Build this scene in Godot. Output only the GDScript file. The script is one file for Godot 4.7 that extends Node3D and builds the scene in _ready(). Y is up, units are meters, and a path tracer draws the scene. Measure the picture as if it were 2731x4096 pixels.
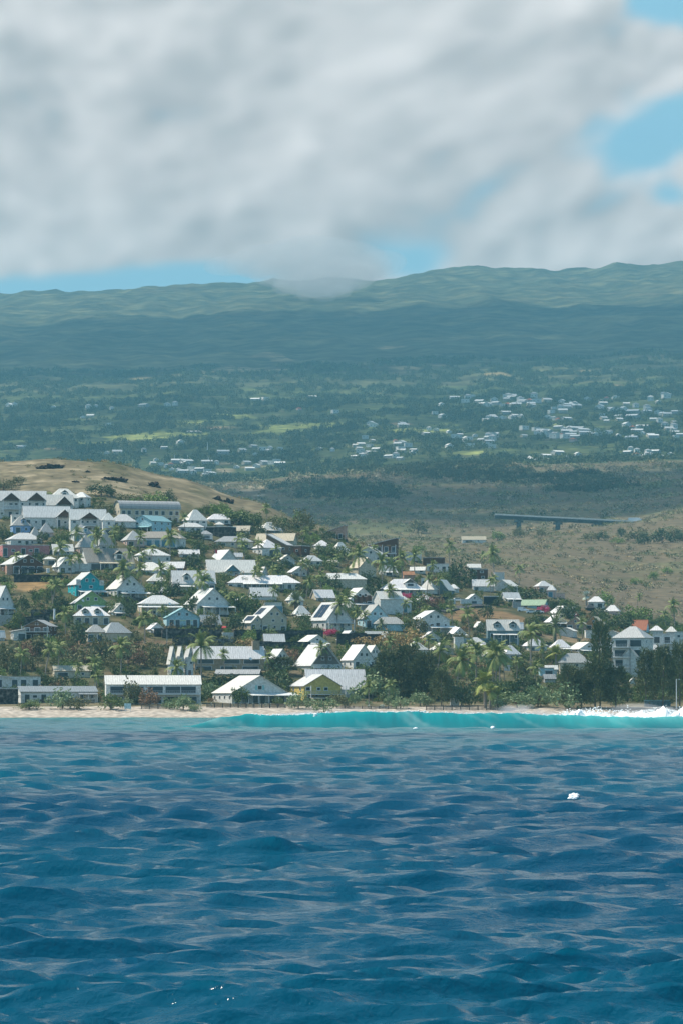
extends Node3D
# A hillside village above a surf beach, seen over the sea from a boat with a long lens.

const EYE := Vector3(0, 6, 0)
const FOCAL := 4000.0          # in pixels of the 682 x 1024 picture
const PITCH := 0.046465        # the lens looks up by 2.66 degrees
const SX := 4.0044             # pixels of the photograph per pixel of the picture
var rng := RandomNumberGenerator.new()
var noise_a := FastNoiseLite.new()
var noise_b := FastNoiseLite.new()
var noise_c := FastNoiseLite.new()
var M := {}                    # materials
var used_names := {}

# ---------------------------------------------------------------- lens helpers
func tan_up(y: float) -> float:            # rise per metre of distance of the photograph's row y
	return tan(PITCH + atan((512.0 - y / 4.0) / FOCAL))

func az_of(x: float) -> float:             # sideways metres per metre of distance of the photograph's column x
	return (x / SX - 341.0) / FOCAL * 1.0008

func px_of(p: Vector3) -> Vector2:         # where a point falls in the photograph
	var d := p - EYE
	var c := cos(PITCH)
	var s := sin(PITCH)
	var fwd := -d.z * c + d.y * s
	var up := d.y * c + d.z * s
	return Vector2((d.x / fwd * FOCAL + 341.0) * SX, (512.0 - up / fwd * FOCAL) * 4.0)

# ---------------------------------------------------------------- node helpers
func numbered(called: String) -> String:
	var n: int = used_names.get(called, 0)
	used_names[called] = n + 1
	return called if n == 0 else "%s_%03d" % [called, n]

func tag(o: Node, label := "", category := "", group := "", kind := "") -> Node:
	if label: o.set_meta("label", label)
	if category: o.set_meta("category", category)
	if group: o.set_meta("group", group)
	if kind: o.set_meta("kind", kind)
	return o

func thing(called: String, label: String, category: String, where: Vector3, turn := 0.0, group := "") -> Node3D:
	var o := Node3D.new()
	o.name = numbered(called)
	add_child(o)
	o.position = where
	o.rotation.y = turn
	tag(o, label, category, group)
	return o

func part(called: String, mesh: Mesh, mat: Material, parent: Node) -> MeshInstance3D:
	var o := MeshInstance3D.new()
	o.name = called if parent != self else numbered(called)
	o.mesh = mesh
	o.material_override = mat
	parent.add_child(o, true)
	return o

var unit_box := BoxMesh.new()
func box(called: String, c: Vector3, s: Vector3, mat: Material, parent: Node, turn := 0.0) -> MeshInstance3D:
	var o := part(called, unit_box, mat, parent)
	o.position = c
	o.rotation.y = turn
	o.scale = s
	return o

func copy_of(o: Node3D, where: Vector3, turn: float, size := 1.0, label := "") -> Node3D:
	var c: Node3D = o.duplicate()
	c.name = numbered(o.get_meta("base_name"))
	add_child(c)
	c.position = where
	c.rotation.y = turn
	c.scale = Vector3.ONE * size
	if label: c.set_meta("label", label)
	return c

# a mesh collected from flat faces; corners run counter-clockwise seen from outside
class Faces:
	var v := PackedVector3Array()
	var n := PackedVector3Array()
	var t := PackedVector2Array()
	var c := PackedColorArray()
	var tint := Color(1, 1, 1)
	func tri(a: Vector3, b: Vector3, d: Vector3, ua := Vector2.ZERO, ub := Vector2.ZERO, ud := Vector2.ZERO) -> void:
		var nn := (b - a).cross(d - a).normalized()
		v.append(a); v.append(d); v.append(b)
		n.append(nn); n.append(nn); n.append(nn)
		t.append(ua); t.append(ud); t.append(ub)
		c.append(tint); c.append(tint); c.append(tint)
	func quad(a: Vector3, b: Vector3, d: Vector3, e: Vector3) -> void:
		var w := (b - a).length()
		var h := (e - a).length()
		var ax := (b - a) / maxf(w, 1e-6)
		var sd := (d - a).dot(ax)
		var se := (e - a).dot(ax)
		tri(a, b, d, Vector2(0, 0), Vector2(w, 0), Vector2(sd, h))
		tri(a, d, e, Vector2(0, 0), Vector2(sd, h), Vector2(se, h))
	func block(c0: Vector3, s: Vector3) -> void:
		var h := s / 2.0
		var p := []
		for k in 8:
			p.append(c0 + Vector3(h.x if k & 1 else -h.x, h.y if k & 2 else -h.y, h.z if k & 4 else -h.z))
		quad(p[4], p[5], p[7], p[6]); quad(p[1], p[0], p[2], p[3])
		quad(p[5], p[1], p[3], p[7]); quad(p[0], p[4], p[6], p[2])
		quad(p[6], p[7], p[3], p[2]); quad(p[0], p[1], p[5], p[4])
	func slab(a: Vector3, b: Vector3, d: Vector3, e: Vector3, thick: float) -> void:   # a sheet with thickness, top given counter-clockwise
		var o := -(b - a).cross(e - a).normalized() * thick
		quad(a, b, d, e)
		quad(e + o, d + o, b + o, a + o)
		quad(a + o, b + o, b, a); quad(b + o, d + o, d, b); quad(d + o, e + o, e, d); quad(e + o, a + o, a, e)
	func slab3(a: Vector3, b: Vector3, d: Vector3, thick: float) -> void:
		var o := -(b - a).cross(d - a).normalized() * thick
		tri(a, b, d, Vector2(0, 0), Vector2((b - a).length(), 0), Vector2((d - a).dot((b - a).normalized()), (d - a).length()))
		tri(d + o, b + o, a + o)
		quad(a + o, b + o, b, a); quad(b + o, d + o, d, b); quad(d + o, a + o, a, d)
	func tube(pts: Array, radii: Array, sides := 6) -> void:
		var rings := []
		for k in pts.size():
			var dir: Vector3 = (pts[mini(k + 1, pts.size() - 1)] - pts[maxi(k - 1, 0)]).normalized()
			var sx := dir.cross(Vector3(0.31, 0.2, 0.93)).normalized()
			var sy := dir.cross(sx)
			var ring := []
			for j in sides:
				var w := TAU * j / sides
				ring.append(pts[k] + (sx * cos(w) + sy * sin(w)) * radii[k])
			rings.append(ring)
		for k in pts.size() - 1:
			for j in sides:
				var q := (j + 1) % sides
				quad(rings[k][j], rings[k][q], rings[k + 1][q], rings[k + 1][j])
		for j in range(1, sides - 1):
			tri(rings[-1][0], rings[-1][j], rings[-1][j + 1])
	func mesh(colours := false) -> ArrayMesh:
		var a := []
		a.resize(Mesh.ARRAY_MAX)
		a[Mesh.ARRAY_VERTEX] = v
		a[Mesh.ARRAY_NORMAL] = n
		a[Mesh.ARRAY_TEX_UV] = t
		if colours: a[Mesh.ARRAY_COLOR] = c
		var m := ArrayMesh.new()
		m.add_surface_from_arrays(Mesh.PRIMITIVE_TRIANGLES, a)
		return m

func grid_mesh(p: PackedVector3Array, col: PackedColorArray, wide: int, r0: int, r1: int, normals: PackedVector3Array) -> ArrayMesh:
	# rows run away from the shore, columns to the right
	var a := []
	a.resize(Mesh.ARRAY_MAX)
	var i0 := r0 * wide
	var i1 := (r1 + 1) * wide
	a[Mesh.ARRAY_VERTEX] = p.slice(i0, i1)
	a[Mesh.ARRAY_NORMAL] = normals.slice(i0, i1)
	if col.size(): a[Mesh.ARRAY_COLOR] = col.slice(i0, i1)
	var idx := PackedInt32Array()
	idx.resize((r1 - r0) * (wide - 1) * 6)
	var k := 0
	for r in r1 - r0:
		for c in wide - 1:
			var q := r * wide + c
			idx[k] = q; idx[k + 1] = q + wide; idx[k + 2] = q + 1
			idx[k + 3] = q + 1; idx[k + 4] = q + wide; idx[k + 5] = q + wide + 1
			k += 6
	a[Mesh.ARRAY_INDEX] = idx
	var m := ArrayMesh.new()
	m.add_surface_from_arrays(Mesh.PRIMITIVE_TRIANGLES, a)
	return m

func grid_normals(p: PackedVector3Array, wide: int) -> PackedVector3Array:
	var n := PackedVector3Array()
	n.resize(p.size())
	var rows := p.size() / wide
	for r in rows:
		var ru := mini(r + 1, rows - 1) * wide
		var rd := maxi(r - 1, 0) * wide
		for c in wide:
			var cl := maxi(c - 1, 0)
			var cr := mini(c + 1, wide - 1)
			n[r * wide + c] = (p[r * wide + cr] - p[r * wide + cl]).cross(p[ru + c] - p[rd + c]).normalized()
	return n

# ---------------------------------------------------------------- materials
func srgb(r: float, g: float, b: float) -> Color:      # real-world (linear) reflectance to the colour that a material takes
	return Color(r, g, b).linear_to_srgb()

func mat(col: Color, rough := 0.85, spec := 0.3) -> StandardMaterial3D:
	var m := StandardMaterial3D.new()
	m.albedo_color = col
	m.roughness = rough
	m.metallic_specular = spec
	return m

func noise_tex(freq: float, octaves: int, lo: Color, hi: Color, size := 512, seed_ := 1, cell := false) -> NoiseTexture2D:
	var f := FastNoiseLite.new()
	f.noise_type = FastNoiseLite.TYPE_CELLULAR if cell else FastNoiseLite.TYPE_SIMPLEX_SMOOTH
	f.frequency = freq
	f.fractal_octaves = octaves
	f.seed = seed_
	var t := NoiseTexture2D.new()
	t.width = size
	t.height = size
	t.seamless = true
	t.noise = f
	var g := Gradient.new()
	g.set_color(0, lo)
	g.set_color(1, hi)
	g.offsets = PackedFloat32Array([0.2, 0.8])
	t.color_ramp = g
	return t

func grained(col: Color, tex: Texture2D, metres: float, rough := 0.9) -> StandardMaterial3D:
	var m := mat(col, rough, 0.2)
	m.albedo_texture = tex
	m.uv1_triplanar = true
	m.uv1_world_triplanar = true
	m.uv1_scale = Vector3.ONE / metres
	return m

func ground_mat(tex: Texture2D, metres: float) -> StandardMaterial3D:
	var m := grained(Color.WHITE, tex, metres)
	m.vertex_color_use_as_albedo = true
	return m

# ---------------------------------------------------------------- sky
func cloud_light(az: float, el: float) -> Color:       # degrees from the camera's heading and above the horizon; what the air and the clouds show
	var ce := cos(deg_to_rad(el))
	var d := Vector3(sin(deg_to_rad(az)) * ce, sin(deg_to_rad(el)) * 1.25, -cos(deg_to_rad(az)) * ce)
	var w := noise_c.get_noise_3d(d.x * 620.0, d.y * 620.0, d.z * 620.0)
	var w2 := noise_c.get_noise_3d(d.x * 620.0 + 300.0, d.y * 620.0 + 90.0, d.z * 620.0)
	var q := d + Vector3(0.25 * d.y + w * 0.05, w2 * 0.035 - 0.22 * d.x * ce, w * 0.05)
	var big := noise_a.get_noise_3d(q.x * 330.0, q.y * 430.0, q.z * 330.0 + 35.0)
	var mid := noise_a.get_noise_3d(q.x * 900.0 + 70.0, q.y * 1250.0, q.z * 900.0)
	var fine := noise_b.get_noise_3d(q.x * 2600.0, q.y * 3900.0, q.z * 2600.0)
	# openings in the cloud over the island: above the flank and high up beside the peak
	var open := 0.0
	for g in [[4.95, 9.95, 0.75, 0.42, 1.5], [4.25, 7.85, 0.8, 0.55, 1.1], [4.9, 8.35, 0.6, 0.4, 0.9], [4.8, 7.15, 0.4, 0.22, 0.8], [-4.4, 5.85, 1.5, 0.24, 1.3], [-2.1, 6.0, 1.3, 0.22, 1.3], [1.15, 6.15, 0.5, 0.3, 0.9], [8.0, 8.0, 1.3, 1.2, 1.2]]:
		var ex: float = (az - g[0]) / g[2]
		var ey: float = (el - g[1]) / g[3]
		open += g[4] * exp(-ex * ex - ey * ey)
	var puff := 1.0 - 2.2 * absf(noise_c.get_noise_3d(q.x * 2300.0, q.y * 3000.0, q.z * 2300.0))
	var puff2 := 1.0 - 2.2 * absf(noise_c.get_noise_3d(q.x * 6200.0, q.y * 8000.0, q.z * 6200.0 + 40.0))
	var cover := clampf(1.08 + big * 0.75 + mid * 0.5 + fine * 0.3 + (puff - 0.4) * 0.22 + (puff2 - 0.4) * 0.12 - open, 0.0, 1.2)
	var far_from := maxf(absf(az), absf(el - 6.0)) 
	cover -= 0.98 * smoothstep(10.0, 24.0, far_from)
	var thick := smoothstep(0.05, 0.62, cover)
	var air := Color(0.25, 0.45, 0.56).lerp(Color(0.07, 0.20, 0.37), clampf((el - 6.0) / 30.0, 0.0, 1.0))
	var bright := 0.505 + mid * 0.11 + fine * 0.085 + big * 0.05 + (puff - 0.4) * 0.07 + (puff2 - 0.4) * 0.06
	var lee := q + Vector3(-0.011, 0.012, 0.0)          # billows: brighter towards the sun, greyer in the lee
	var relief := mid - noise_a.get_noise_3d(lee.x * 900.0 + 70.0, lee.y * 1250.0, lee.z * 900.0) + 0.6 * (fine - noise_b.get_noise_3d((q.x - 0.004) * 2600.0, (q.y + 0.005) * 3900.0, q.z * 2600.0))
	bright += clampf(relief * 0.13, -0.055, 0.07)
	bright += 0.05 * (1.0 - thick)
	var white := Color(bright * 1.075, bright * 0.985, bright * 0.93)
	var c := air.lerp(white, thick)
	if el < 0.0:
		c = c.lerp(Color(0.12, 0.2, 0.25), clampf(-el / 3.0, 0.0, 1.0))
	return c.linear_to_srgb()

func build_sky() -> Texture2D:
	var low := Image.create(360, 180, false, Image.FORMAT_RGB8)
	for j in 180:
		for i in 360:
			low.set_pixel(i, j, cloud_light(wrapf(i + 0.5, -180.0, 180.0), 90.0 - (j + 0.5)))
	low.resize(4096, 2048, Image.INTERPOLATE_CUBIC)
	# round the direction of the camera the same sky, computed finer
	var step := 360.0 / 4096.0
	for j in range(2048 / 2 - 230, 2048 / 2 + 20):
		for q in range(-200, 200):
			var i := posmod(q, 4096)
			var az := (q + 0.5) * step
			var el := 90.0 - (j + 0.5) * step
			var c := cloud_light(az, el)
			var blend := clampf((17.5 - absf(az)) / 3.0, 0.0, 1.0) * clampf((20.0 - el) / 4.0, 0.0, 1.0)
			low.set_pixel(i, j, low.get_pixel(i, j).lerp(c, blend))
	return ImageTexture.create_from_image(low)

# ---------------------------------------------------------------- terrain
# columns of the photograph -> [distance, row] pairs of what lies there, from the shore to behind the ridge
var Z0 := 1186.0
var rowz := PackedFloat32Array()
const TW := 301
const TAZ := 0.17
var tp := PackedVector3Array()
var th := PackedFloat32Array()
var cols := []

func make_rows() -> void:
	var z := Z0
	while z < 15000.0:
		rowz.append(z)
		z += 3.4 if z < 2100.0 else (14.0 if z < 4800.0 else 46.0)

func row_at(z: float) -> float:            # fractional row of a distance
	var n1 := int(ceil((2100.0 - Z0) / 3.4))
	var z1: float = Z0 + n1 * 3.4
	var n2 := int(ceil((4800.0 - z1) / 14.0))
	var z2 := z1 + n2 * 14.0
	if z < z1: return (z - Z0) / 3.4
	if z < z2: return n1 + (z - z1) / 14.0
	return n1 + n2 + (z - z2) / 46.0

func profile(spec: Array) -> Array:
	# spec: x, crest distance, crest row, dip, scrub crest distance, row, next hill row at 4500, plain end row at 7400, ridge row
	var zr: float = spec[1]
	var out := [[Z0, -2.4], [1214.0, -0.2], [1250.0, 3.2], [1290.0, 5.2]]
	var at := func(z: float, y: float): out.append([z, EYE.y + tan_up(y) * z])
	var ys: float = lerpf(2800.0, spec[2], 0.42)
	at.call(lerpf(1290.0, zr, 0.36), ys)
	at.call(lerpf(1290.0, zr, 0.72), lerpf(2800.0, spec[2], 0.77))
	at.call(zr, spec[2])
	at.call(zr + 90.0, spec[2] + 3.0)
	at.call(zr + 300.0, spec[2] + spec[3])
	at.call(spec[4], spec[5])
	at.call(spec[4] + 260.0, spec[5] + spec[9])
	at.call(3700.0, lerpf(spec[5], spec[6], 0.42))
	at.call(4500.0, spec[6])
	at.call(4900.0, spec[6] - 12.0)
	at.call(6000.0, lerpf(spec[6], spec[7], 0.52))
	at.call(7400.0, spec[7])
	at.call(9600.0, lerpf(spec[7], spec[8], 0.42))
	at.call(11800.0, lerpf(spec[7], spec[8], 0.80))
	at.call(13300.0, spec[8])
	at.call(15000.0, spec[8] + 120.0)
	return out

func terrain_raw(x: float, z: float) -> float:
	var az := x / z
	var k := 0
	while k < cols.size() - 2 and az > cols[k + 1][0]:
		k += 1
	var t := clampf((az - cols[k][0]) / (cols[k + 1][0] - cols[k][0]), 0.0, 1.0)
	t = lerpf(t, t * t * (3.0 - 2.0 * t), 0.6)
	var h := [0.0, 0.0]
	for s in 2:
		var pr: Array = cols[k + s][1]
		var i := 0
		while i < pr.size() - 2 and z > pr[i + 1][0]:
			i += 1
		h[s] = lerpf(pr[i][1], pr[i + 1][1], clampf((z - pr[i][0]) / (pr[i + 1][0] - pr[i][0]), 0.0, 1.0))
	var y := lerpf(h[0], h[1], t)
	var far := smoothstep(3000.0, 12000.0, z)
	y += noise_a.get_noise_2d(x * 0.9, z * 0.9) * lerpf(0.6, 1.2, smoothstep(1400.0, 3000.0, z)) * smoothstep(1240.0, 1300.0, z)
	y += noise_a.get_noise_2d(x * 0.30 + 500.0, z * 0.05) * (2.0 * smoothstep(1800.0, 3200.0, z) + 9.0 * far)
	y += absf(noise_b.get_noise_2d(x * 0.2, z * 0.028)) * -22.0 * far
	y += noise_b.get_noise_2d(x * 0.8, z * 0.2) * 6.0 * far
	return y

func height(x: float, z: float) -> float:
	var r := clampf(row_at(z), 0.0, rowz.size() - 1.001)
	var c := clampf((x / z / TAZ + 1.0) * 0.5 * (TW - 1), 0.0, TW - 1.001)
	var i := int(r)
	var j := int(c)
	var a := lerpf(th[i * TW + j], th[i * TW + j + 1], c - j)
	var b := lerpf(th[(i + 1) * TW + j], th[(i + 1) * TW + j + 1], c - j)
	return lerpf(a, b, r - i)

func ground_at(x: float, y: float, zmin := 1200.0, zmax := 14500.0) -> Vector3:   # the ground that the photograph's pixel shows
	var az := az_of(x)
	var up := tan_up(y)
	var z := zmin
	var last := z
	while z < zmax:
		var hh := height(az * z, z)
		if EYE.y + up * z <= hh:
			var lo := last
			var hi := z
			for k in 12:
				var m := (lo + hi) / 2.0
				if EYE.y + up * m <= height(az * m, m): hi = m
				else: lo = m
			return Vector3(az * hi, height(az * hi, hi), -hi)
		last = z
		z += 4.0 if z < 2200.0 else (12.0 if z < 4800.0 else 40.0)
	return Vector3(az * last, height(az * last, last), -last)

var patches := []
var row_patches := []
func patch(x: float, y: float, rx: float, ry: float, col: Color, zmin := 1200.0) -> void:
	var c := ground_at(x, y, zmin)
	var a := ground_at(x, y + ry, zmin)
	var b := ground_at(x, y - ry, zmin)
	var wide := rx / 4.0 * -c.z / FOCAL
	patches.append([c.x, -c.z, wide, clampf(minf(absf(a.z - c.z), absf(c.z - b.z)), 0.3 * wide, 2.5 * wide), col])

func ground_colour(x: float, z: float, y: float) -> Color:
	var n1 := noise_a.get_noise_2d(x * 2.2, z * 1.6)
	var n2 := noise_b.get_noise_2d(x * 6.0, z * 4.0)
	var n3 := noise_a.get_noise_2d(x * 0.35 + 90.0, z * 0.30)
	var c: Color
	if z < 1252.0 + n1 * 4.0:
		c = Color(0.56, 0.49, 0.41).lerp(Color(0.48, 0.41, 0.33), clampf(n2 + 0.3, 0.0, 1.0))
		if z < 1219.0 + n1 * 3.0: c = Color(0.40, 0.33, 0.26)
	elif z < 2250.0:
		c = Color(0.175, 0.145, 0.09)
		c = c.lerp(Color(0.275, 0.225, 0.145), clampf(n2 * 1.4 + n1 * 0.6 + 0.25, 0.0, 1.0))
		c = c.lerp(Color(0.08, 0.085, 0.04), clampf(n1 * 1.8 - 0.15, 0.0, 0.8))
		var pv := px_of(Vector3(x, y, -z))
		var garden := smoothstep(-20.0, 25.0, pv.y - village_top(pv.x)) * smoothstep(1262.0, 1285.0, z)
		c = c.lerp(Color(0.075, 0.08, 0.036).lerp(Color(0.20, 0.15, 0.09), clampf(n2 * 1.3 + n1 * 0.8 + 0.15, 0.0, 1.0)), garden * 0.85)
		var right := (1.0 - garden) * smoothstep(0.0, 0.035, x / z) * smoothstep(1500.0, 1700.0, z)
		c = c.lerp(Color(0.165, 0.13, 0.085) * (1.0 + n2 * 0.18), right)
	elif z < 4550.0:
		c = Color(0.155, 0.122, 0.076) * (1.0 + n2 * 0.22)
		c = c.lerp(Color(0.12, 0.125, 0.06), clampf(n3 * 1.2 + n1 * 0.8, 0.0, 0.85))
		c = c.lerp(Color(0.24, 0.195, 0.11), clampf(n2 * 1.0 + n3 - 0.35, 0.0, 0.8))
	elif z < 7600.0:
		c = Color(0.06, 0.085, 0.035).lerp(Color(0.13, 0.155, 0.055), clampf(n1 * 1.3 + 0.4, 0.0, 1.0))
		c = c.lerp(Color(0.15, 0.13, 0.075), clampf(n2 * 1.6 + n3 - 0.45, 0.0, 0.7))
	else:
		c = Color(0.075, 0.088, 0.045).lerp(Color(0.165, 0.165, 0.085), clampf(n3 * 1.2 + n2 * 0.5 + 0.35, 0.0, 1.0))
		var m := noise_a.get_noise_2d(x * 0.28 + 40.0, z * 0.10)
		c = c.lerp(Color(0.17, 0.145, 0.08), clampf(m * 1.6 + n1 * 0.9 - 0.5, 0.0, 0.8))
	for p in row_patches:
		var ex: float = (x - p[0]) / p[2]
		var ez: float = (z - p[1]) / p[3]
		var e := ex * ex + ez * ez
		if e < 2.2:
			c = c.lerp(p[4], smoothstep(1.25, 0.75, e + n1 * 0.9 + n2 * 0.35))
	return c

func build_terrain() -> void:
	make_rows()
	# x, crest z, crest row, dip behind, scrub crest z, its row, far hill row, plain end row, ridge row, dip behind the scrub crest
	for s in [
		[-1600, 1860, 1840, 40, 2900, 2240, 1960, 1590, 1200, 20], [-500, 1880, 1850, 60, 2900, 2240, 1950, 1590, 1190, 20], [0, 1890, 1850, 70, 2900, 2220, 1945, 1585, 1168, 20], [200, 1890, 1838, 70, 2900, 2210, 1945, 1580, 1158, 20],
		[420, 1885, 1850, 70, 2900, 2200, 1945, 1575, 1148, 20], [700, 1880, 1912, 60, 2900, 2190, 1940, 1570, 1140, 20], [1000, 1860, 2005, 45, 2900, 2175, 1930, 1565, 1120, 16], [1250, 1830, 2098, 30, 2900, 2170, 1905, 1560, 1105, 10],
		[1500, 1800, 2190, 20, 2850, 2150, 1880, 1560, 1110, 8], [1800, 1770, 2275, 12, 2850, 2160, 1865, 1555, 1068, 14], [1980, 1740, 2330, 8, 2880, 2150, 1860, 1550, 1062, 26], [2150, 1720, 2375, 6, 2900, 2125, 1856, 1545, 1070, 26],
		[2350, 1690, 2440, 4, 2920, 2105, 1852, 1540, 1068, 22], [2520, 1670, 2490, 3, 2950, 2088, 1850, 1535, 1046, 10], [2731, 1660, 2520, 3, 2980, 2045, 1848, 1530, 1040, 6], [3200, 1650, 2550, 3, 3000, 2010, 1845, 1530, 1050, 6], [4400, 1650, 2560, 3, 3000, 2000, 1845, 1530, 1080, 6]]:
		cols.append([az_of(s[0]), profile(s)])
	var rows := rowz.size()
	tp.resize(rows * TW)
	th.resize(rows * TW)
	for r in rows:
		var z := rowz[r]
		for c in TW:
			var x := (c * 2.0 / (TW - 1) - 1.0) * TAZ * z
			var y := terrain_raw(x, z)
			th[r * TW + c] = y
			tp[r * TW + c] = Vector3(x, y, -z)
	# fields, clearings and bare ground that the photograph shows
	var field := Color(0.33, 0.36, 0.11)
	var bare := Color(0.42, 0.28, 0.17)
	for f in [[650, 1745, 210, 18], [760, 1690, 120, 10], [930, 1664, 95, 7], [1230, 1705, 190, 12], [1120, 1725, 130, 9], [390, 1775, 90, 6], [1500, 1708, 60, 8], [1650, 1722, 90, 9], [1780, 1700, 50, 6], [2160, 1700, 90, 6], [2520, 1640, 70, 5], [60, 1765, 60, 6], [1880, 1810, 70, 8], [1790, 1722, 50, 8]]:
		patch(f[0], f[1], f[2], f[3], field, 4600.0)
	for f in [[880, 1712, 90, 6], [230, 1795, 60, 4], [880, 1765, 30, 5], [1600, 1693, 50, 4], [340, 1680, 20, 4]]:
		patch(f[0], f[1], f[2], f[3], bare, 4600.0)
	for f in [[1010, 1480, 150, 14], [1060, 1420, 70, 10], [1130, 1440, 50, 10], [620, 1513, 110, 6], [860, 1490, 60, 5], [1430, 1460, 60, 6], [1620, 1470, 70, 8], [1750, 1462, 80, 5], [1560, 1390, 60, 6], [2330, 1485, 50, 5], [1600, 1490, 50, 6], [1990, 1495, 60, 6], [2450, 1540, 60, 6]]:
		patch(f[0], f[1], f[2], f[3], Color(0.42, 0.32, 0.17), 7000.0)
	patch(1950, 2470, 170, 30, Color(0.22, 0.145, 0.075))
	patch(1500, 2110, 170, 30, Color(0.125, 0.125, 0.055))
	patch(1370, 2070, 100, 14, Color(0.25, 0.20, 0.11))
	patch(2250, 2420, 200, 16, Color(0.16, 0.11, 0.06))
	patch(120, 2345, 80, 25, Color(0.30, 0.19, 0.09))
	patch(2300, 2560, 180, 14, Color(0.24, 0.18, 0.11))
	patch(2560, 1880, 200, 8, Color(0.24, 0.20, 0.12), 3500.0)
	patch(1780, 1935, 150, 8, Color(0.20, 0.17, 0.09), 3200.0)
	patch(450, 2580, 300, 40, Color(0.16, 0.11, 0.07))
	for k in 26:   # paler worn grass on the dry hilltop
		patch(rng.randf_range(0, 1100), rng.randf_range(1850, 2010), rng.randf_range(30, 110), rng.randf_range(3, 9), Color(0.32, 0.26, 0.175))
	var cc := PackedColorArray()
	cc.resize(rows * TW)
	for r in rows:
		row_patches = patches.filter(func(q): return absf(rowz[r] - q[1]) < q[3] * 1.6)
		for i in range(r * TW, (r + 1) * TW):
			cc[i] = ground_colour(tp[i].x, -tp[i].z, tp[i].y)
	var nn := grid_normals(tp, TW)
	var cut := [0, int(row_at(1252.0)), int(row_at(2150.0)), int(row_at(4560.0)), int(row_at(7500.0)), rows - 1]
	var called := ["beach", "hillside", "scrub_hill", "coastal_plain", "mountain"]
	var labels := ["pale sand beach below the village", "dry hillside on which the village stands", "dry scrub slope behind the village", "wooded farmland plain with scattered houses", "hazy forested mountain flank below the clouds"]
	for k in 5:
		var o := part(called[k], grid_mesh(tp, cc, TW, cut[k], cut[k + 1], nn), M[["sand", "earth", "scrub", "plain", "forest"][k]], self)
		tag(o, labels[k], called[k].replace("_", " "), "", "structure")

# ---------------------------------------------------------------- sea
var swell := []
func sea_at(x: float, z: float) -> Vector3:            # where the water's skin lies, the camera's far waves without their smallest ripples
	var y := 0.0
	var dx := 0.0
	var dz := 0.0
	var bunch := 1.0 + 0.75 * noise_a.get_noise_2d(x * 1.6, z * 1.1)
	var bunch2 := 1.0 + 0.9 * noise_b.get_noise_2d(x * 2.0 + 77.0, z * 2.0)
	var kk := 0
	for s in swell:
		var fade := clampf(s[5] / (z * 0.0045) - 0.5, 0.0, 1.0)
		if fade > 0.0:
			var ph: float = x * s[0] + z * s[1] + s[3]
			var a: float = s[2] * fade * (bunch if kk % 2 == 0 else bunch2)
			y += a * sin(ph)
			var q: float = a * cos(ph) * 0.62 / s[4]
			dx += q * s[0]
			dz += q * s[1]
		kk += 1
	y += noise_b.get_noise_2d(x * 13.0, z * 15.0) * 0.10 * clampf(220.0 / z, 0.0, 1.0)
	return Vector3(dx, y, dz)

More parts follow.
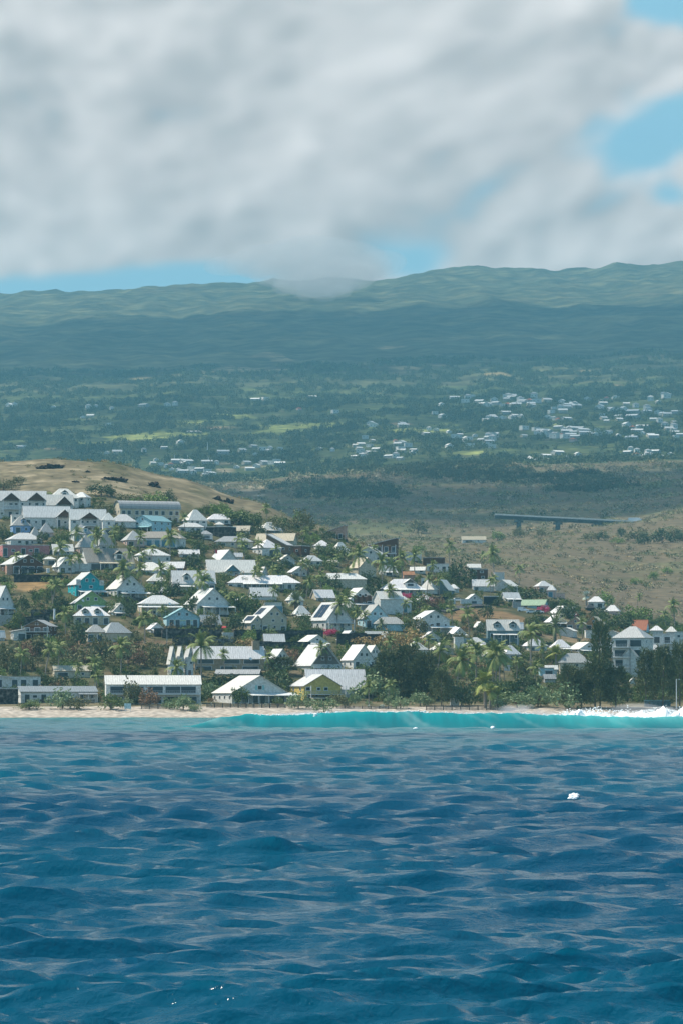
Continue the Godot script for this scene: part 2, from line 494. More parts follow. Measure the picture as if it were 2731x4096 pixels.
func build_sea() -> void:
	rng.seed = 11
	for lam in [16.0, 9.5, 6.2, 4.6, 3.7, 3.1, 2.65, 2.3, 2.0, 1.75, 1.5, 1.32, 1.16, 1.04, 0.92, 0.82, 0.73, 0.65, 0.57, 0.5, 0.44]:
		var a := rng.randf_range(-0.62, 0.62) if lam < 7.5 else rng.randf_range(-0.35, 0.35)
		var k: float = TAU / lam
		swell.append([sin(a) * k, cos(a) * k, 0.0285 * pow(lam, 0.74) * rng.randf_range(0.75, 1.2), rng.randf() * TAU, k, lam])
	var zs := PackedFloat32Array()
	var z := 52.0
	while z < 1236.0:
		zs.append(z)
		z += z * 0.0032
	var wide := 420
	var p := PackedVector3Array()
	var c := PackedColorArray()
	p.resize(zs.size() * wide)
	c.resize(zs.size() * wide)
	for r in zs.size():
		z = zs[r]
		var calm := lerpf(1.0, 0.35, smoothstep(1080.0, 1215.0, z))
		for i in wide:
			var t := i * 2.0 / (wide - 1) - 1.0
			var az := t * 0.105 + t * t * t * 0.045
			var x := az * z
			var w := sea_at(x, z) * calm
			p[r * wide + i] = Vector3(x + w.x, w.y, -z - w.z)
			var n := noise_a.get_noise_2d(x * 0.8, z * 0.4)
			var n2 := noise_b.get_noise_2d(x * 0.5, z * 0.25)
			var shallow := clampf(smoothstep(420.0, 900.0, z + n * 130.0 + n2 * 160.0), 0.0, 1.0)
			var reef := smoothstep(1010.0, 1160.0, z + n * 60.0)
			reef = maxf(reef, 0.55 * smoothstep(640.0, 800.0, z + n * 90.0) * smoothstep(-0.075, -0.02, az + n2 * 0.01))
			var col := Color(0.0, 0.045, 0.088).lerp(Color(0.0, 0.078, 0.122), clampf(n2 * 1.5 + 0.4, 0.0, 1.0))
			col = col.lerp(Color(0.0, 0.11, 0.145), shallow)
			c[r * wide + i] = col.lerp(Color(0.01, 0.19, 0.2), reef)
	var o := part("sea", grid_mesh(p, c, wide, 0, zs.size() - 1, grid_normals(p, wide)), M.water, self)
	tag(o, "choppy deep blue sea with grey sky reflections", "sea", "", "structure")
	# the breaking wave in front of the beach, seen from its back
	var bars := []
	for b in [[560, 0.0], [760, 0.5], [900, 2.3], [1000, 2.75], [1180, 2.6], [1330, 3.1], [1500, 3.3], [1700, 3.2], [1900, 3.0], [2100, 2.85], [2300, 2.6], [2500, 2.3], [2731, 2.3], [3300, 2.3], [3700, 0.4]]:
		bars.append([az_of(b[0]), b[1]])
	var shape := [[-40.0, -0.25], [-26.0, 0.06], [-19.0, 0.24], [-14.0, 0.46], [-10.0, 0.66], [-7.0, 0.81], [-4.5, 0.92], [-2.5, 0.985], [-1.0, 1.0], [0.3, 0.96], [0.9, 0.8], [1.0, 0.55], [1.3, 0.25], [3.0, 0.05], [7.0, -0.3]]
	var ww := 560
	var wp := PackedVector3Array()
	var wc := PackedColorArray()
	crest_line.clear()
	for r in shape.size():
		for i in ww:
			var az := lerpf(bars[0][0], bars[-1][0], i / (ww - 1.0))
			var k := 0
			while k < bars.size() - 2 and az > bars[k + 1][0]: k += 1
			var h: float = lerpf(bars[k][1], bars[k + 1][1], smoothstep(0.0, 1.0, (az - bars[k][0]) / (bars[k + 1][0] - bars[k][0])))
			var zc := 806.0 + noise_a.get_noise_1d(az * 3000.0) * 9.0 - 14.0 * smoothstep(0.03, 0.09, az)
			var x := az * zc
			h *= 1.0 + 0.13 * noise_a.get_noise_1d(az * 9000.0 + 50.0) + 0.05 * noise_b.get_noise_1d(az * 30000.0)
			var zz: float = zc + shape[r][0] * (1.0 + 0.2 * noise_a.get_noise_1d(az * 5000.0))
			var y: float = h * shape[r][1] + noise_b.get_noise_2d(x * 5.0, zz * 9.0) * 0.16 * clampf(h, 0.0, 1.0)
			if h < 0.6: y -= (0.6 - h) * 1.2
			wp.append(Vector3(x, y, -zz))
			# streaks of foam drawn up the back of the wave
			var streak := clampf(noise_b.get_noise_2d(x * 9.0 + zz * 2.0, zz * 0.8) * 2.2 - 0.35, 0.0, 1.0)
			var teal := Color(0.0, 0.255, 0.285).lerp(Color(0.01, 0.34, 0.355), clampf(noise_a.get_noise_1d(x * 1.3) + 0.4, 0.0, 1.0))
			teal = teal.lerp(Color(0.10, 0.50, 0.50), smoothstep(0.035, 0.075, az) * 0.7)
			teal = Color(0.0, 0.14, 0.175).lerp(teal, clampf(r / 6.5 + 0.6 * noise_a.get_noise_1d(x * 4.0), 0.0, 1.0))
			wc.append(teal.lerp(Color(0.5, 0.66, 0.66), streak * 0.22))
			if r == 8 and h > 0.5: crest_line.append(Vector3(x, y, -zz))
	var wv := part("breaking_wave", grid_mesh(wp, wc, ww, 0, shape.size() - 1, grid_normals(wp, ww)), M.surf, self)
	tag(wv, "smooth turquoise back of the wave breaking before the beach", "wave", "", "structure")

var crest_line := []
func build_foam() -> void:
	rng.seed = 23
	var ball := Faces.new()
	var ico := SphereMesh.new()
	ico.radial_segments = 7
	ico.rings = 4
	ico.radius = 0.5
	ico.height = 1.0
	var spots := []
	var fp := PackedVector3Array()
	var fw := 620
	var fs := [[-2.4, -0.2], [-1.6, 0.35], [-0.8, 0.7], [0.2, 0.95], [1.6, 1.0], [3.2, 0.85], [5.0, 0.62], [7.0, 0.4], [9.5, 0.2], [12.0, -0.3]]
	var k0 := 0
	while k0 < crest_line.size() - 1 and px_of(crest_line[k0]).x < 2195.0: k0 += 1
	for r in fs.size():
		for i in fw:
			var fi := lerpf(k0, crest_line.size() - 1.0, i / (fw - 1.0))
			var p: Vector3 = crest_line[int(fi)].lerp(crest_line[mini(int(fi) + 1, crest_line.size() - 1)], fi - int(fi))
			var x := px_of(p).x
			var tall := 1.75 * smoothstep(2200.0, 2330.0, x) * (0.7 + 1.1 * noise_a.get_noise_1d(x * 1.1 + 9.0)) * (0.55 + 0.45 * smoothstep(40.0, 90.0, absf(x - 2480.0)))
			var lump := 1.0 + 0.55 * noise_b.get_noise_2d(p.x * 26.0, fs[r][0] * 26.0) + 0.35 * noise_a.get_noise_2d(p.x * 95.0, fs[r][0] * 95.0)
			fp.append(p + Vector3(0.5 * noise_b.get_noise_2d(p.x * 40.0, r * 30.0), -0.35 + maxf(tall, 0.0) * fs[r][1] * lump, -fs[r][0]))
	var body := part("surf_foam", grid_mesh(fp, PackedColorArray(), fw, 0, fs.size() - 1, grid_normals(fp, fw)), M.foam, self)
	tag(body, "tumbling white foam of the broken wave", "foam", "", "stuff")
	for p in crest_line:
		var x: float = px_of(p).x
		var lots := 0.0
		lots += 4.0 * smoothstep(2210.0, 2290.0, x) * (0.65 + 0.6 * noise_a.get_noise_1d(x * 1.4)) * (0.25 + 0.75 * smoothstep(2480.0, 2540.0, x) + 0.75 * smoothstep(2450.0, 2400.0, x))
		lots += 2.5 * smoothstep(1000.0, 1100.0, x) * smoothstep(1420.0, 1300.0, x) * (0.6 + noise_a.get_noise_1d(x * 3.0))
		lots += 1.5 * smoothstep(1450.0, 1550.0, x) * (0.5 + noise_b.get_noise_1d(x * 2.0))
		var tall := 0.35 + 2.2 * smoothstep(2220.0, 2330.0, x) * (0.55 + 0.45 * absf(noise_a.get_noise_1d(x * 1.1 + 9.0)) * 2.0)
		for k in int(lots * 6.0 + rng.randf()):
			var up := rng.randf() * rng.randf() * tall
			spots.append([p + Vector3(rng.randf_range(-1.4, 1.4), up - 0.15, rng.randf_range(-9.0, 0.6) if up > 0.5 else rng.randf_range(-2.0, 1.2)), rng.randf_range(0.08, 0.3)])
	for w in [[900, 2893, 30, 6, 60], [945, 2888, 25, 7, 60], [1290, 2868, 40, 8, 22], [1340, 2882, 20, 6, 12], [2290, 3207, 17, 9, 46], [1660, 2920, 4, 2, 3], [1968, 2919, 3, 2, 3], [2290, 3200, 8, 4, 16]]:
		for k in w[4]:
			var x: float = w[0] + rng.randfn() * w[2] * 0.5
			var y: float = w[1] + rng.randfn() * w[3] * 0.5
			var zz: float = EYE.y / -tan_up(maxf(y, 2880.0))
			var q: Vector3
			if y < 2900.0:
				zz = 801.0
				q = Vector3(az_of(x) * zz, maxf(0.1, EYE.y + tan_up(y) * zz), -zz)
			else:
				q = Vector3(az_of(x) * zz, 0.25 + rng.randf() * 0.1, -zz)
			spots.append([q, rng.randf_range(0.4, 0.9) * zz / 900.0])
	var mm := MultiMesh.new()
	mm.transform_format = MultiMesh.TRANSFORM_3D
	mm.mesh = ico
	mm.instance_count = spots.size()
	for k in spots.size():
		var s: float = spots[k][1]
		mm.set_instance_transform(k, Transform3D(Basis.from_euler(Vector3(rng.randf() * TAU, rng.randf() * TAU, 0)).scaled(Vector3(s * rng.randf_range(1.0, 1.7), s * rng.randf_range(0.6, 1.1), s)), spots[k][0]))
	var o := MultiMeshInstance3D.new()
	o.name = "sea_foam"
	o.multimesh = mm
	o.material_override = M.foam
	add_child(o)
	tag(o, "white foam of the breaking wave and small whitecaps", "foam", "", "stuff")
	# spray that the wind lifts off the crest
	var sp := Node3D.new()
	sp.name = "sea_spray"
	add_child(sp)
	tag(sp, "thin white spray blown off the wave crest", "spray", "", "stuff")
	var fm := FogMaterial.new()
	fm.albedo = Color(0.97, 0.98, 0.99)
	fm.density = 0.075
	for w in [[2040, 2850, 60, 34], [2085, 2838, 48, 26], [2120, 2858, 60, 22], [1990, 2862, 50, 20], [1850, 2852, 70, 20], [1900, 2862, 80, 16], [1500, 2852, 60, 14], [1390, 2850, 60, 18], [1560, 2858, 80, 12], [1180, 2855, 110, 10], [2330, 2860, 90, 22], [2240, 2866, 80, 16], [2480, 2862, 90, 20], [2600, 2852, 110, 30], [2700, 2856, 80, 26], [1700, 2862, 90, 10]]:
		for k in 4:
			var f := FogVolume.new()
			f.name = "spray_puff"
			f.shape = RenderingServer.FOG_VOLUME_SHAPE_ELLIPSOID
			var zz := 812.0 + rng.randf_range(-6, 6)
			var px := zz / FOCAL / 4.0
			f.size = Vector3(w[2] * rng.randf_range(0.7, 1.5), w[3] * rng.randf_range(0.7, 1.5), w[2] * 0.9) * px * 1.3
			f.material = fm
			sp.add_child(f, true)
			f.position = Vector3(az_of(w[0] + rng.randfn() * w[2] * 0.45) * zz, EYE.y + tan_up(w[1] + rng.randfn() * w[3] * 0.25) * zz, -zz)
			f.rotation.z = rng.randf_range(-0.1, 0.25)

# ---------------------------------------------------------------- clouds
const TO_SUN := Vector3(-0.54, 0.82, -0.20)
func cloud_sheet(x0: float, x1: float, z0: float, z1: float, alt: float, thick: float, seed_: float, wob: float, mat_: Material, open: float) -> void:
	# a flat-bottomed bank that shades the ground between z0 and z1; it hangs up-sun of it
	var nx := 56
	var nz := 44
	var top := PackedVector3Array()
	var bot := PackedVector3Array()
	for j in nz + 1:
		for i in nx + 1:
			var u := i / float(nx)
			var w := j / float(nz)
			var gx := lerpf(x0, x1, u)
			var gz := lerpf(z0, z1, w)
			var e := minf(minf(u, 1.0 - u) * 9.0, minf(w, 1.0 - w) * 5.0)
			var m := clampf(minf(e, 1.0) + noise_a.get_noise_2d(gx * wob + seed_, gz * wob) * 1.1 - open, 0.0, 1.0)
			var gy := height(gx, gz) if gz > 1200.0 else 0.0
			var q := Vector3(gx, gy, -gz) + TO_SUN * ((alt - gy) / TO_SUN.y)
			var bump := m * thick * (1.0 + 0.5 * noise_b.get_noise_2d(gx * wob * 3.0, gz * wob * 3.0))
			top.append(q + Vector3(0, bump, 0))
			bot.append(q + Vector3(0, -0.25 * bump - 0.02, 0))
	var f := Faces.new()
	for j in nz:
		for i in nx:
			var a := j * (nx + 1) + i
			var b := a + nx + 1
			if top[a].y - bot[a].y + top[a + 1].y - bot[a + 1].y + top[b].y - bot[b].y + top[b + 1].y - bot[b + 1].y < 0.3: continue
			f.quad(top[a], top[a + 1], top[b + 1], top[b])
			f.quad(bot[b], bot[b + 1], bot[a + 1], bot[a])
	if f.v.is_empty(): return
	var o := part("cloud", f.mesh(), mat_, self)
	tag(o, "cloud bank drifting above the island", "cloud", "clouds above the island", "structure")

func build_clouds() -> void:
	rng.seed = 5
	var fm := FogMaterial.new()
	fm.albedo = Color(0.99, 0.99, 0.99)
	fm.density = 0.0035
	cloud_sheet(-2400, 2600, 7900, 11300, 3000, 420, 10.0, 0.10, fm, 0.05)
	cloud_sheet(-420, 900, 3320, 4450, 1900, 380, 60.0, 0.28, fm, 0.18)
	cloud_sheet(-1500, 1500, 4700, 7600, 2300, 330, 30.0, 0.22, fm, 0.72)
	# the bank that lies on the mountain's shoulder and hides its crest there
	var cm := FogMaterial.new()
	cm.albedo = Color(0.99, 0.99, 0.99)
	cm.density = 0.0015
	var root := Node3D.new()
	root.name = numbered("cloud")
	add_child(root)
	tag(root, "low cloud resting on the mountain crest", "cloud", "", "structure")
	for c in [[930, 1040, 240, 70], [1060, 1020, 330, 120], [1230, 1010, 420, 170], [1400, 1020, 340, 150], [1520, 1030, 220, 90], [1180, 1070, 340, 130], [1340, 1085, 340, 140], [1090, 1080, 200, 90], [1210, 1100, 240, 110], [1300, 1110, 260, 120], [1410, 1085, 210, 100], [1255, 1138, 190, 66], [1350, 1145, 120, 46], [1150, 1125, 130, 56], [1470, 1065, 140, 66], [1010, 1060, 140, 60], [1290, 1165, 110, 34], [1220, 1160, 70, 30], [1380, 1120, 90, 50]]:
		var f := FogVolume.new()
		f.name = "cloud_puff"
		f.shape = RenderingServer.FOG_VOLUME_SHAPE_ELLIPSOID
		var zz := 11750.0 + rng.randf_range(-200, 200)
		var px := zz / FOCAL / 4.0
		f.size = Vector3(c[2], c[3], c[2] * 0.8 + 500.0) * px * Vector3(1, 1, 0.75)
		f.material = cm
		root.add_child(f, true)
		f.position = Vector3(az_of(c[0]) * zz, EYE.y + tan_up(c[1] + 20.0) * zz, -zz)
		f.rotation.z = rng.randf_range(-0.15, 0.15)

# ---------------------------------------------------------------- houses
var taken := []                # what the houses cover in the photograph: x0, x1, top, base, distance

func short_of(label: String) -> String:     # a house's label up to its first joining word
	var out := PackedStringArray()
	for w in label.replace(",", "").split(" "):
		if out.size() > 2 and w in ["with", "beside", "above", "below", "behind", "between", "under", "before", "among", "over", "at", "in", "on", "alone", "near", "of", "next", "by", "stepping", "leaning", "joined", "half", "directly", "to", "low", "peeping", "and", "beneath", "edge", "beyond"]: break
		out.append(w)
		if out.size() == 9: break
	return " ".join(out)

func near_label(what: String, p: Vector3) -> String:   # what it is and which house it stands by
	var best := 1e9
	var text := ""
	for t in taken:
		if t.size() < 7: continue
		var d: Vector3 = p - t[6]
		var q := Vector2(d.x, d.z * 0.7).length()
		if q < best:
			best = q
			text = what + (" above the " if d.z < -7.0 else (" below the " if d.z > 7.0 else " beside the ")) + t[5]
	var words := text.split(" ")
	return " ".join(words.slice(0, 16))

func roof_texture() -> ImageTexture:
	var im := Image.create(96, 192, false, Image.FORMAT_RGB8)
	var f := FastNoiseLite.new()
	f.seed = 77
	f.frequency = 0.05
	for j in 192:
		for i in 96:
			var v := 0.9 + 0.17 * f.get_noise_2d(i * 2.2, j * 0.35) + 0.07 * f.get_noise_2d(i * 9.0, j * 9.0)
			if i % 16 < 2: v -= 0.14
			if j % 96 < 2: v -= 0.06
			im.set_pixel(i, j, Color(v, v, v * 0.99))
	return ImageTexture.create_from_image(im)

func stripe_texture(a: float, b: float, n: int, across: bool) -> ImageTexture:
	var im := Image.create(64, 64, false, Image.FORMAT_RGB8)
	for j in 64:
		for i in 64:
			var q := j if across else i
			var v := a if q % (64 / n) > 3 else b
			v += 0.08 * sin(i * 12.9898 + j * 78.233)
			im.set_pixel(i, j, Color(v, v, v))
	return ImageTexture.create_from_image(im)

func more_materials(grain: Texture2D, blot: Texture2D) -> void:
	var rt := roof_texture()
	for r in [["white", 0.80, 0.80, 0.78], ["pale", 0.70, 0.70, 0.68], ["grey", 0.45, 0.46, 0.46], ["slate", 0.25, 0.28, 0.30], ["beige", 0.37, 0.34, 0.29], ["teal", 0.27, 0.48, 0.52], ["green", 0.36, 0.50, 0.33], ["red", 0.42, 0.13, 0.06], ["dark", 0.07, 0.075, 0.08], ["cream", 0.58, 0.52, 0.40], ["brown", 0.16, 0.10, 0.07], ["orange", 0.5, 0.24, 0.12]]:
		var m := mat(srgb(r[1], r[2], r[3]), 0.6, 0.35)
		m.albedo_texture = rt
		m.uv1_scale = Vector3(1.0 / 4.2, 1.0 / 9.0, 1)
		M["r_" + r[0]] = m
		for k in 3:     # roofs age differently
			var v: StandardMaterial3D = m.duplicate()
			var q: float = [0.86, 0.95, 1.04][k]
			v.albedo_color = srgb(minf(r[1] * q * [1.0, 1.03, 1.0][k], 0.83), minf(r[2] * q, 0.8), minf(r[3] * q * [1.02, 0.96, 1.0][k], 0.8))
			v.uv1_offset = Vector3(0.37 * k, 0.21 * k, 0)
			M["r_" + r[0] + str(k)] = v
	var wear := noise_tex(0.06, 3, Color(0.82, 0.82, 0.8), Color(1, 1, 1), 256, 15)
	for w in [["white", 0.74, 0.74, 0.72], ["cream", 0.62, 0.55, 0.43], ["grey", 0.42, 0.43, 0.43], ["blue", 0.30, 0.46, 0.74], ["sky", 0.45, 0.66, 0.74], ["pink", 0.56, 0.24, 0.24], ["rose", 0.66, 0.47, 0.42], ["salmon", 0.58, 0.36, 0.28], ["teal", 0.04, 0.42, 0.47], ["green", 0.30, 0.46, 0.19], ["yellow", 0.66, 0.52, 0.17], ["dark", 0.035, 0.045, 0.05], ["orange", 0.60, 0.32, 0.15], ["slate", 0.16, 0.24, 0.27], ["aqua", 0.35, 0.58, 0.62], ["tan", 0.40, 0.32, 0.23]]:
		M["w_" + w[0]] = grained(srgb(w[1], w[2], w[3]), wear, 14.0, 0.9)
	var boards := stripe_texture(1.0, 0.7, 8, false)
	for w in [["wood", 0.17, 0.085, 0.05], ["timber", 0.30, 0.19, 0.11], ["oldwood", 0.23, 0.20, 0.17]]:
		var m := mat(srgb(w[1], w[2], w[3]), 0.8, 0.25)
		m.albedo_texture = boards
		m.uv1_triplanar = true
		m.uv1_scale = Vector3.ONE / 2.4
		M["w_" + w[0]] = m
	var rubble := noise_tex(0.055, 2, Color(0.35, 0.35, 0.36), Color(1, 1, 1), 256, 21, true)
	M.w_stone = grained(srgb(0.21, 0.19, 0.165), rubble, 14.0, 0.95)
	M.w_basalt = grained(srgb(0.125, 0.12, 0.115), rubble, 14.0, 0.95)
	M.w_palestone = grained(srgb(0.34, 0.33, 0.32), rubble, 14.0, 0.95)
	M.glass = mat(srgb(0.022, 0.032, 0.038), 0.08, 0.5)
	M.blueglass = mat(srgb(0.07, 0.20, 0.27), 0.08, 0.5)
	M.frame = mat(srgb(0.66, 0.67, 0.66), 0.5, 0.4)
	M.rail = mat(srgb(0.36, 0.38, 0.39), 0.45, 0.5)
	M.solar = mat(srgb(0.025, 0.035, 0.055), 0.15, 0.5)
	M.shutter = mat(srgb(0.25, 0.50, 0.50), 0.7, 0.3)
	M.awning = mat(srgb(0.55, 0.62, 0.42), 0.8, 0.2)
	M.asphalt = grained(srgb(0.10, 0.10, 0.105), grain, 20.0, 0.95)
	M.paint_white = mat(srgb(0.72, 0.73, 0.74), 0.25, 0.5)
	M.paint_grey = mat(srgb(0.20, 0.21, 0.22), 0.25, 0.5)
	M.paint_red = mat(srgb(0.45, 0.03, 0.03), 0.25, 0.5)
	M.rubber = mat(srgb(0.02, 0.02, 0.02), 0.8, 0.3)
	M.concrete = grained(srgb(0.46, 0.47, 0.47), grain, 30.0, 0.9)
	M.deck_shade_blue = grained(srgb(0.13, 0.18, 0.20), grain, 60.0, 0.8)  # concrete darkened towards blue: shade of the underside put into the colour
	M.fence = mat(srgb(0.13, 0.11, 0.095), 0.9, 0.2)
	M.fabric_red = mat(srgb(0.6, 0.05, 0.08), 0.9, 0.2)
	M.rock = grained(srgb(0.095, 0.07, 0.06), rubble, 10.0, 0.98)
	plant_materials()

func window_on(parent: Node3D, c: Vector3, size: Vector2, face: String, glass := "glass") -> void:
	var turn := 0.0 if face == "f" else (-PI / 2 if face == "l" else PI / 2)
	var fr := box("window", c, Vector3(size.x, size.y, 0.14), M.frame, parent, turn)
	var pane := part("pane", unit_box, M[glass], fr)
	var m := minf(0.16, size.x * 0.12)
	pane.scale = Vector3(1.0 - 2.0 * m / size.x, 1.0 - 2.0 * m / size.y, 1.35)

func railing(parent: Node3D, x0: float, x1: float, y: float, z: float, high := 1.0) -> void:
	var f := Faces.new()
	var n := maxi(2, int((x1 - x0) / 0.55))
	for k in n + 1:
		f.block(Vector3(lerpf(x0, x1, k / float(n)), y + high / 2, z), Vector3(0.07, high, 0.07))
	f.block(Vector3((x0 + x1) / 2, y + high, z), Vector3(x1 - x0 + 0.1, 0.1, 0.1))
	f.block(Vector3((x0 + x1) / 2, y + high * 0.5, z), Vector3(x1 - x0, 0.06, 0.06))
	part("railing", f.mesh(), M.rail, parent)

func walls_mesh(t: String, w: float, d: float, hw: float, hr: float) -> ArrayMesh:
	var f := Faces.new()
	f.block(Vector3(0, hw / 2.0 - 0.1, 0), Vector3(w, hw + 0.2, d))
	var y := hw - 0.05
	var X := w / 2
	var Z := d / 2
	if t == "g":
		f.tri(Vector3(-X, y, Z), Vector3(X, y, Z), Vector3(0, hw + hr - 0.1, Z))
		f.tri(Vector3(X, y, -Z), Vector3(-X, y, -Z), Vector3(0, hw + hr - 0.1, -Z))
	elif t == "s" or t == "c":
		if t == "s":
			f.tri(Vector3(X, y, Z), Vector3(X, y, -Z), Vector3(X, hw + hr - 0.1, 0))
			f.tri(Vector3(-X, y, -Z), Vector3(-X, y, Z), Vector3(-X, hw + hr - 0.1, 0))
		else:
			for k in 8:
				var a0 := PI * k / 8.0
				var a1 := PI * (k + 1) / 8.0
				for s in [-1.0, 1.0]:
					var p := Vector3(X * s, y, 0)
					var q0 := Vector3(X * s, y + sin(a0) * hr, cos(a0) * Z)
					var q1 := Vector3(X * s, y + sin(a1) * hr, cos(a1) * Z)
					if s > 0: f.tri(p, q0, q1)
					else: f.tri(p, q1, q0)
	elif t == "m" or t == "n":
		var s := 1.0 if t == "m" else -1.0
		var a := Vector3(-X * s, y, Z)
		var b := Vector3(X * s, y, Z)
		var c := Vector3(X * s, hw + hr - 0.05, Z)
		var o := Vector3(0, 0, -d)
		if s > 0:
			f.tri(a, b, c); f.tri(b + o, a + o, c + o)
			f.quad(b, b + o, c + o, c)
		else:
			f.tri(b, a, c); f.tri(a + o, b + o, c + o)
			f.quad(b + o, b, c, c + o)
	return f.mesh()

func roof_mesh(t: String, w: float, d: float, hw: float, hr: float, o: float) -> ArrayMesh:
	var f := Faces.new()
	var X := w / 2 + o
	var Z := d / 2 + o
	var th_ := 0.16
	var e := hw
	if t == "g":
		e = hw - hr * o / (w / 2)
		f.slab(Vector3(-X, e, -Z), Vector3(-X, e, Z), Vector3(0, hw + hr, Z), Vector3(0, hw + hr, -Z), th_)
		f.slab(Vector3(X, e, Z), Vector3(X, e, -Z), Vector3(0, hw + hr, -Z), Vector3(0, hw + hr, Z), th_)
	elif t == "s":
		e = hw - hr * o / (d / 2)
		f.slab(Vector3(-X, e, Z), Vector3(X, e, Z), Vector3(X, hw + hr, 0), Vector3(-X, hw + hr, 0), th_)
		f.slab(Vector3(X, e, -Z), Vector3(-X, e, -Z), Vector3(-X, hw + hr, 0), Vector3(X, hw + hr, 0), th_)
	elif t == "h" or t == "p":
		var run := minf(X, Z)
		var rx := maxf(X - run, 0.0) * (0.0 if t == "p" else 1.0)
		var rz := maxf(Z - run, 0.0) * (0.0 if t == "p" else 1.0)
		e = hw - 0.15
		var top := hw + hr
		var a := Vector3(-X, e, Z); var b := Vector3(X, e, Z); var c := Vector3(X, e, -Z); var q := Vector3(-X, e, -Z)
		var r1 := Vector3(-rx, top, rz); var r2 := Vector3(rx, top, -rz)
		if rx > 0.01:
			f.slab(a, b, Vector3(rx, top, 0), Vector3(-rx, top, 0), th_)
			f.slab(c, q, Vector3(-rx, top, 0), Vector3(rx, top, 0), th_)
			f.slab3(b, c, Vector3(rx, top, 0), th_); f.slab3(q, a, Vector3(-rx, top, 0), th_)
		elif rz > 0.01:
			f.slab(b, c, Vector3(0, top, -rz), Vector3(0, top, rz), th_)
			f.slab(q, a, Vector3(0, top, rz), Vector3(0, top, -rz), th_)
			f.slab3(a, b, Vector3(0, top, rz), th_); f.slab3(c, q, Vector3(0, top, -rz), th_)
		else:
			var k := Vector3(0, top, 0)
			f.slab3(a, b, k, th_); f.slab3(b, c, k, th_); f.slab3(c, q, k, th_); f.slab3(q, a, k, th_)
	elif t == "f":
		f.block(Vector3(0, hw + 0.13, 0), Vector3(w + o, 0.3, d + o))
	elif t == "m":
		f.slab(Vector3(-X, hw, Z), Vector3(X, hw + hr, Z), Vector3(X, hw + hr, -Z), Vector3(-X, hw, -Z), 0.28)
	elif t == "n":
		f.slab(Vector3(-X, hw + hr, Z), Vector3(X, hw, Z), Vector3(X, hw, -Z), Vector3(-X, hw + hr, -Z), 0.28)
	elif t == "c":
		for k in 10:
			var a0 := PI * k / 10.0
			var a1 := PI * (k + 1) / 10.0
			f.slab(Vector3(-X, hw + sin(a0) * hr, cos(a0) * Z), Vector3(X, hw + sin(a0) * hr, cos(a0) * Z), Vector3(X, hw + sin(a1) * hr, cos(a1) * Z), Vector3(-X, hw + sin(a1) * hr, cos(a1) * Z), 0.14)
	return f.mesh()

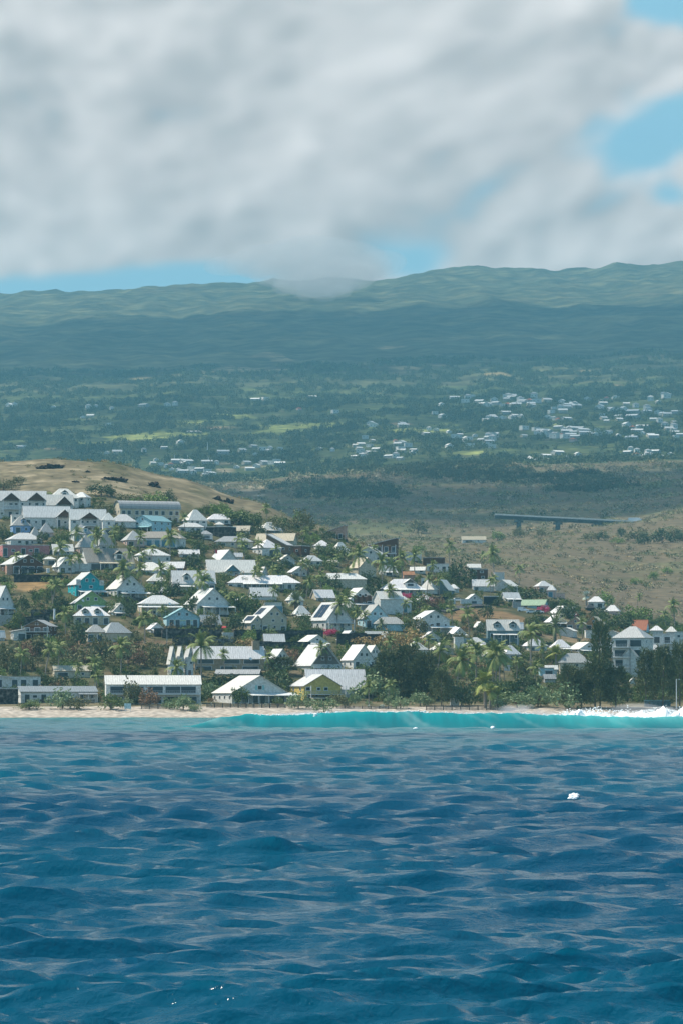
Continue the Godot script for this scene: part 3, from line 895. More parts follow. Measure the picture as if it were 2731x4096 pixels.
func house(called: String, label: String, cat: String, xl: float, xr: float, yt: float, ye: float, yb: float, t: String, yaw: float, k: float, wall: String, roof: String, ex := {}) -> Node3D:
	var xc := (xl + xr) / 2.0
	var P := ground_at(xc, yb) if not ex.has("at") else ground_at(xc, yb, ex.at)
	var s := -P.z / (FOCAL * 4.0)
	var a := deg_to_rad(yaw)
	var over: float = ex.get("over", 0.4 if t != "f" else 0.2)
	var w := maxf(1.2, ((xr - xl) * s - over * 1.6) / (absf(cos(a)) + k * absf(sin(a))))
	if t != "f" and t != "c":
		w *= 1.06
	var d := w * k
	var hw := (yb - ye) * s
	var hr := maxf((ye - yt) * s * 1.06, 0.02)
	var o := thing(called, label, cat, P + Vector3(0, 0, -(w * absf(sin(a)) + d * absf(cos(a))) / 2.0), a, ex.get("group", ""))
	taken.append([xl, xr, yt, yb, -P.z] if ex.has("filler") else [xl, xr, yt, yb, -P.z, short_of(label), o.position])
	part("wall", walls_mesh(t, w, d, hw, hr), M["w_" + wall], o)
	box("foundation", Vector3(0, -1.75, 0), Vector3(w + 0.5, 3.5, d + 0.5), M[ex.get("base", "w_stone")], o)
	var rf := part("roof", roof_mesh(t, w, d, hw, hr, over), M["r_" + roof + str(int(xl) % 3 if xl > 0 else 0)], o)
	var floors: int = ex.get("n", maxi(1, int(round(hw / 3.0))))
	var fh := hw / floors
	var glass: String = ex.get("glass", "glass")
	var seen_side := "l" if yaw >= 0 else "r"
	var sgn := -1.0 if seen_side == "l" else 1.0
	if not ex.has("blank"):
		var big: float = ex.get("big", 0.0)
		for q in floors:
			var cnt := maxi(1, int(w / ex.get("gap", 2.8)))
			for i in cnt:
				if big == 0.0 and cnt > 2 and rng.randf() < 0.28: continue
				var u := (i + 0.5 + rng.randf_range(-0.18, 0.18)) / cnt - 0.5
				var ww := minf(1.25, w / cnt * 0.6) * rng.randf_range(0.75, 1.35)
				var hh := minf(1.25, fh * 0.5) * rng.randf_range(0.8, 1.15)
				var yy := fh * (q + 0.56)
				if big > 0.0 or (q == 0 and i % 2 == 0):
					ww = w / cnt * maxf(big, 0.6); hh = fh * 0.74; yy = fh * (q + 0.40)
				window_on(o, Vector3(u * w, yy, d / 2), Vector2(ww, hh), "f", glass)
			if absf(sin(a)) > 0.2:
				var cs := maxi(1, int(d / 3.4))
				for i in cs:
					window_on(o, Vector3(sgn * w / 2, fh * (q + 0.56), ((i + 0.5) / cs - 0.5) * d), Vector2(1.1, minf(1.15, fh * 0.45)), seen_side, glass)
		if t == "g" and hr > 2.0 and not ex.has("plain_gable"):
			for u in ([-0.12, 0.12] if hr > 3.2 else [0.0]):
				window_on(o, Vector3(u * w, hw + hr * 0.3, d / 2), Vector2(minf(1.2, w * 0.14), minf(1.25, hr * 0.36)), "f", glass)
	if ex.has("panel"):    # a coloured or boarded field on the front: x from, to, y from, to as shares of width and wall height
		for p in ([ex.panel] if ex.panel[0] is float else ex.panel):
			box("facade_panel", Vector3((p[0] + p[1]) / 2 * w - w / 2, (p[2] + p[3]) / 2 * hw, d / 2), Vector3((p[1] - p[0]) * w, (p[3] - p[2]) * hw, 0.12), M[p[4]], o)
	if ex.has("truss"):    # wood sheet standing for the shaded open gable, with a wooden truss
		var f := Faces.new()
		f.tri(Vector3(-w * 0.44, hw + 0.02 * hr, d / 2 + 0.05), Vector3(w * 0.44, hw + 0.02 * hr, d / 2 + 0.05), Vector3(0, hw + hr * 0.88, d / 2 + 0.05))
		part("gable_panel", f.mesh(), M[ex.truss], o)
		var tr := Faces.new()
		tr.block(Vector3(0, hw + hr * 0.45, d / 2 + 0.12), Vector3(0.16, hr * 0.85, 0.12))
		tr.block(Vector3(0, hw + hr * 0.34, d / 2 + 0.12), Vector3(w * 0.56, 0.16, 0.12))
		part("truss", tr.mesh(), M.w_wood, o)
	if ex.has("ver"):      # lean-to roof on posts before the front: height share, depth, material, from, to
		var v: Array = ex.ver
		var x0: float = (v[3] - 0.5) * w
		var x1: float = (v[4] - 0.5) * w
		var y0: float = hw * v[0]
		var y1: float = y0 - v[1] * 0.22
		var f := Faces.new()
		f.slab(Vector3(x0, y1, d / 2 + v[1]), Vector3(x1, y1, d / 2 + v[1]), Vector3(x1, y0, d / 2 + 0.05), Vector3(x0, y0, d / 2 + 0.05), 0.14)
		part("veranda_roof", f.mesh(), M["r_" + v[2]], o)
		var np := maxi(2, int((x1 - x0) / 3.0) + 1)
		for i in np:
			var px := lerpf(x0 + 0.2, x1 - 0.2, i / float(np - 1))
			box("post", Vector3(px, (y1 - 2.6) / 2, d / 2 + v[1] - 0.25), Vector3(0.2, y1 + 2.4, 0.2), M.frame, o)
		box("terrace", Vector3((x0 + x1) / 2, -1.3, d / 2 + v[1] / 2), Vector3(x1 - x0, 2.7, v[1]), M[ex.get("base", "w_stone")], o)
	if ex.has("bal"):      # balcony: floor share, depth, from, to
		for v in ([ex.bal] if ex.bal[0] is float else ex.bal):
			var x0: float = (v[2] - 0.5) * w
			var x1: float = (v[3] - 0.5) * w
			box("balcony", Vector3((x0 + x1) / 2, hw * v[0], d / 2 + v[1] / 2), Vector3(x1 - x0, 0.25, v[1]), M[ex.get("balmat", "frame")], o)
			railing(o, x0, x1, hw * v[0] + 0.12, d / 2 + v[1] - 0.06)
			for px in [x0 + 0.15, x1 - 0.15]:
				box("post", Vector3(px, hw * 0.5 - 0.3, d / 2 + v[1] - 0.15), Vector3(0.22, hw + 0.5, 0.22), M.frame, o)
	if ex.has("bays"):     # gabled bays standing out of the front: centre, width as shares, depth, rise
		for v in ex.bays:
			var bw: float = v[1] * w
			var bx: float = (v[0] - 0.5) * w
			var bd: float = v[2]
			var f := Faces.new()
			var hb: float = hw * v[4]
			var br: float = v[3]
			var zc := d / 2 + bd
			f.slab(Vector3(bx - bw / 2 - 0.4, hb - 0.3, zc - d * 0.5), Vector3(bx - bw / 2 - 0.4, hb - 0.3, zc + 0.5), Vector3(bx, hb + br, zc + 0.5), Vector3(bx, hb + br, zc - d * 0.5), 0.16)
			f.slab(Vector3(bx + bw / 2 + 0.4, hb - 0.3, zc + 0.5), Vector3(bx + bw / 2 + 0.4, hb - 0.3, zc - d * 0.5), Vector3(bx, hb + br, zc - d * 0.5), Vector3(bx, hb + br, zc + 0.5), 0.16)
			part("bay_roof", f.mesh(), M["r_" + v[5]], o)
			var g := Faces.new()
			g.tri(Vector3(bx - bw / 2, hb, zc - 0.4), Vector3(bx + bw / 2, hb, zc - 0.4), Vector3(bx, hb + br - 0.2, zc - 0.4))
			part("gable_panel", g.mesh(), M[v[6]], o)  # wood-brown sheets stand for the shade of a recessed gable
			for q in [-1.0, 1.0]:
				box("bay_post", Vector3(bx + q * (bw / 2 - 0.2), hb / 2 - 0.4, zc - 0.2), Vector3(0.4, hb + 0.8, 0.4), M.frame, o)
			for q in floors:
				if q > 0 or floors == 1:
					box("balcony", Vector3(bx, fh * q * 0.98 + 0.05, d / 2 + bd / 2), Vector3(bw - 0.1, 0.25, bd), M.frame, o)
					railing(o, bx - bw / 2 + 0.4, bx + bw / 2 - 0.4, fh * q + 0.15, zc - 0.1)
	if ex.has("dorm"):     # dormers on the slope that faces the sea: x share, width
		for v in ex.dorm:
			var bx: float = (v[0] - 0.5) * w
			var bw: float = v[1]
			var y0: float = hw + hr * 0.12
			var hd: float = hr * 0.5
			var zf := d / 2 * 0.86
			var dm := box("dormer", Vector3(bx, y0 + hd * 0.45, zf - d * 0.16), Vector3(bw, hd * 0.9, d * 0.32), M["w_" + wall], o)
			var f := Faces.new()
			var top := y0 + hd * 0.9
			f.slab(Vector3(bx - bw * 0.65, top - 0.1, zf - d * 0.4), Vector3(bx - bw * 0.65, top - 0.1, zf + 0.3), Vector3(bx, top + bw * 0.42, zf + 0.3), Vector3(bx, top + bw * 0.42, zf - d * 0.4), 0.12)
			f.slab(Vector3(bx + bw * 0.65, top - 0.1, zf + 0.3), Vector3(bx + bw * 0.65, top - 0.1, zf - d * 0.4), Vector3(bx, top + bw * 0.42, zf - d * 0.4), Vector3(bx, top + bw * 0.42, zf + 0.3), 0.12)
			part("dormer_roof", f.mesh(), M["r_" + roof], o)
			window_on(o, Vector3(bx, y0 + hd * 0.48, zf), Vector2(bw * 0.66, hd * 0.66), "f", glass)
	if ex.has("solar"):    # panels on the slope that the photograph shows: along from, to, up from, to, columns, rows
		var v: Array = ex.solar
		for i in v[4]:
			for j in v[5]:
				var u := lerpf(v[0], v[1], (i + 0.5) / v[4])
				var q := lerpf(v[2], v[3], (j + 0.5) / v[5])
				var pn := part("solar_panel", unit_box, M.solar, rf)
				var slope := atan2(hr, w / 2) if t == "g" else atan2(hr, d / 2)
				var lw: float = (v[1] - v[0]) * (d if t == "g" else w) / v[4] * 0.9
				var lh: float = (v[3] - v[2]) * Vector2(hr, (w if t == "g" else d) / 2).length() / v[5] * 0.92
				if t == "g":
					pn.basis = Basis(Vector3(0, 0, 1), slope) * Basis.from_scale(Vector3(lh, 0.08, lw))
					pn.position = Vector3(-w / 2 * (1.0 - q), hw + hr * q + 0.08, (u - 0.5) * -d)
				else:
					pn.basis = Basis(Vector3(1, 0, 0), slope) * Basis.from_scale(Vector3(lw, 0.08, lh))
					pn.position = Vector3((u - 0.5) * w, hw + hr * q + 0.08, d / 2 * (1.0 - q))
	if ex.has("chim"):
		box("chimney", Vector3((ex.chim[0] - 0.5) * w, hw + hr * 0.6, 0), Vector3(ex.chim[1], hr * 1.2 + ex.chim[2], ex.chim[1]), M["w_" + wall], rf)
	if ex.has("shut"):     # shuttered window in the gable
		var y := hw + hr * 0.28
		for q in [-1.0, 1.0]:
			box("shutter", Vector3(q * 1.25, y, d / 2 + 0.08), Vector3(0.7, 1.5, 0.1), M.shutter, o)
		window_on(o, Vector3(0, y, d / 2), Vector2(1.6, 1.5), "f")
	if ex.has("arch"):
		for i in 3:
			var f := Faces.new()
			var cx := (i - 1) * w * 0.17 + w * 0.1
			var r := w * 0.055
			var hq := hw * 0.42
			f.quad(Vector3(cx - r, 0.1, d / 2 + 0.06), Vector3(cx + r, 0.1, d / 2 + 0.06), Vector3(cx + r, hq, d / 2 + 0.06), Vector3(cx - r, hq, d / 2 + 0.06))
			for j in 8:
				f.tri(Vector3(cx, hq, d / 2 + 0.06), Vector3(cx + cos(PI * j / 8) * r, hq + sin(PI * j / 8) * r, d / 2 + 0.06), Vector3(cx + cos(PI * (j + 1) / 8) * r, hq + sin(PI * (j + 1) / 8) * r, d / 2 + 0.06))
			part("archway_shade", f.mesh(), M.glass, o)  # flat dark sheet for the shade inside each arch
	if ex.has("dish"):
		var f := Faces.new()
		for j in 12:
			var p0 := Vector3(cos(TAU * j / 12) * 0.55, sin(TAU * j / 12) * 0.55, 0.16)
			var p1 := Vector3(cos(TAU * (j + 1) / 12) * 0.55, sin(TAU * (j + 1) / 12) * 0.55, 0.16)
			f.tri(Vector3.ZERO, p0, p1); f.tri(Vector3(0, 0, -0.04), p1, p0)
		var ds := part("satellite_dish", f.mesh(), M.frame, o)
		ds.position = Vector3((ex.dish[0] - 0.5) * w, hw * ex.dish[1], d / 2 + 0.5)
		ds.rotation = Vector3(-0.5, 0.3, 0)
	return o

# a wall that follows the ground between two pixels of its foot
func low_wall(called: String, label: String, cat: String, x0: float, y0: float, x1: float, y1: float, high: float, material: String, deep := 0.5) -> Node3D:
	var A := ground_at(x0, y0)
	var B := ground_at(x1, y1)
	var n := maxi(1, int((B - A).length() / 6.0))
	var mid := (A + B) / 2
	var o := thing(called, label, cat, mid)
	var f := Faces.new()
	var side := Vector3(-(B - A).z, 0, (B - A).x).normalized() * -deep
	if side.z > 0: side = -side
	for k in n:
		var p := A.lerp(B, k / float(n)) - mid
		var q := A.lerp(B, (k + 1) / float(n)) - mid
		var hp := high * (1.0 + 0.05 * sin(k * 2.1))
		var dn := Vector3(0, -2.0, 0)
		var u := Vector3(0, hp, 0)
		f.quad(p + dn, q + dn, q + u, p + u)
		f.quad(q + dn + side, p + dn + side, p + u + side, q + u + side)
		f.quad(p + u, q + u, q + u + side, p + u + side)
		f.quad(q + dn, q + dn + side, q + u + side, q + u)
		f.quad(p + dn + side, p + dn, p + u, p + u + side)
	part("masonry", f.mesh(), M[material], o)
	return o

# smaller houses half hidden among the gardens
func build_more_houses() -> void:
	rng.seed = 2024
	var made := 0
	for k in 2500:
		if made >= 38: break
		var x := rng.randf_range(240.0, 2480.0)
		var y := rng.randf_range(village_top(x) + 55.0, 2640.0)
		var w := rng.randf_range(70.0, 118.0)
		var e := rng.randf_range(15.0, 22.0)
		var r := rng.randf_range(20.0, 34.0)
		if Vector2((x - 1960.0) / 230.0, (y - 2470.0) / 55.0).length() < 1.0 or (y > 2535.0 and x < 1000.0): continue
		var ok := true
		for t in taken:
			var ox := minf(x + w / 2, t[1]) - maxf(x - w / 2, t[0])
			var oy := minf(y, t[3]) - maxf(y - e - r, t[2])
			if ox > 8.0 and oy > 6.0:
				ok = false
				break
		if not ok: continue
		var P := ground_at(x, y)
		var t: String = ["g", "h", "s", "g", "h"][rng.randi() % 5]
		var what: String = {"g": "small white gabled house", "h": "small white hip-roofed house", "s": "small white side-gabled house"}[t]
		var ex := {"gap": 3.6, "filler": 1, "group": "small white houses half hidden among the gardens"}
		if rng.randf() < 0.4: ex["ver"] = [0.85, 2.4, "white", 0.0, 1.0]
		house("small_house", near_label(what, P), "house", x - w / 2, x + w / 2, y - e - r, y - e, y, t, rng.randf_range(8.0, 34.0), rng.randf_range(0.6, 0.95), "white" if rng.randf() < 0.75 else "cream", "white" if rng.randf() < 0.7 else "pale", ex)
		made += 1

func build_houses() -> void:
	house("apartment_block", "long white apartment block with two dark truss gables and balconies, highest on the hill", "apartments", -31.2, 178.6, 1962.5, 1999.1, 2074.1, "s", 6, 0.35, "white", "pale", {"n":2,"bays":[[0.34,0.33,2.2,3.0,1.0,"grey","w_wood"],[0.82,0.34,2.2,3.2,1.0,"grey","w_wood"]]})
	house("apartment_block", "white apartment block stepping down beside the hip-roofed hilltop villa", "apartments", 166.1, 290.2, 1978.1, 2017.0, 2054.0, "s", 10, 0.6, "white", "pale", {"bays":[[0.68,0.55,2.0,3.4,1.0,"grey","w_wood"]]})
	house("hilltop_villa", "white hip-roofed villa at the bare hill edge with roof cutout", "villa", 187.5, 312.5, 1953.6, 1989.3, 2033.9, "h", 12, 0.7, "white", "white", {"dorm":[[0.5,2.6]]})
	house("annex", "low white hip annex at the end of the hilltop villa", "annex", 285.7, 360.7, 1967.9, 1987.5, 2029.5, "h", -20, 0.8, "white", "white", {})
	house("barrel_roofed_building", "long building with curved grey metal roof and cream end wall", "building", 450.9, 719.2, 2001.8, 2033.9, 2085.3, "c", 22, 0.28, "cream", "grey", {"n":2,"big":0.55,"over":0.5})
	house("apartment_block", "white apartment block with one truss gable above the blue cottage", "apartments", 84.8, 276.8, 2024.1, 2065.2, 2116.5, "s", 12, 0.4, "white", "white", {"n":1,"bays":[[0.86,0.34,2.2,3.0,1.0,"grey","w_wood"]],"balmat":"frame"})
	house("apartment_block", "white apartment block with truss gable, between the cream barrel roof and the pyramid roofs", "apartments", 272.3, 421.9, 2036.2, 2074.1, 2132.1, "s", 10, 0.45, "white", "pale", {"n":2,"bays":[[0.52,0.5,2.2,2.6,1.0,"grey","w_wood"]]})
	house("apartment_wing", "narrow white wing with balcony joined to the truss-gabled apartments", "apartments", 404.0, 459.8, 2050.9, 2079.5, 2143.3, "h", 8, 0.9, "white", "pale", {"n":2,"bal":[0.5,1.6,0.0,1.0]})
	house("hipped_house", "grey-roofed hip house with white walls beside the pale blue gable", "house", 435.3, 542.4, 2056.2, 2083.9, 2109.8, "h", 10, 0.7, "white", "pale", {})
	house("gabled_house", "pale blue gabled house with light teal metal roof", "house", 531.2, 680.8, 2059.8, 2082.1, 2127.7, "g", -38, 1.2, "sky", "teal", {"ver":[0.55,3.0,"teal",0.0,1.0]})
	house("flat_roofed_house", "plain white flat-roofed block behind the blue cottage", "house", 35.7, 166.1, 2058.9, 2060.7, 2114.3, "f", 10, 0.5, "white", "white", {"n":2})
	house("blue_cottage", "small bright blue cottage with grey pyramid roof and dormer", "house", 34.8, 120.5, 2062.9, 2100.0, 2134.4, "p", 14, 0.9, "blue", "grey", {"dorm":[[0.62,1.8]]})
	house("pavilion", "lowest-walled pyramid roof directly in front of the blue cottage", "pavilion", 109.4, 166.1, 2105.4, 2144.6, 2156.7, "p", 20, 1.0, "rose", "grey", {})
	house("pavilion", "pyramid-roofed pavilion with chimney-like ridge cap behind the blue cottage", "pavilion", 147.3, 214.3, 2089.7, 2128.6, 2150.0, "p", 15, 1.0, "rose", "grey", {})
	house("pavilion", "white-walled pyramid pavilion with a blue dormer", "pavilion", 270.1, 375.0, 2096.4, 2134.8, 2165.6, "p", 18, 1.0, "white", "grey", {"dorm":[[0.6,2.0]],"glass":"blueglass"})
	house("pavilion", "largest pyramid-roofed pavilion with pale pink walls above the arched house", "pavilion", 292.4, 386.2, 2138.8, 2187.9, 2212.5, "p", 22, 1.0, "rose", "grey", {})
	house("pavilion", "pyramid roof half hidden by palms beside the largest pavilion", "pavilion", 379.5, 455.4, 2119.6, 2181.2, 2196.9, "p", 18, 1.0, "white", "grey", {})
	house("pavilion", "pink-walled pyramid pavilion beneath the grey hip house", "pavilion", 482.1, 578.1, 2121.0, 2158.9, 2185.7, "p", 20, 1.0, "rose", "grey", {})
	house("bungalow", "long low bungalow with dull grey hip roof and blue panes", "house", 549.1, 714.3, 2125.4, 2150.0, 2190.2, "h", -6, 0.45, "white", "beige", {"glass":"blueglass","big":0.7})
	house("pink_house", "two-storey house, white above and deep pink below", "house", 15.6, 166.1, 2129.9, 2155.4, 2182.1, "h", 18, 0.7, "white", "pale", {"gap":2.4})
	house("pink_terrace_house", "deep pink ground storey with flat white terrace under the white upper house", "house", -13.4, 196.4, 2177.7, 2180.4, 2228.1, "f", 14, 0.5, "pink", "white", {"n":1,"gap":3.0})
	house("open_house", "dark open-fronted gabled house with grey roof above the black stone wall", "house", -4.5, 167.4, 2219.2, 2253.6, 2297.3, "g", 28, 1.0, "wood", "pale", {"big":0.8,"ver":[0.6,2.5,"dark",0.1,1.0]})  # wood-brown walls stand for the dark interior behind the open front
	house("pink_shed", "small salmon pink flat shed beside the black stone wall", "shed", 17.9, 67.9, 2259.8, 2261.6, 2299.6, "f", 20, 0.6, "salmon", "cream", {"blank":1})
	house("gabled_house", "small white gabled house between the pink house and the arched house", "house", 206.2, 299.1, 2228.1, 2262.5, 2292.9, "g", 25, 1.1, "white", "pale", {})
	house("arched_house", "big white house with beige tiled roof and three dark arches", "house", 312.5, 529.0, 2192.4, 2246.0, 2279.5, "s", 20, 0.6, "white", "beige", {"arch":1,"gap":9.0,"dorm":[[0.7,3.2]],"ver":[0.95,2.2,"cream",0.25,1.0]})
	house("gabled_house", "small gabled porch house leaning on the arched house", "house", 274.6, 332.6, 2225.9, 2249.1, 2272.8, "g", 30, 1.0, "white", "beige", {})
	house("hipped_house", "white hip-roofed house with brown shutters beside the arched house", "house", 531.2, 678.6, 2194.6, 2219.6, 2252.7, "h", 14, 0.7, "white", "white", {})
	house("hipped_house", "broad white hip roof low among the palms below the brown-shuttered house", "house", 526.8, 669.6, 2248.2, 2279.5, 2292.9, "h", 8, 0.8, "white", "white", {"blank":1})
	house("teal_house", "turquoise gabled house with white windows and a veranda", "house", 267.9, 412.9, 2289.3, 2335.3, 2386.6, "g", 24, 0.8, "teal", "pale", {"ver":[0.52,3.4,"white",0.05,1.05],"panel":[[0.0,0.16,0.9,1.35,"w_white"],[0.84,1.0,0.9,1.3,"w_white"]]})
	house("gabled_house", "white gabled house with long awning next to the turquoise house", "house", 421.9, 575.9, 2301.8, 2351.8, 2391.1, "g", 26, 0.9, "white", "pale", {"ver":[0.62,3.0,"white",0.1,1.25]})
	house("green_house", "light green gabled house with two small attic windows", "house", 276.8, 432.1, 2364.3, 2410.3, 2448.2, "g", 14, 0.8, "green", "pale", {"ver":[0.72,3.0,"white",0.45,1.05],"dish":[0.22,1.2]})
	house("villa", "white steep-roofed villa on a tall pale wall", "villa", -49.1, 53.6, 2345.5, 2419.2, 2461.6, "g", 32, 0.9, "white", "white", {"ver":[0.75,2.5,"white",0.0,1.0]})
	house("shed", "dark mono-pitch canopy on a stone stub behind the timber-gabled house", "shed", 91.5, 196.4, 2456.2, 2469.6, 2501.8, "m", 0, 0.5, "stone", "dark", {"blank":1})
	house("timber_house", "house with timber gable, railed deck and dark ground floor", "house", 96.0, 221.9, 2479.5, 2502.7, 2557.6, "g", -14, 0.9, "wood", "grey", {"n":2,"big":0.7,"truss":"w_timber","bal":[0.55,2.6,-0.02,1.02]})  # wood walls, dark brown to carry the shaded interior as well
	house("annex", "small white flat annex with dark door beside the timber-gabled house", "annex", 40.2, 107.1, 2514.3, 2524.1, 2562.1, "m", 24, 0.6, "white", "grey", {})
	house("dormered_house", "white hip house with two pointed dormers below the green house", "house", 290.2, 438.4, 2428.1, 2461.6, 2499.6, "h", 4, 0.6, "cream", "white", {"dorm":[[0.32,2.2],[0.66,2.2]],"big":0.6})
	house("hipped_house", "twin grey hip-roofed cottage with blank pale walls", "house", 392.9, 523.2, 2490.6, 2529.5, 2568.8, "h", 28, 0.7, "cream", "grey", {"blank":1})
	house("porch_house", "grey hip cottage with open square porch beside the twin hip cottage", "house", 334.8, 425.0, 2499.6, 2526.8, 2568.8, "h", 16, 0.8, "cream", "grey", {"big":0.5})
	house("villa", "white flared-hip villa with wide veranda above the blue gabled cottage", "villa", 546.9, 712.1, 2381.2, 2412.5, 2463.8, "h", 12, 0.7, "cream", "white", {"ver":[0.8,2.6,"white",-0.1,1.1],"dish":[0.75,0.95]})
	house("blue_gabled_cottage", "pale blue gabled cottage with green striped awning above the stone wall", "house", 650.0, 797.3, 2432.6, 2468.3, 2509.8, "g", 10, 0.8, "sky", "teal", {"panel":[0.1,0.9,0.62,0.72,"awning"],"big":0.55})
	house("workshop", "cream corrugated workshop with low gable among beach palms", "workshop", 207.6, 362.5, 2662.5, 2681.2, 2713.8, "s", 10, 0.5, "cream", "cream", {"gap":5.5})
	house("flat_roofed_house", "white flat-roofed houses corner with canopy among palms by the beach", "house", -17.9, 165.2, 2696.0, 2707.1, 2751.8, "f", 8, 0.5, "white", "cream", {"big":0.5})
	house("beach_house", "white beach house with long dark grey low roof", "house", 62.5, 380.4, 2745.1, 2765.2, 2812.1, "s", 12, 0.45, "white", "slate", {"ver":[0.9,2.6,"slate",0.75,1.0]})
	house("carport", "flat concrete canopy on stone piers at the sand", "carport", -22.3, 73.7, 2754.0, 2756.2, 2816.5, "f", 0, 0.5, "stone", "pale", {"blank":1})
	house("modern_house", "long white modern beach house with wide glass fronts", "house", 421.9, 795.1, 2702.7, 2734.8, 2816.5, "s", 6, 0.3, "white", "white", {"n":2,"big":0.84,"gap":5.0,"bal":[0.48,1.8,0.0,1.0]})
	house("tower_house", "narrow white gable of a row of three with tall fins", "house", 667.9, 707.1, 2586.6, 2635.7, 2704.9, "g", 24, 1.4, "white", "white", {"n":2,"gap":3.0,"group":"row of three narrow white gables"})
	house("tower_house", "narrow white gable of a row of three with tall fins", "house", 700.0, 739.3, 2586.6, 2635.7, 2704.9, "g", 24, 1.4, "white", "white", {"n":2,"gap":3.0,"group":"row of three narrow white gables"})
	house("tower_house", "narrow white gable of a row of three with tall fins", "house", 732.1, 777.2, 2586.6, 2635.7, 2704.9, "g", 24, 1.4, "white", "white", {"n":2,"gap":3.0,"group":"row of three narrow white gables"})
	house("long_house", "long white-roofed house with open dark ground floor and beige chimney", "house", 770.5, 1051.8, 2586.6, 2630.4, 2683.9, "s", 10, 0.3, "tan", "white", {"big":0.7,"gap":6.0,"chim":[0.9,2.4,2.2],"dish":[0.8,0.9]})
	house("gabled_house", "white gable next to the beige chimney", "house", 1013.8, 1078.6, 2596.4, 2635.7, 2671.4, "g", 28, 1.2, "white", "white", {})
	house("gabled_house", "wide white gable with dark window at the end of the long white roof", "house", 1062.9, 1161.2, 2596.9, 2636.6, 2675.9, "g", 30, 1.0, "white", "white", {})
	house("sheds_row", "low grey metal shed roofs behind the beach gable house", "shed", 864.3, 1042.9, 2678.1, 2693.8, 2707.1, "s", -8, 0.4, "grey", "grey", {"blank":1})
	house("beach_gable_house", "white gabled beach house with turquoise shutters and white veranda", "house", 850.9, 1143.3, 2704.9, 2769.6, 2814.3, "g", 27, 0.75, "white", "pale", {"shut":1,"plain_gable":1,"ver":[0.98,4.0,"white",0.2,1.12],"big":0.5})
	house("yellow_house", "yellow gabled house with railed balcony near the beach", "house", 1161.2, 1362.1, 2699.1, 2742.0, 2803.1, "g", 27, 0.75, "yellow", "pale", {"n":2,"plain_gable":1,"bal":[0.42,2.4,0.1,1.05],"ver":[0.3,3.4,"cream",0.1,1.1]})
	house("warehouse", "broad plain white roof behind the yellow house", "building", 1217.0, 1460.3, 2680.4, 2751.8, 2796.4, "s", 10, 0.5, "white", "white", {"blank":1})
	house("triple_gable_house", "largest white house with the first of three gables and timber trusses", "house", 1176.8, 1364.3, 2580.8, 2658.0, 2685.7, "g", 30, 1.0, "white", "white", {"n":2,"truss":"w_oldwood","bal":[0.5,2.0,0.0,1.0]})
	house("triple_gable_house", "middle white gable with dark doors, joined to the truss-gabled house", "house", 1367.0, 1498.7, 2580.8, 2635.7, 2678.1, "g", 30, 0.9, "white", "white", {"n":1,"dish":[0.75,0.6]})
	house("triple_gable_house", "end gable joined to the middle white gable", "house", 1447.3, 1525.4, 2582.1, 2617.9, 2662.5, "g", 30, 0.9, "white", "white", {"n":1})
	house("shed", "cream lean-to roof by the big evergreen tree", "shed", 1391.5, 1433.9, 2678.1, 2702.7, 2729.5, "g", 35, 1.1, "white", "cream", {"blank":1})
	house("solar_house", "white steep house with solar panels on roof and lower wing", "house", 1002.7, 1146.4, 2423.7, 2469.6, 2523.2, "g", 33, 0.75, "cream", "pale", {"n":2,"solar":[0.45,0.95,0.25,0.8,3,2]})
	house("solar_wing", "low wing roofed with solar panels beside the steep solar house", "annex", 964.7, 1056.2, 2461.6, 2488.4, 2523.2, "g", 40, 0.9, "cream", "pale", {"solar":[0.1,0.9,0.2,0.85,4,2]})
	house("solar_house", "white house with three tall rows of solar panels above the bougainvillea", "house", 1239.3, 1404.5, 2410.3, 2477.2, 2526.3, "g", 36, 0.9, "white", "pale", {"n":1,"solar":[0.35,0.9,0.1,0.85,2,4],"bal":[0.7,2.0,0.0,1.0]})
	house("gabled_house", "white gabled house with long shaded veranda behind a coconut palm", "house", 737.1, 914.3, 2354.5, 2412.5, 2459.4, "g", 27, 0.85, "white", "pale", {"ver":[0.82,3.2,"white",0.1,1.1]})
	house("hipped_house", "white two-storey hip house on the upper slope above the stone bastion", "house", 730.4, 828.6, 2038.4, 2079.5, 2116.1, "h", 24, 0.8, "white", "white", {"n":2})
	house("hipped_house", "white low hip house beside the gazebo on the upper slope", "house", 821.9, 922.3, 2054.9, 2075.9, 2095.1, "h", 14, 0.6, "white", "white", {})
	house("gazebo", "small white pyramid gazebo on the stone bastion", "gazebo", 856.2, 896.4, 2086.2, 2096.4, 2106.2, "p", 10, 1.0, "white", "white", {"blank":1})
	house("stone_bastion", "stone terrace bastion with white parapet", "terrace", 820.5, 945.5, 2104.0, 2107.1, 2153.1, "f", -24, 0.7, "stone", "white", {"blank":1})
	house("lean_to_house", "grey-roofed low house under the two-storey hip house", "house", 708.0, 816.1, 2090.6, 2106.2, 2129.5, "h", 8, 0.6, "white", "pale", {})
	house("lean_to_house", "small grey-roofed house with a balcony beside the stone bastion", "house", 795.1, 849.6, 2121.9, 2135.3, 2157.6, "h", 12, 0.8, "white", "grey", {"bal":[0.1,1.5,0.0,1.0]})
	house("bungalow", "dull grey hip bungalow with white side wall above a dark deck", "house", 632.1, 741.5, 2128.6, 2151.8, 2193.3, "h", -16, 0.6, "white", "beige", {})
	house("flat_roofed_house", "white roof with a wide window slot among trees", "house", 711.6, 797.3, 2197.8, 2213.4, 2232.1, "s", 6, 0.6, "white", "white", {"big":0.6,"gap":4.0})
	house("bungalow", "white low-roofed bungalow with cream wall and small garage", "house", 855.4, 1010.7, 2144.2, 2165.2, 2191.1, "h", 8, 0.5, "cream", "grey", {"gap":5.0})
	house("cottage", "cream-roofed cottage edge beyond the stone bastion", "house", 930.4, 1004.9, 2102.7, 2120.5, 2133.0, "s", -12, 0.6, "white", "cream", {})
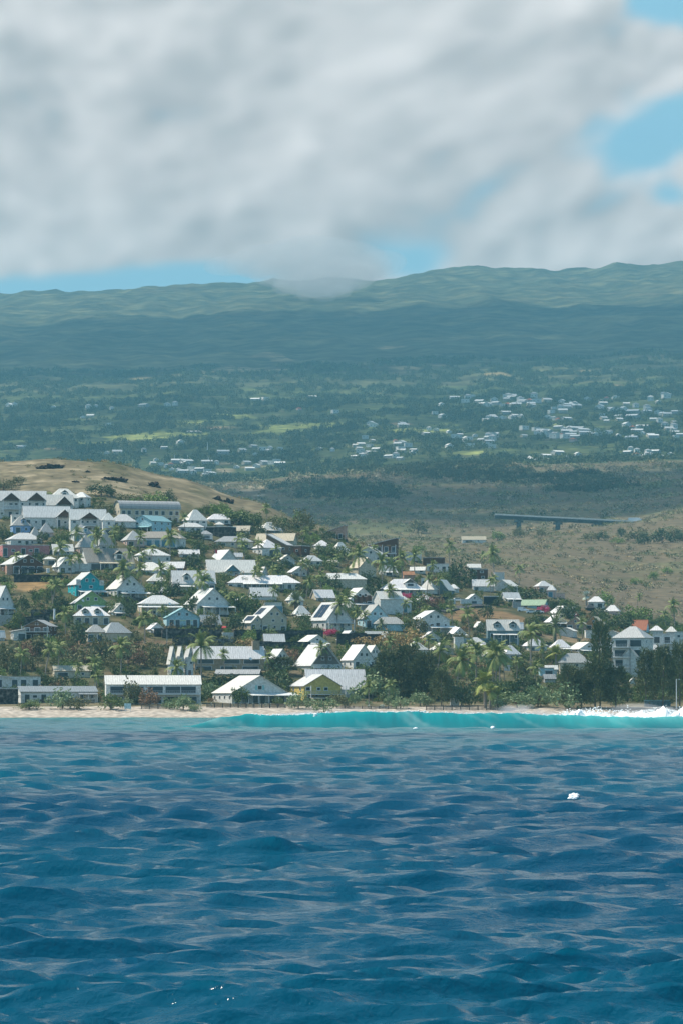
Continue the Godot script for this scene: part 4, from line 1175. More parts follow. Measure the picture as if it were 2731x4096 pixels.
	house("pyramid_house", "white house with broad white pyramid roof before the timber-clad house", "house", 1010.7, 1124.1, 2156.2, 2189.3, 2224.6, "p", 30, 0.9, "white", "white", {"gap":5.0})
	house("timber_clad_house", "tall house clad in weathered timber under a steep mono roof", "house", 1065.2, 1170.1, 2133.9, 2179.9, 2213.4, "n", -22, 0.7, "timber", "pale", {"gap":4.0})
	house("cream_house", "cream-roofed long house behind the timber-clad house", "house", 1024.1, 1185.7, 2133.0, 2159.8, 2182.1, "s", -14, 0.4, "cream", "cream", {})
	house("box_house", "dark boxy annex with glazed white corner below the timber-clad house", "annex", 1141.1, 1241.5, 2182.1, 2183.9, 2224.6, "f", -34, 0.8, "wood", "pale", {"panel":[0.0,0.4,0.0,0.95,"w_grey"],"gap":4.0})
	house("salmon_house", "salmon mono-pitch house alone at the scrub edge", "house", 1297.3, 1388.8, 2100.9, 2128.6, 2155.4, "m", -12, 0.7, "salmon", "grey", {"panel":[0.0,1.0,0.0,0.55,"w_wood"],"big":0.6})  # dark wood panel stands for the shaded lower front
	house("gabled_house", "small plain white gable with white roof and square attic window", "house", 837.5, 950.0, 2199.1, 2235.7, 2246.9, "g", 34, 1.0, "white", "white", {"blank":1})
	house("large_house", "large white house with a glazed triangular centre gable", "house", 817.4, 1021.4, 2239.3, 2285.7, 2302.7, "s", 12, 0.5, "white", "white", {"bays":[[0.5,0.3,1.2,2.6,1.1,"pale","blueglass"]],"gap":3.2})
	house("dormered_house", "white roof with two square dormers and a flat awning above palms", "house", 681.2, 858.9, 2282.6, 2329.5, 2369.6, "s", 10, 0.5, "white", "white", {"dorm":[[0.32,2.4],[0.8,2.4]],"ver":[0.75,3.0,"white",0.1,0.5]})
	house("flat_roofed_house", "white roof with dark clerestory and orange wall", "house", 636.6, 741.5, 2246.9, 2269.2, 2284.8, "s", -8, 0.6, "orange", "white", {"big":0.7})
	house("villa", "long white villa with wide open terrace among garden palms", "villa", 908.9, 1195.5, 2300.4, 2329.5, 2357.1, "h", 6, 0.35, "white", "white", {"big":0.6,"ver":[1.0,3.0,"white",0.2,0.75]})
	house("house_roof", "plain white roof below the long villa", "house", 993.8, 1106.2, 2350.4, 2380.8, 2400.9, "s", 14, 0.6, "white", "white", {"blank":1})
	house("garden_house", "small white garden house between palms above the long villa", "house", 1037.5, 1071.9, 2267.0, 2287.1, 2302.7, "g", 30, 0.9, "white", "white", {"blank":1})
	house("hipped_house", "low hip house with pale beige wall above the brown-fronted gable", "house", 1268.8, 1462.9, 2292.4, 2314.7, 2352.7, "h", 6, 0.4, "cream", "pale", {"gap":5.0})
	house("brown_mono_house", "tall house with dark brown mono-pitch top over white lower floors", "house", 1473.2, 1592.9, 2151.8, 2178.6, 2245.5, "m", -8, 0.6, "wood", "pale", {"n":2,"big":0.6,"panel":[[0.0,0.55,0.0,0.5,"w_white"],[0.55,1.0,0.42,0.5,"w_white"],[0.0,1.0,0.92,1.0,"w_timber"]],"bal":[0.46,1.6,0.5,1.0]})
	house("gabled_house", "white gabled house in front of the tall brown mono-pitch house", "house", 1413.8, 1548.2, 2186.6, 2219.6, 2252.2, "g", -14, 0.9, "white", "white", {})
	house("cream_gables", "blank cream stepped gables half hidden by coconut palms", "house", 1396.0, 1503.6, 2229.9, 2267.9, 2308.0, "g", 36, 0.8, "cream", "cream", {"blank":1})
	house("flat_roofed_house", "white flat-roofed house beside the tall brown mono-pitch house", "house", 1591.1, 1686.6, 2203.1, 2210.7, 2243.3, "f", -6, 0.6, "white", "white", {})
	house("brown_flat_house", "brown boarded flat-roofed house with white lower awning", "house", 1689.3, 1781.2, 2229.9, 2232.1, 2270.1, "f", -8, 0.6, "wood", "grey", {})
	house("brown_flat_house", "white flat house terrace below the brown boarded house", "house", 1704.0, 1796.4, 2252.2, 2256.7, 2292.4, "f", -6, 0.6, "white", "pale", {"n":1,"bal":[0.1,1.6,0.5,1.0]})
	house("villa", "white hip villa with roof cutout and deep eaves above the bougainvillea", "villa", 1523.2, 1689.3, 2316.1, 2352.7, 2383.0, "h", 10, 0.6, "white", "white", {"dorm":[[0.68,4.2]],"ver":[1.0,3.0,"white",-0.05,1.05],"big":0.5})
	house("dark_gable_house", "dark boarded gable with bright white roof edge", "house", 1726.3, 1817.9, 2319.2, 2357.1, 2379.5, "g", -24, 0.9, "slate", "white", {"blank":1})
	house("house_roof", "white low double roof beside the dark boarded gable", "house", 1675.0, 1750.9, 2321.4, 2357.1, 2375.0, "h", -20, 0.8, "white", "white", {"blank":1})
	house("house_roof", "white low wing at the far side of the dark boarded gable", "house", 1788.8, 1836.6, 2337.1, 2352.7, 2370.5, "h", -12, 0.8, "white", "white", {"blank":1})
	house("remote_building", "long low white building alone on the dry scrub slope", "building", 1846.9, 1941.1, 2145.1, 2157.1, 2172.3, "s", 2, 0.3, "white", "cream", {"gap":6.0,"at":1900.0,"base":"w_white"})
	house("brown_flat_house", "second brown boarded flat house among dark trees", "house", 1876.8, 1952.7, 2275.9, 2277.7, 2321.4, "f", -4, 0.6, "wood", "pale", {})
	house("gabled_house", "white side-gabled house below the second brown boarded house", "house", 1887.1, 1975.0, 2317.9, 2341.5, 2366.1, "s", 4, 0.6, "white", "white", {})
	house("house_roof", "plain white roof above the second brown boarded house", "house", 1867.0, 1921.4, 2255.4, 2267.9, 2285.7, "s", 4, 0.6, "white", "white", {"blank":1})
	house("gabled_house", "low white gabled house at the edge of the dry slope", "house", 1975.9, 2072.5, 2318.8, 2341.7, 2371.1, "g", -30, 0.9, "white", "white", {"blank":1})
	house("cube_house", "plain white cube house behind the low white gable", "house", 1970.9, 2017.7, 2287.9, 2290.9, 2321.3, "f", 10, 0.8, "white", "white", {"blank":1})
	house("gabled_house", "small white gable among dark trees beside the low white gable", "house", 1935.1, 1974.9, 2318.8, 2334.7, 2356.1, "s", 6, 0.7, "white", "white", {"blank":1})
	house("timber_front_house", "gabled house with dark timber front and two white shuttered windows", "house", 1367.0, 1496.4, 2351.8, 2392.9, 2442.0, "g", 24, 0.85, "white", "pale", {"n":1,"panel":[0.12,0.88,0.62,1.25,"w_wood"],"ver":[0.62,3.2,"pale",0.0,1.2]})
	house("white_block_house", "tall blank white house with large blue corner window", "house", 1492.0, 1612.5, 2365.2, 2392.9, 2457.6, "s", 24, 0.7, "white", "white", {"blank":1})
	house("white_block_annex", "white annex with blue gridded corner glass", "annex", 1567.9, 1646.0, 2384.8, 2404.0, 2450.9, "g", -20, 0.9, "white", "white", {"n":1,"big":0.9,"gap":4.0,"glass":"blueglass"})
	house("grey_gable_house", "grey ribbed-roof house with pale blue porch", "house", 1429.5, 1558.9, 2419.6, 2471.0, 2513.4, "g", 22, 0.8, "sky", "grey", {})
	house("porch", "grey ribbed hip porch roof over pale blue walls and a pool towel", "house", 1492.0, 1619.2, 2468.3, 2493.8, 2524.1, "h", 8, 0.5, "sky", "grey", {"n":1})
	house("gabled_house", "white gabled house with three dark windows and long terrace awning", "house", 1641.5, 1796.4, 2442.4, 2477.2, 2530.8, "g", 20, 0.8, "white", "white", {"n":1,"ver":[0.52,3.4,"white",0.3,1.2]})
	house("dormered_house", "white ribbed roof with two timber dormers over a dark lounge terrace", "house", 1945.0, 2074.5, 2479.5, 2516.9, 2584.1, "s", 4, 0.5, "slate", "pale", {"n":1,"dorm":[[0.3,2.4],[0.8,2.4]],"ver":[0.75,2.5,"pale",0.15,0.95]})
	house("annex", "small white annex beside the dark lounge terrace", "annex", 2057.1, 2092.0, 2489.5, 2509.4, 2534.3, "s", 6, 0.8, "white", "white", {"blank":1})
	house("garden_house", "small white twin-roofed garden house by the dark lounge house", "house", 1891.5, 1936.2, 2486.2, 2504.0, 2528.6, "g", 24, 0.9, "cream", "white", {})
	house("gate_tower", "white gate pillars beside the long dark wall", "gateway", 1811.2, 1853.6, 2548.7, 2550.9, 2594.6, "f", 20, 0.4, "white", "white", {"blank":1})
	house("carport", "open pergola carport beside the dry clearing", "carport", 1931.7, 1995.5, 2383.5, 2386.6, 2421.4, "f", -4, 0.6, "dark", "pale", {"blank":1})  # solid near-black walls stand for the shade under the carport
	house("green_roofed_house", "pale green-roofed house with pale blue gable by the parked cars", "house", 2082.0, 2195.1, 2398.3, 2418.7, 2435.7, "s", -22, 0.6, "aqua", "green", {})
	house("carport", "small grey lean-to beside the green-roofed house", "carport", 2047.1, 2083.5, 2404.8, 2408.8, 2433.7, "f", 0, 0.8, "grey", "grey", {"blank":1})
	house("pink_tiered_house", "pale pink house of stacked hip tiers", "house", 2136.8, 2209.0, 2323.8, 2343.7, 2371.1, "h", 20, 0.8, "rose", "white", {})
	house("pink_tiered_house", "lower pink tier with white hip roof and blue door", "house", 2184.1, 2226.4, 2340.7, 2359.6, 2391.0, "h", -14, 0.8, "rose", "white", {"glass":"blueglass"})
	house("pink_tiered_house", "flat pink end of the tiered house", "house", 2222.9, 2259.8, 2371.1, 2373.6, 2393.5, "f", -8, 0.8, "rose", "cream", {"blank":1})
	house("hipped_house", "white open-sided hip house beside the silver palm", "house", 2351.0, 2419.2, 2386.0, 2405.9, 2434.3, "h", -12, 0.7, "white", "white", {"big":0.7})
	house("pink_cottage", "tiny pink cottage with white hip roof on the scrub edge", "house", 2417.2, 2482.0, 2420.9, 2443.3, 2458.2, "h", -14, 0.7, "rose", "white", {"blank":1})
	house("gazebo", "dark pyramid gazebo under the silver palm", "gazebo", 2338.5, 2377.4, 2412.4, 2430.3, 2443.3, "p", 10, 1.0, "dark", "dark", {"blank":1})
	house("orange_house", "orange-walled house with two low cream gables", "house", 2263.8, 2348.5, 2468.0, 2493.4, 2520.3, "g", -10, 1.0, "salmon", "cream", {})
	house("orange_house", "second low cream gable over a dark orange porch", "house", 2336.0, 2429.2, 2466.1, 2494.4, 2520.3, "g", -16, 1.0, "orange", "cream", {"big":0.6})
	house("red_roofed_house", "small house with red tiled roof", "house", 2525.3, 2598.5, 2480.5, 2514.4, 2529.3, "s", -24, 0.7, "sky", "red", {"blank":1})
	house("low_house", "low white-roofed house beside the dry lot", "house", 2233.9, 2309.6, 2509.4, 2521.8, 2549.2, "g", -20, 0.9, "white", "white", {"blank":1})
	house("low_house", "plain white walled house on the dry lot", "house", 2336.0, 2390.8, 2521.8, 2524.3, 2554.2, "f", 6, 0.7, "white", "white", {"blank":1})
	house("low_house", "low white gable between the dry lot and the apartment tower", "house", 2404.3, 2498.9, 2521.8, 2536.8, 2555.2, "g", -8, 0.9, "white", "white", {"blank":1})
	house("beige_hip_house", "beige house with grey hip roof and painted banner wall", "house", 2227.9, 2360.9, 2614.0, 2648.8, 2701.1, "h", 8, 0.6, "cream", "grey", {"gap":3.4})
	house("apartment_tower", "four-storey white framed apartment tower with grey ribbed hip roof", "apartments", 2453.1, 2616.4, 2506.9, 2549.2, 2708.6, "h", -24, 0.8, "white", "grey", {"n":4,"big":0.8,"gap":4.6,"bal":[[0.25,1.4,0.0,0.6],[0.5,1.4,0.0,0.6],[0.75,1.4,0.0,0.6]]})
	house("apartment_annex", "white stepped annex in front of the apartment tower", "apartments", 2488.9, 2570.1, 2586.6, 2621.5, 2708.6, "g", -30, 0.8, "white", "pale", {"blank":1})
	house("flat_roofed_house", "white stepped apartments with roof terrace beside the tower", "apartments", 2607.5, 2746.9, 2535.3, 2537.3, 2648.8, "f", -8, 0.5, "white", "white", {"n":3,"gap":3.2,"big":0.5,"bal":[0.66,1.4,0.3,1.0]})
	house("house_roof", "white hip roof peeping over the roof terrace", "house", 2659.8, 2708.1, 2506.9, 2525.3, 2541.8, "h", -6, 0.8, "white", "white", {"blank":1})
	house("house_roof", "white roof between the red tiles and the roof terrace", "house", 2597.5, 2653.3, 2503.4, 2520.3, 2539.3, "h", -6, 0.8, "white", "white", {"blank":1})
	house("shed", "grey flat-roofed shed in the beach wood", "shed", 2169.2, 2221.5, 2697.2, 2711.1, 2731.0, "s", 10, 0.7, "grey", "grey", {"blank":1})
	house("blue_shed", "pale blue board shed behind the beach wood", "shed", 2151.7, 2215.0, 2668.8, 2673.8, 2703.6, "f", 8, 0.6, "sky", "grey", {})
	house("gazebo", "small brown roofed gazebo under palms", "gazebo", 2129.3, 2168.2, 2511.9, 2529.3, 2544.3, "p", 10, 1.0, "wood", "brown", {"blank":1})
	house("beach_shelter", "flat blue-grey picnic shelter behind the beach railing", "shelter", 2572.6, 2683.2, 2799.8, 2803.3, 2827.2, "f", -3, 0.4, "slate", "teal", {"blank":1})
	house("house_roof", "white roof sliver beside the small plain white gable", "house", 935.7, 971.4, 2211.2, 2222.3, 2235.7, "s", 10, 0.6, "white", "white", {"blank":1})
	house("house_roof", "white roof behind garden palms under the salmon house", "house", 1310.7, 1355.4, 2240.2, 2250.0, 2262.5, "s", 6, 0.6, "white", "white", {"blank":1})
	house("house_roof", "low cream roof among trees beside the cream stepped gables", "house", 1304.5, 1349.1, 2241.1, 2248.2, 2263.4, "s", 6, 0.6, "cream", "cream", {"blank":1})
	house("garden_house", "narrow white house between palms behind the dark boarded gable", "house", 1681.7, 1715.2, 2308.0, 2314.7, 2343.8, "f", -6, 0.8, "white", "white", {})
	house("red_annex", "small red-orange walled annex between coconut palms", "house", 1608.0, 1657.1, 2285.7, 2296.9, 2319.2, "s", 8, 0.7, "salmon", "orange", {"blank":1})
	house("house_roof", "white lean-to roof between palms under the flat white house", "house", 1639.3, 1701.8, 2267.0, 2279.0, 2294.6, "s", -8, 0.6, "white", "white", {"gap":3.0})
	house("shed", "white shed corner in the palms by the beach wood", "shed", 2009.8, 2039.7, 2656.3, 2663.8, 2683.7, "f", 8, 0.7, "white", "white", {"blank":1})
	house("low_house", "low white house behind the tallest evergreen", "house", 2413.2, 2458.0, 2661.3, 2668.8, 2698.7, "f", -6, 0.7, "white", "white", {"blank":1})
	house("apartment_block", "tall white apartment corner at the edge of the evergreens", "apartments", 2697.1, 2756.9, 2526.8, 2529.3, 2668.8, "f", -20, 0.7, "white", "white", {"n":4,"gap":3.0})
	house("ribbed_roof_house", "pale ribbed roof beside the apartment annex", "house", 2550.2, 2632.4, 2579.1, 2604.0, 2648.8, "s", -12, 0.6, "white", "pale", {"blank":1})
	house("low_house", "small white house with awning under the fan palm", "house", 2176.6, 2228.9, 2661.3, 2673.8, 2701.1, "s", 8, 0.7, "white", "white", {})
	house("shed", "tiny white hut under the evergreens by the annex", "shed", 2512.8, 2542.7, 2711.1, 2721.1, 2736.0, "g", 10, 0.8, "white", "white", {"blank":1})
	house("low_house", "white house wall behind the beach picket fence", "house", 1795.5, 1835.7, 2789.7, 2796.4, 2823.2, "f", 4, 0.6, "white", "white", {"blank":1})
	house("house_roof", "white carport roof beside the arched house", "house", 290.2, 361.6, 2252.7, 2257.1, 2286.2, "f", 8, 0.6, "white", "white", {"blank":1})
	house("low_house", "white walled cottage hidden under palms above the small white gable", "house", 169.6, 223.2, 2225.9, 2234.8, 2261.6, "h", 10, 0.7, "cream", "white", {})
	house("glass_house", "blue-railed terrace house behind the date palms", "house", 1051.8, 1129.9, 2408.0, 2412.5, 2457.1, "f", 8, 0.6, "white", "white", {"big":0.8,"gap":3.5,"glass":"blueglass"})
	house("house_roof", "white roof wedge at the foot of the steep villa", "house", -26.8, 21.4, 2521.9, 2544.2, 2564.3, "s", 20, 0.8, "white", "white", {"blank":1})
	house("low_house", "white shed with slanted roof stacked by the beach palms", "house", 0.0, 58.0, 2702.7, 2713.8, 2751.8, "n", 14, 0.7, "white", "white", {"blank":1})

# ---------------------------------------------------------------- plants
var proto := {}

func leaf_mat(r: float, g: float, b: float, back := 0.35) -> StandardMaterial3D:
	var m := mat(srgb(r, g, b), 0.65, 0.3)
	m.vertex_color_use_as_albedo = true
	m.backlight_enabled = true
	m.backlight = Color(back, back, back * 0.8)
	return m

func plant_materials() -> void:
	M.l_dark = leaf_mat(0.080, 0.114, 0.047)
	M.l_green = leaf_mat(0.130, 0.175, 0.055)
	M.l_bright = leaf_mat(0.195, 0.272, 0.071)
	M.l_olive = leaf_mat(0.175, 0.175, 0.080)
	M.l_pale = leaf_mat(0.225, 0.295, 0.150)
	M.l_tan = leaf_mat(0.405, 0.290, 0.128)
	M.l_magenta = leaf_mat(0.546, 0.065, 0.169)
	M.l_silver = leaf_mat(0.432, 0.492, 0.444)
	M.l_rust = leaf_mat(0.259, 0.155, 0.091)
	M.l_needle = leaf_mat(0.118, 0.137, 0.056)
	M.l_palm = leaf_mat(0.219, 0.263, 0.088, 0.4)
	M.l_date = leaf_mat(0.181, 0.214, 0.104)
	M.l_yellow = leaf_mat(0.260, 0.290, 0.075)
	M.bark = mat(srgb(0.17, 0.14, 0.11), 0.95, 0.2)
	M.palm_bark = mat(srgb(0.26, 0.23, 0.20), 0.95, 0.2)

func leaf(f: Faces, p: Vector3, dir: Vector3, side: Vector3, long: float, wide: float, tone: float) -> void:
	f.tint = Color(tone, tone, tone)
	var m := p + dir * long * 0.55
	f.tri(p, m + side * wide * 0.5, p + dir * long)
	f.tri(p, p + dir * long, m - side * wide * 0.5)

func any_dir() -> Vector3:
	return Vector3(rng.randfn(), rng.randfn(), rng.randfn()).normalized()

# an uneven crown of many small leaves in clumps; about one metre in radius, standing on the ground
func crown_mesh(clumps: int, leaves: int, size: float, flat: float, seed_: int, lumpy := 0.3) -> ArrayMesh:
	rng.seed = seed_
	var f := Faces.new()
	var off := rng.randf() * 100.0
	for k in clumps:
		var d := any_dir()
		d.y = absf(d.y) * 1.0 - 0.28
		d = d.normalized()
		var r := rng.randf_range(0.45, 1.0) * (1.0 + lumpy * noise_a.get_noise_3d(d.x * 80.0 + off, d.y * 80.0, d.z * 80.0) * 1.6)
		var c := Vector3(d.x * r, (d.y * r + 0.42) * flat * 1.25 + 0.12, d.z * r)
		var cr := rng.randf_range(0.16, 0.32)
		var tone_c := rng.randf_range(0.8, 1.15)
		for j in leaves:
			var e := any_dir()
			var p := c + e * cr * pow(rng.randf(), 0.4)
			p.y = maxf(p.y, 0.03)
			var dir := (e + Vector3(0, -0.2, 0) + any_dir() * 0.7).normalized()
			leaf(f, p, dir, dir.cross(any_dir()).normalized(), size * rng.randf_range(0.7, 1.4), size * rng.randf_range(0.5, 0.9), tone_c * rng.randf_range(0.75, 1.25))
	return f.mesh(true)

func branch_mesh(seed_: int, high: float, n: int, thick := 0.055) -> ArrayMesh:
	rng.seed = seed_
	var f := Faces.new()
	f.tube([Vector3(0, -0.3, 0), Vector3(0.01, high * 0.4, 0.02), Vector3(-0.02, high, 0)], [thick * 1.25, thick, thick * 0.6], 6)
	for k in n:
		var a := TAU * k / n + rng.randf()
		var y := high * rng.randf_range(0.35, 0.8)
		var e := Vector3(cos(a) * 0.55, y + rng.randf_range(0.3, 0.6), sin(a) * 0.55)
		f.tube([Vector3(0, y, 0), Vector3(e.x * 0.5, lerpf(y, e.y, 0.6), e.z * 0.5), e], [thick * 0.6, thick * 0.4, thick * 0.15], 5)
	return f.mesh()

func needle_tree(seed_: int) -> ArrayMesh:     # tall feathery evergreen, one metre high, drooping sprays
	rng.seed = seed_
	var f := Faces.new()
	for k in 330:
		var y := pow(rng.randf(), 0.8) * 0.86 + 0.1
		var a := rng.randf() * TAU
		var reach := (0.30 * pow(maxf(1.0 - y, 0.0), 0.5) + 0.05) * rng.randf_range(0.35, 1.15) * (1.0 + 0.5 * noise_a.get_noise_2d(cos(a) * 60.0 + seed_, y * 220.0))
		var c := Vector3(cos(a) * reach, y + rng.randf_range(0.0, 0.07), sin(a) * reach)
		var tone := rng.randf_range(0.65, 1.3)
		for j in 9:
			var e := any_dir()
			var p := c + Vector3(e.x * 0.035, e.y * 0.05, e.z * 0.035)
			var dir := (Vector3(cos(a) * 0.5, rng.randf_range(-0.2, 1.1), sin(a) * 0.5) + e * 0.5).normalized()
			leaf(f, p, dir, dir.cross(any_dir()).normalized(), rng.randf_range(0.05, 0.10), 0.019, tone * rng.randf_range(0.8, 1.2))
	return f.mesh(true)

func palm_crown(seed_: int, fronds: int, long: float, stiff: float, sweep: float, wide := 0.5) -> ArrayMesh:
	rng.seed = seed_
	var f := Faces.new()
	for k in fronds:
		var a := TAU * k / fronds * 2.4 + rng.randf_range(-0.3, 0.3)
		var t0 := k / float(fronds - 1)
		var up := lerpf(1.35, -0.55, t0 * t0) + rng.randf_range(-0.15, 0.15)
		var ll := long * rng.randf_range(0.8, 1.12)
		var p := Vector3.ZERO
		var d := Vector3(cos(a) * cos(up), sin(up), sin(a) * cos(up))
		var tone := rng.randf_range(0.75, 1.2)
		var dead := t0 > 0.9
		var n := 11
		for i in n:
			var s := i / float(n)
			var q := p + d * (ll / n)
			var side := d.cross(Vector3.UP).normalized()
			if side.length() < 0.1: side = Vector3(1, 0, 0)
			var wl := wide * sin(PI * (0.12 + 0.8 * s)) * rng.randf_range(0.8, 1.15)
			f.tint = Color(tone, tone, tone) if not dead else Color(1.5, 1.05, 0.9)
			var drop := Vector3(sweep * 0.35, -0.55 - 0.35 * s, 0)
			for g in [-1.0, 1.0]:
				for h in 2:
					var b := p.lerp(q, h * 0.5)
					var tip: Vector3 = b + (side * g + drop * (1.0 - stiff) + d * 0.55) * wl
					f.tri(b, tip, p.lerp(q, h * 0.5 + 0.5))
			p = q
			d = (d + Vector3(sweep * 0.10, -(0.16 + 0.12 * s) * (1.0 - stiff * 0.75), 0)).normalized()
	return f.mesh(true)

func palm_trunk(seed_: int, high: float, bend: float, r: float) -> ArrayMesh:
	rng.seed = seed_
	var f := Faces.new()
	var pts := []
	var rad := []
	for k in 7:
		var t := k / 6.0
		pts.append(Vector3(bend * t * t, -0.6 + (high + 0.6) * t, bend * 0.4 * t * t))
		rad.append(r * (1.35 - 0.55 * t) if k else r * 1.8)
	f.tube(pts, rad, 6)
	return f.mesh()

func make_proto(key: String, called: String, label: String, cat: String, group: String, crown: Mesh, crown_mat: Material, trunk: Mesh, trunk_mat: Material, up := Vector3.ZERO, crown_name := "crown") -> void:
	var o := Node3D.new()
	o.set_meta("base_name", called)
	tag(o, label, cat, group)
	if trunk: part("trunk", trunk, trunk_mat, o)
	var c := part(crown_name, crown, crown_mat, o)
	c.position = up
	proto[key] = o

func build_protos() -> void:
	for k in 5:
		var bend: float = [0.9, -0.7, 0.3, 1.4, -0.2][k]
		make_proto("palm%d" % k, "coconut_palm", "", "palm tree", "coconut palms among the houses", palm_crown(40 + k, 30, 3.5, 0.15, [0.5, 0.35, 0.7, 0.55, 0.3][k], 0.68), M.l_palm, palm_trunk(k, 7.0, bend, 0.15), M.palm_bark, Vector3(bend, 7.0, bend * 0.4))
	for k in 2:
		make_proto("date%d" % k, "date_palm", "", "palm tree", "stiff date palms among the houses", palm_crown(60 + k, 34, 3.0, 0.62, 0.1, 0.36), M.l_date, palm_trunk(9 + k, 3.0, 0.1, 0.28), M.bark, Vector3(0.1, 3.0, 0.04))
	make_proto("silver0", "silver_palm", "", "palm tree", "silver palms", palm_crown(71, 30, 1.7, 0.8, 0.0, 0.75), M.l_silver, palm_trunk(12, 3.0, 0.0, 0.25), M.palm_bark, Vector3(0, 3.0, 0))
	make_proto("fan0", "fan_palm", "", "palm tree", "yellow-green fan palms in the beach wood", palm_crown(74, 24, 1.9, 0.6, 0.2, 0.8), M.l_yellow, palm_trunk(14, 3.6, 0.2, 0.2), M.palm_bark, Vector3(0.2, 3.6, 0.08))
	make_proto("agave0", "agave", "spiky grey-green agave rosette along the beach fence", "agave", "agaves along the beach fence", palm_crown(78, 26, 0.75, 0.95, 0.0, 0.10), M.l_silver, null, null, Vector3(0, 0.1, 0), "rosette")
	var kinds := [["dark", "dark green leafy tree", M.l_dark], ["green", "rounded green garden tree", M.l_green], ["bright", "bright light-green tree", M.l_bright], ["olive", "dull olive-green tree", M.l_olive], ["pale", "pale grey-green seaside shrub with rounded dense crown", M.l_pale], ["tan", "dry tan-leaved shrub", M.l_tan], ["magenta", "magenta flowering bougainvillea", M.l_magenta], ["rust", "rust brown half-bare bush", M.l_rust]]
	var crowns := []
	for k in 4:
		crowns.append(crown_mesh(30, 26, 0.16, 0.8, 100 + k))
	var trunks := [branch_mesh(1, 0.55, 5), branch_mesh(2, 0.6, 5)]
	for kd in kinds:
		for k in 4:
			make_proto(kd[0] + str(k), "seaside_shrub" if kd[0] == "pale" else ("bougainvillea" if kd[0] == "magenta" else ("dry_bush" if kd[0] in ["tan", "rust"] else "garden_tree")), kd[1], "shrub" if kd[0] in ["pale", "tan", "magenta", "rust"] else "tree", kd[1] + "s", crowns[k], kd[2], trunks[k % 2], M.bark)
	for k in 3:
		make_proto("cas%d" % k, "casuarina_tree", "", "tree", "feathery evergreens behind the beach", needle_tree(200 + k), M.l_needle, palm_trunk(30 + k, 0.9, [0.03, -0.03, 0.05][k], 0.016), M.bark)

func plant(kind: String, x: float, yt: float, yb: float, wide: float, label: String, at := 1200.0) -> void:
	var P := ground_at(x, yb, at)
	var s := -P.z / (FOCAL * 4.0)
	var high := (yb - yt) * s
	var n := 5 if kind == "palm" else (2 if kind == "date" else (3 if kind == "cas" else (1 if kind in ["silver", "fan", "agave"] else 4)))
	var src: Node3D = proto[kind + str(rng.randi() % n)]
	if kind != "agave" and at < 1500.0 and label.begins_with("~"): label = near_label(label.substr(1), P)
	var o := copy_of(src, P, rng.randf() * TAU if kind not in ["palm"] else rng.randf_range(-1.3, 1.3), 1.0, label)
	if kind == "palm":
		var q := high / 7.3
		o.scale = Vector3(1, 1, 1) * clampf(q * 1.12, 0.85, 1.9)
	elif kind == "date" or kind == "silver" or kind == "fan":
		o.scale = Vector3.ONE * high / 4.6
	elif kind == "agave":
		o.scale = Vector3.ONE * 1.5
	elif kind == "cas":
		o.scale = Vector3(wide * s * 1.55, high, wide * s * 1.55)
	else:
		o.scale = Vector3(wide * s * 0.5, high * 0.72, wide * s * 0.5)

func multi(called: String, label: String, cat: String, mesh: Mesh, m: Material, xf: Array, tints: Array) -> void:
	var mm := MultiMesh.new()
	mm.transform_format = MultiMesh.TRANSFORM_3D
	mm.use_colors = true
	mm.mesh = mesh
	mm.instance_count = xf.size()
	for k in xf.size():
		mm.set_instance_transform(k, xf[k])
		mm.set_instance_color(k, tints[k])
	var o := MultiMeshInstance3D.new()
	o.name = numbered(called)
	o.multimesh = mm
	o.material_override = m
	add_child(o)
	tag(o, label, cat, "", "stuff")

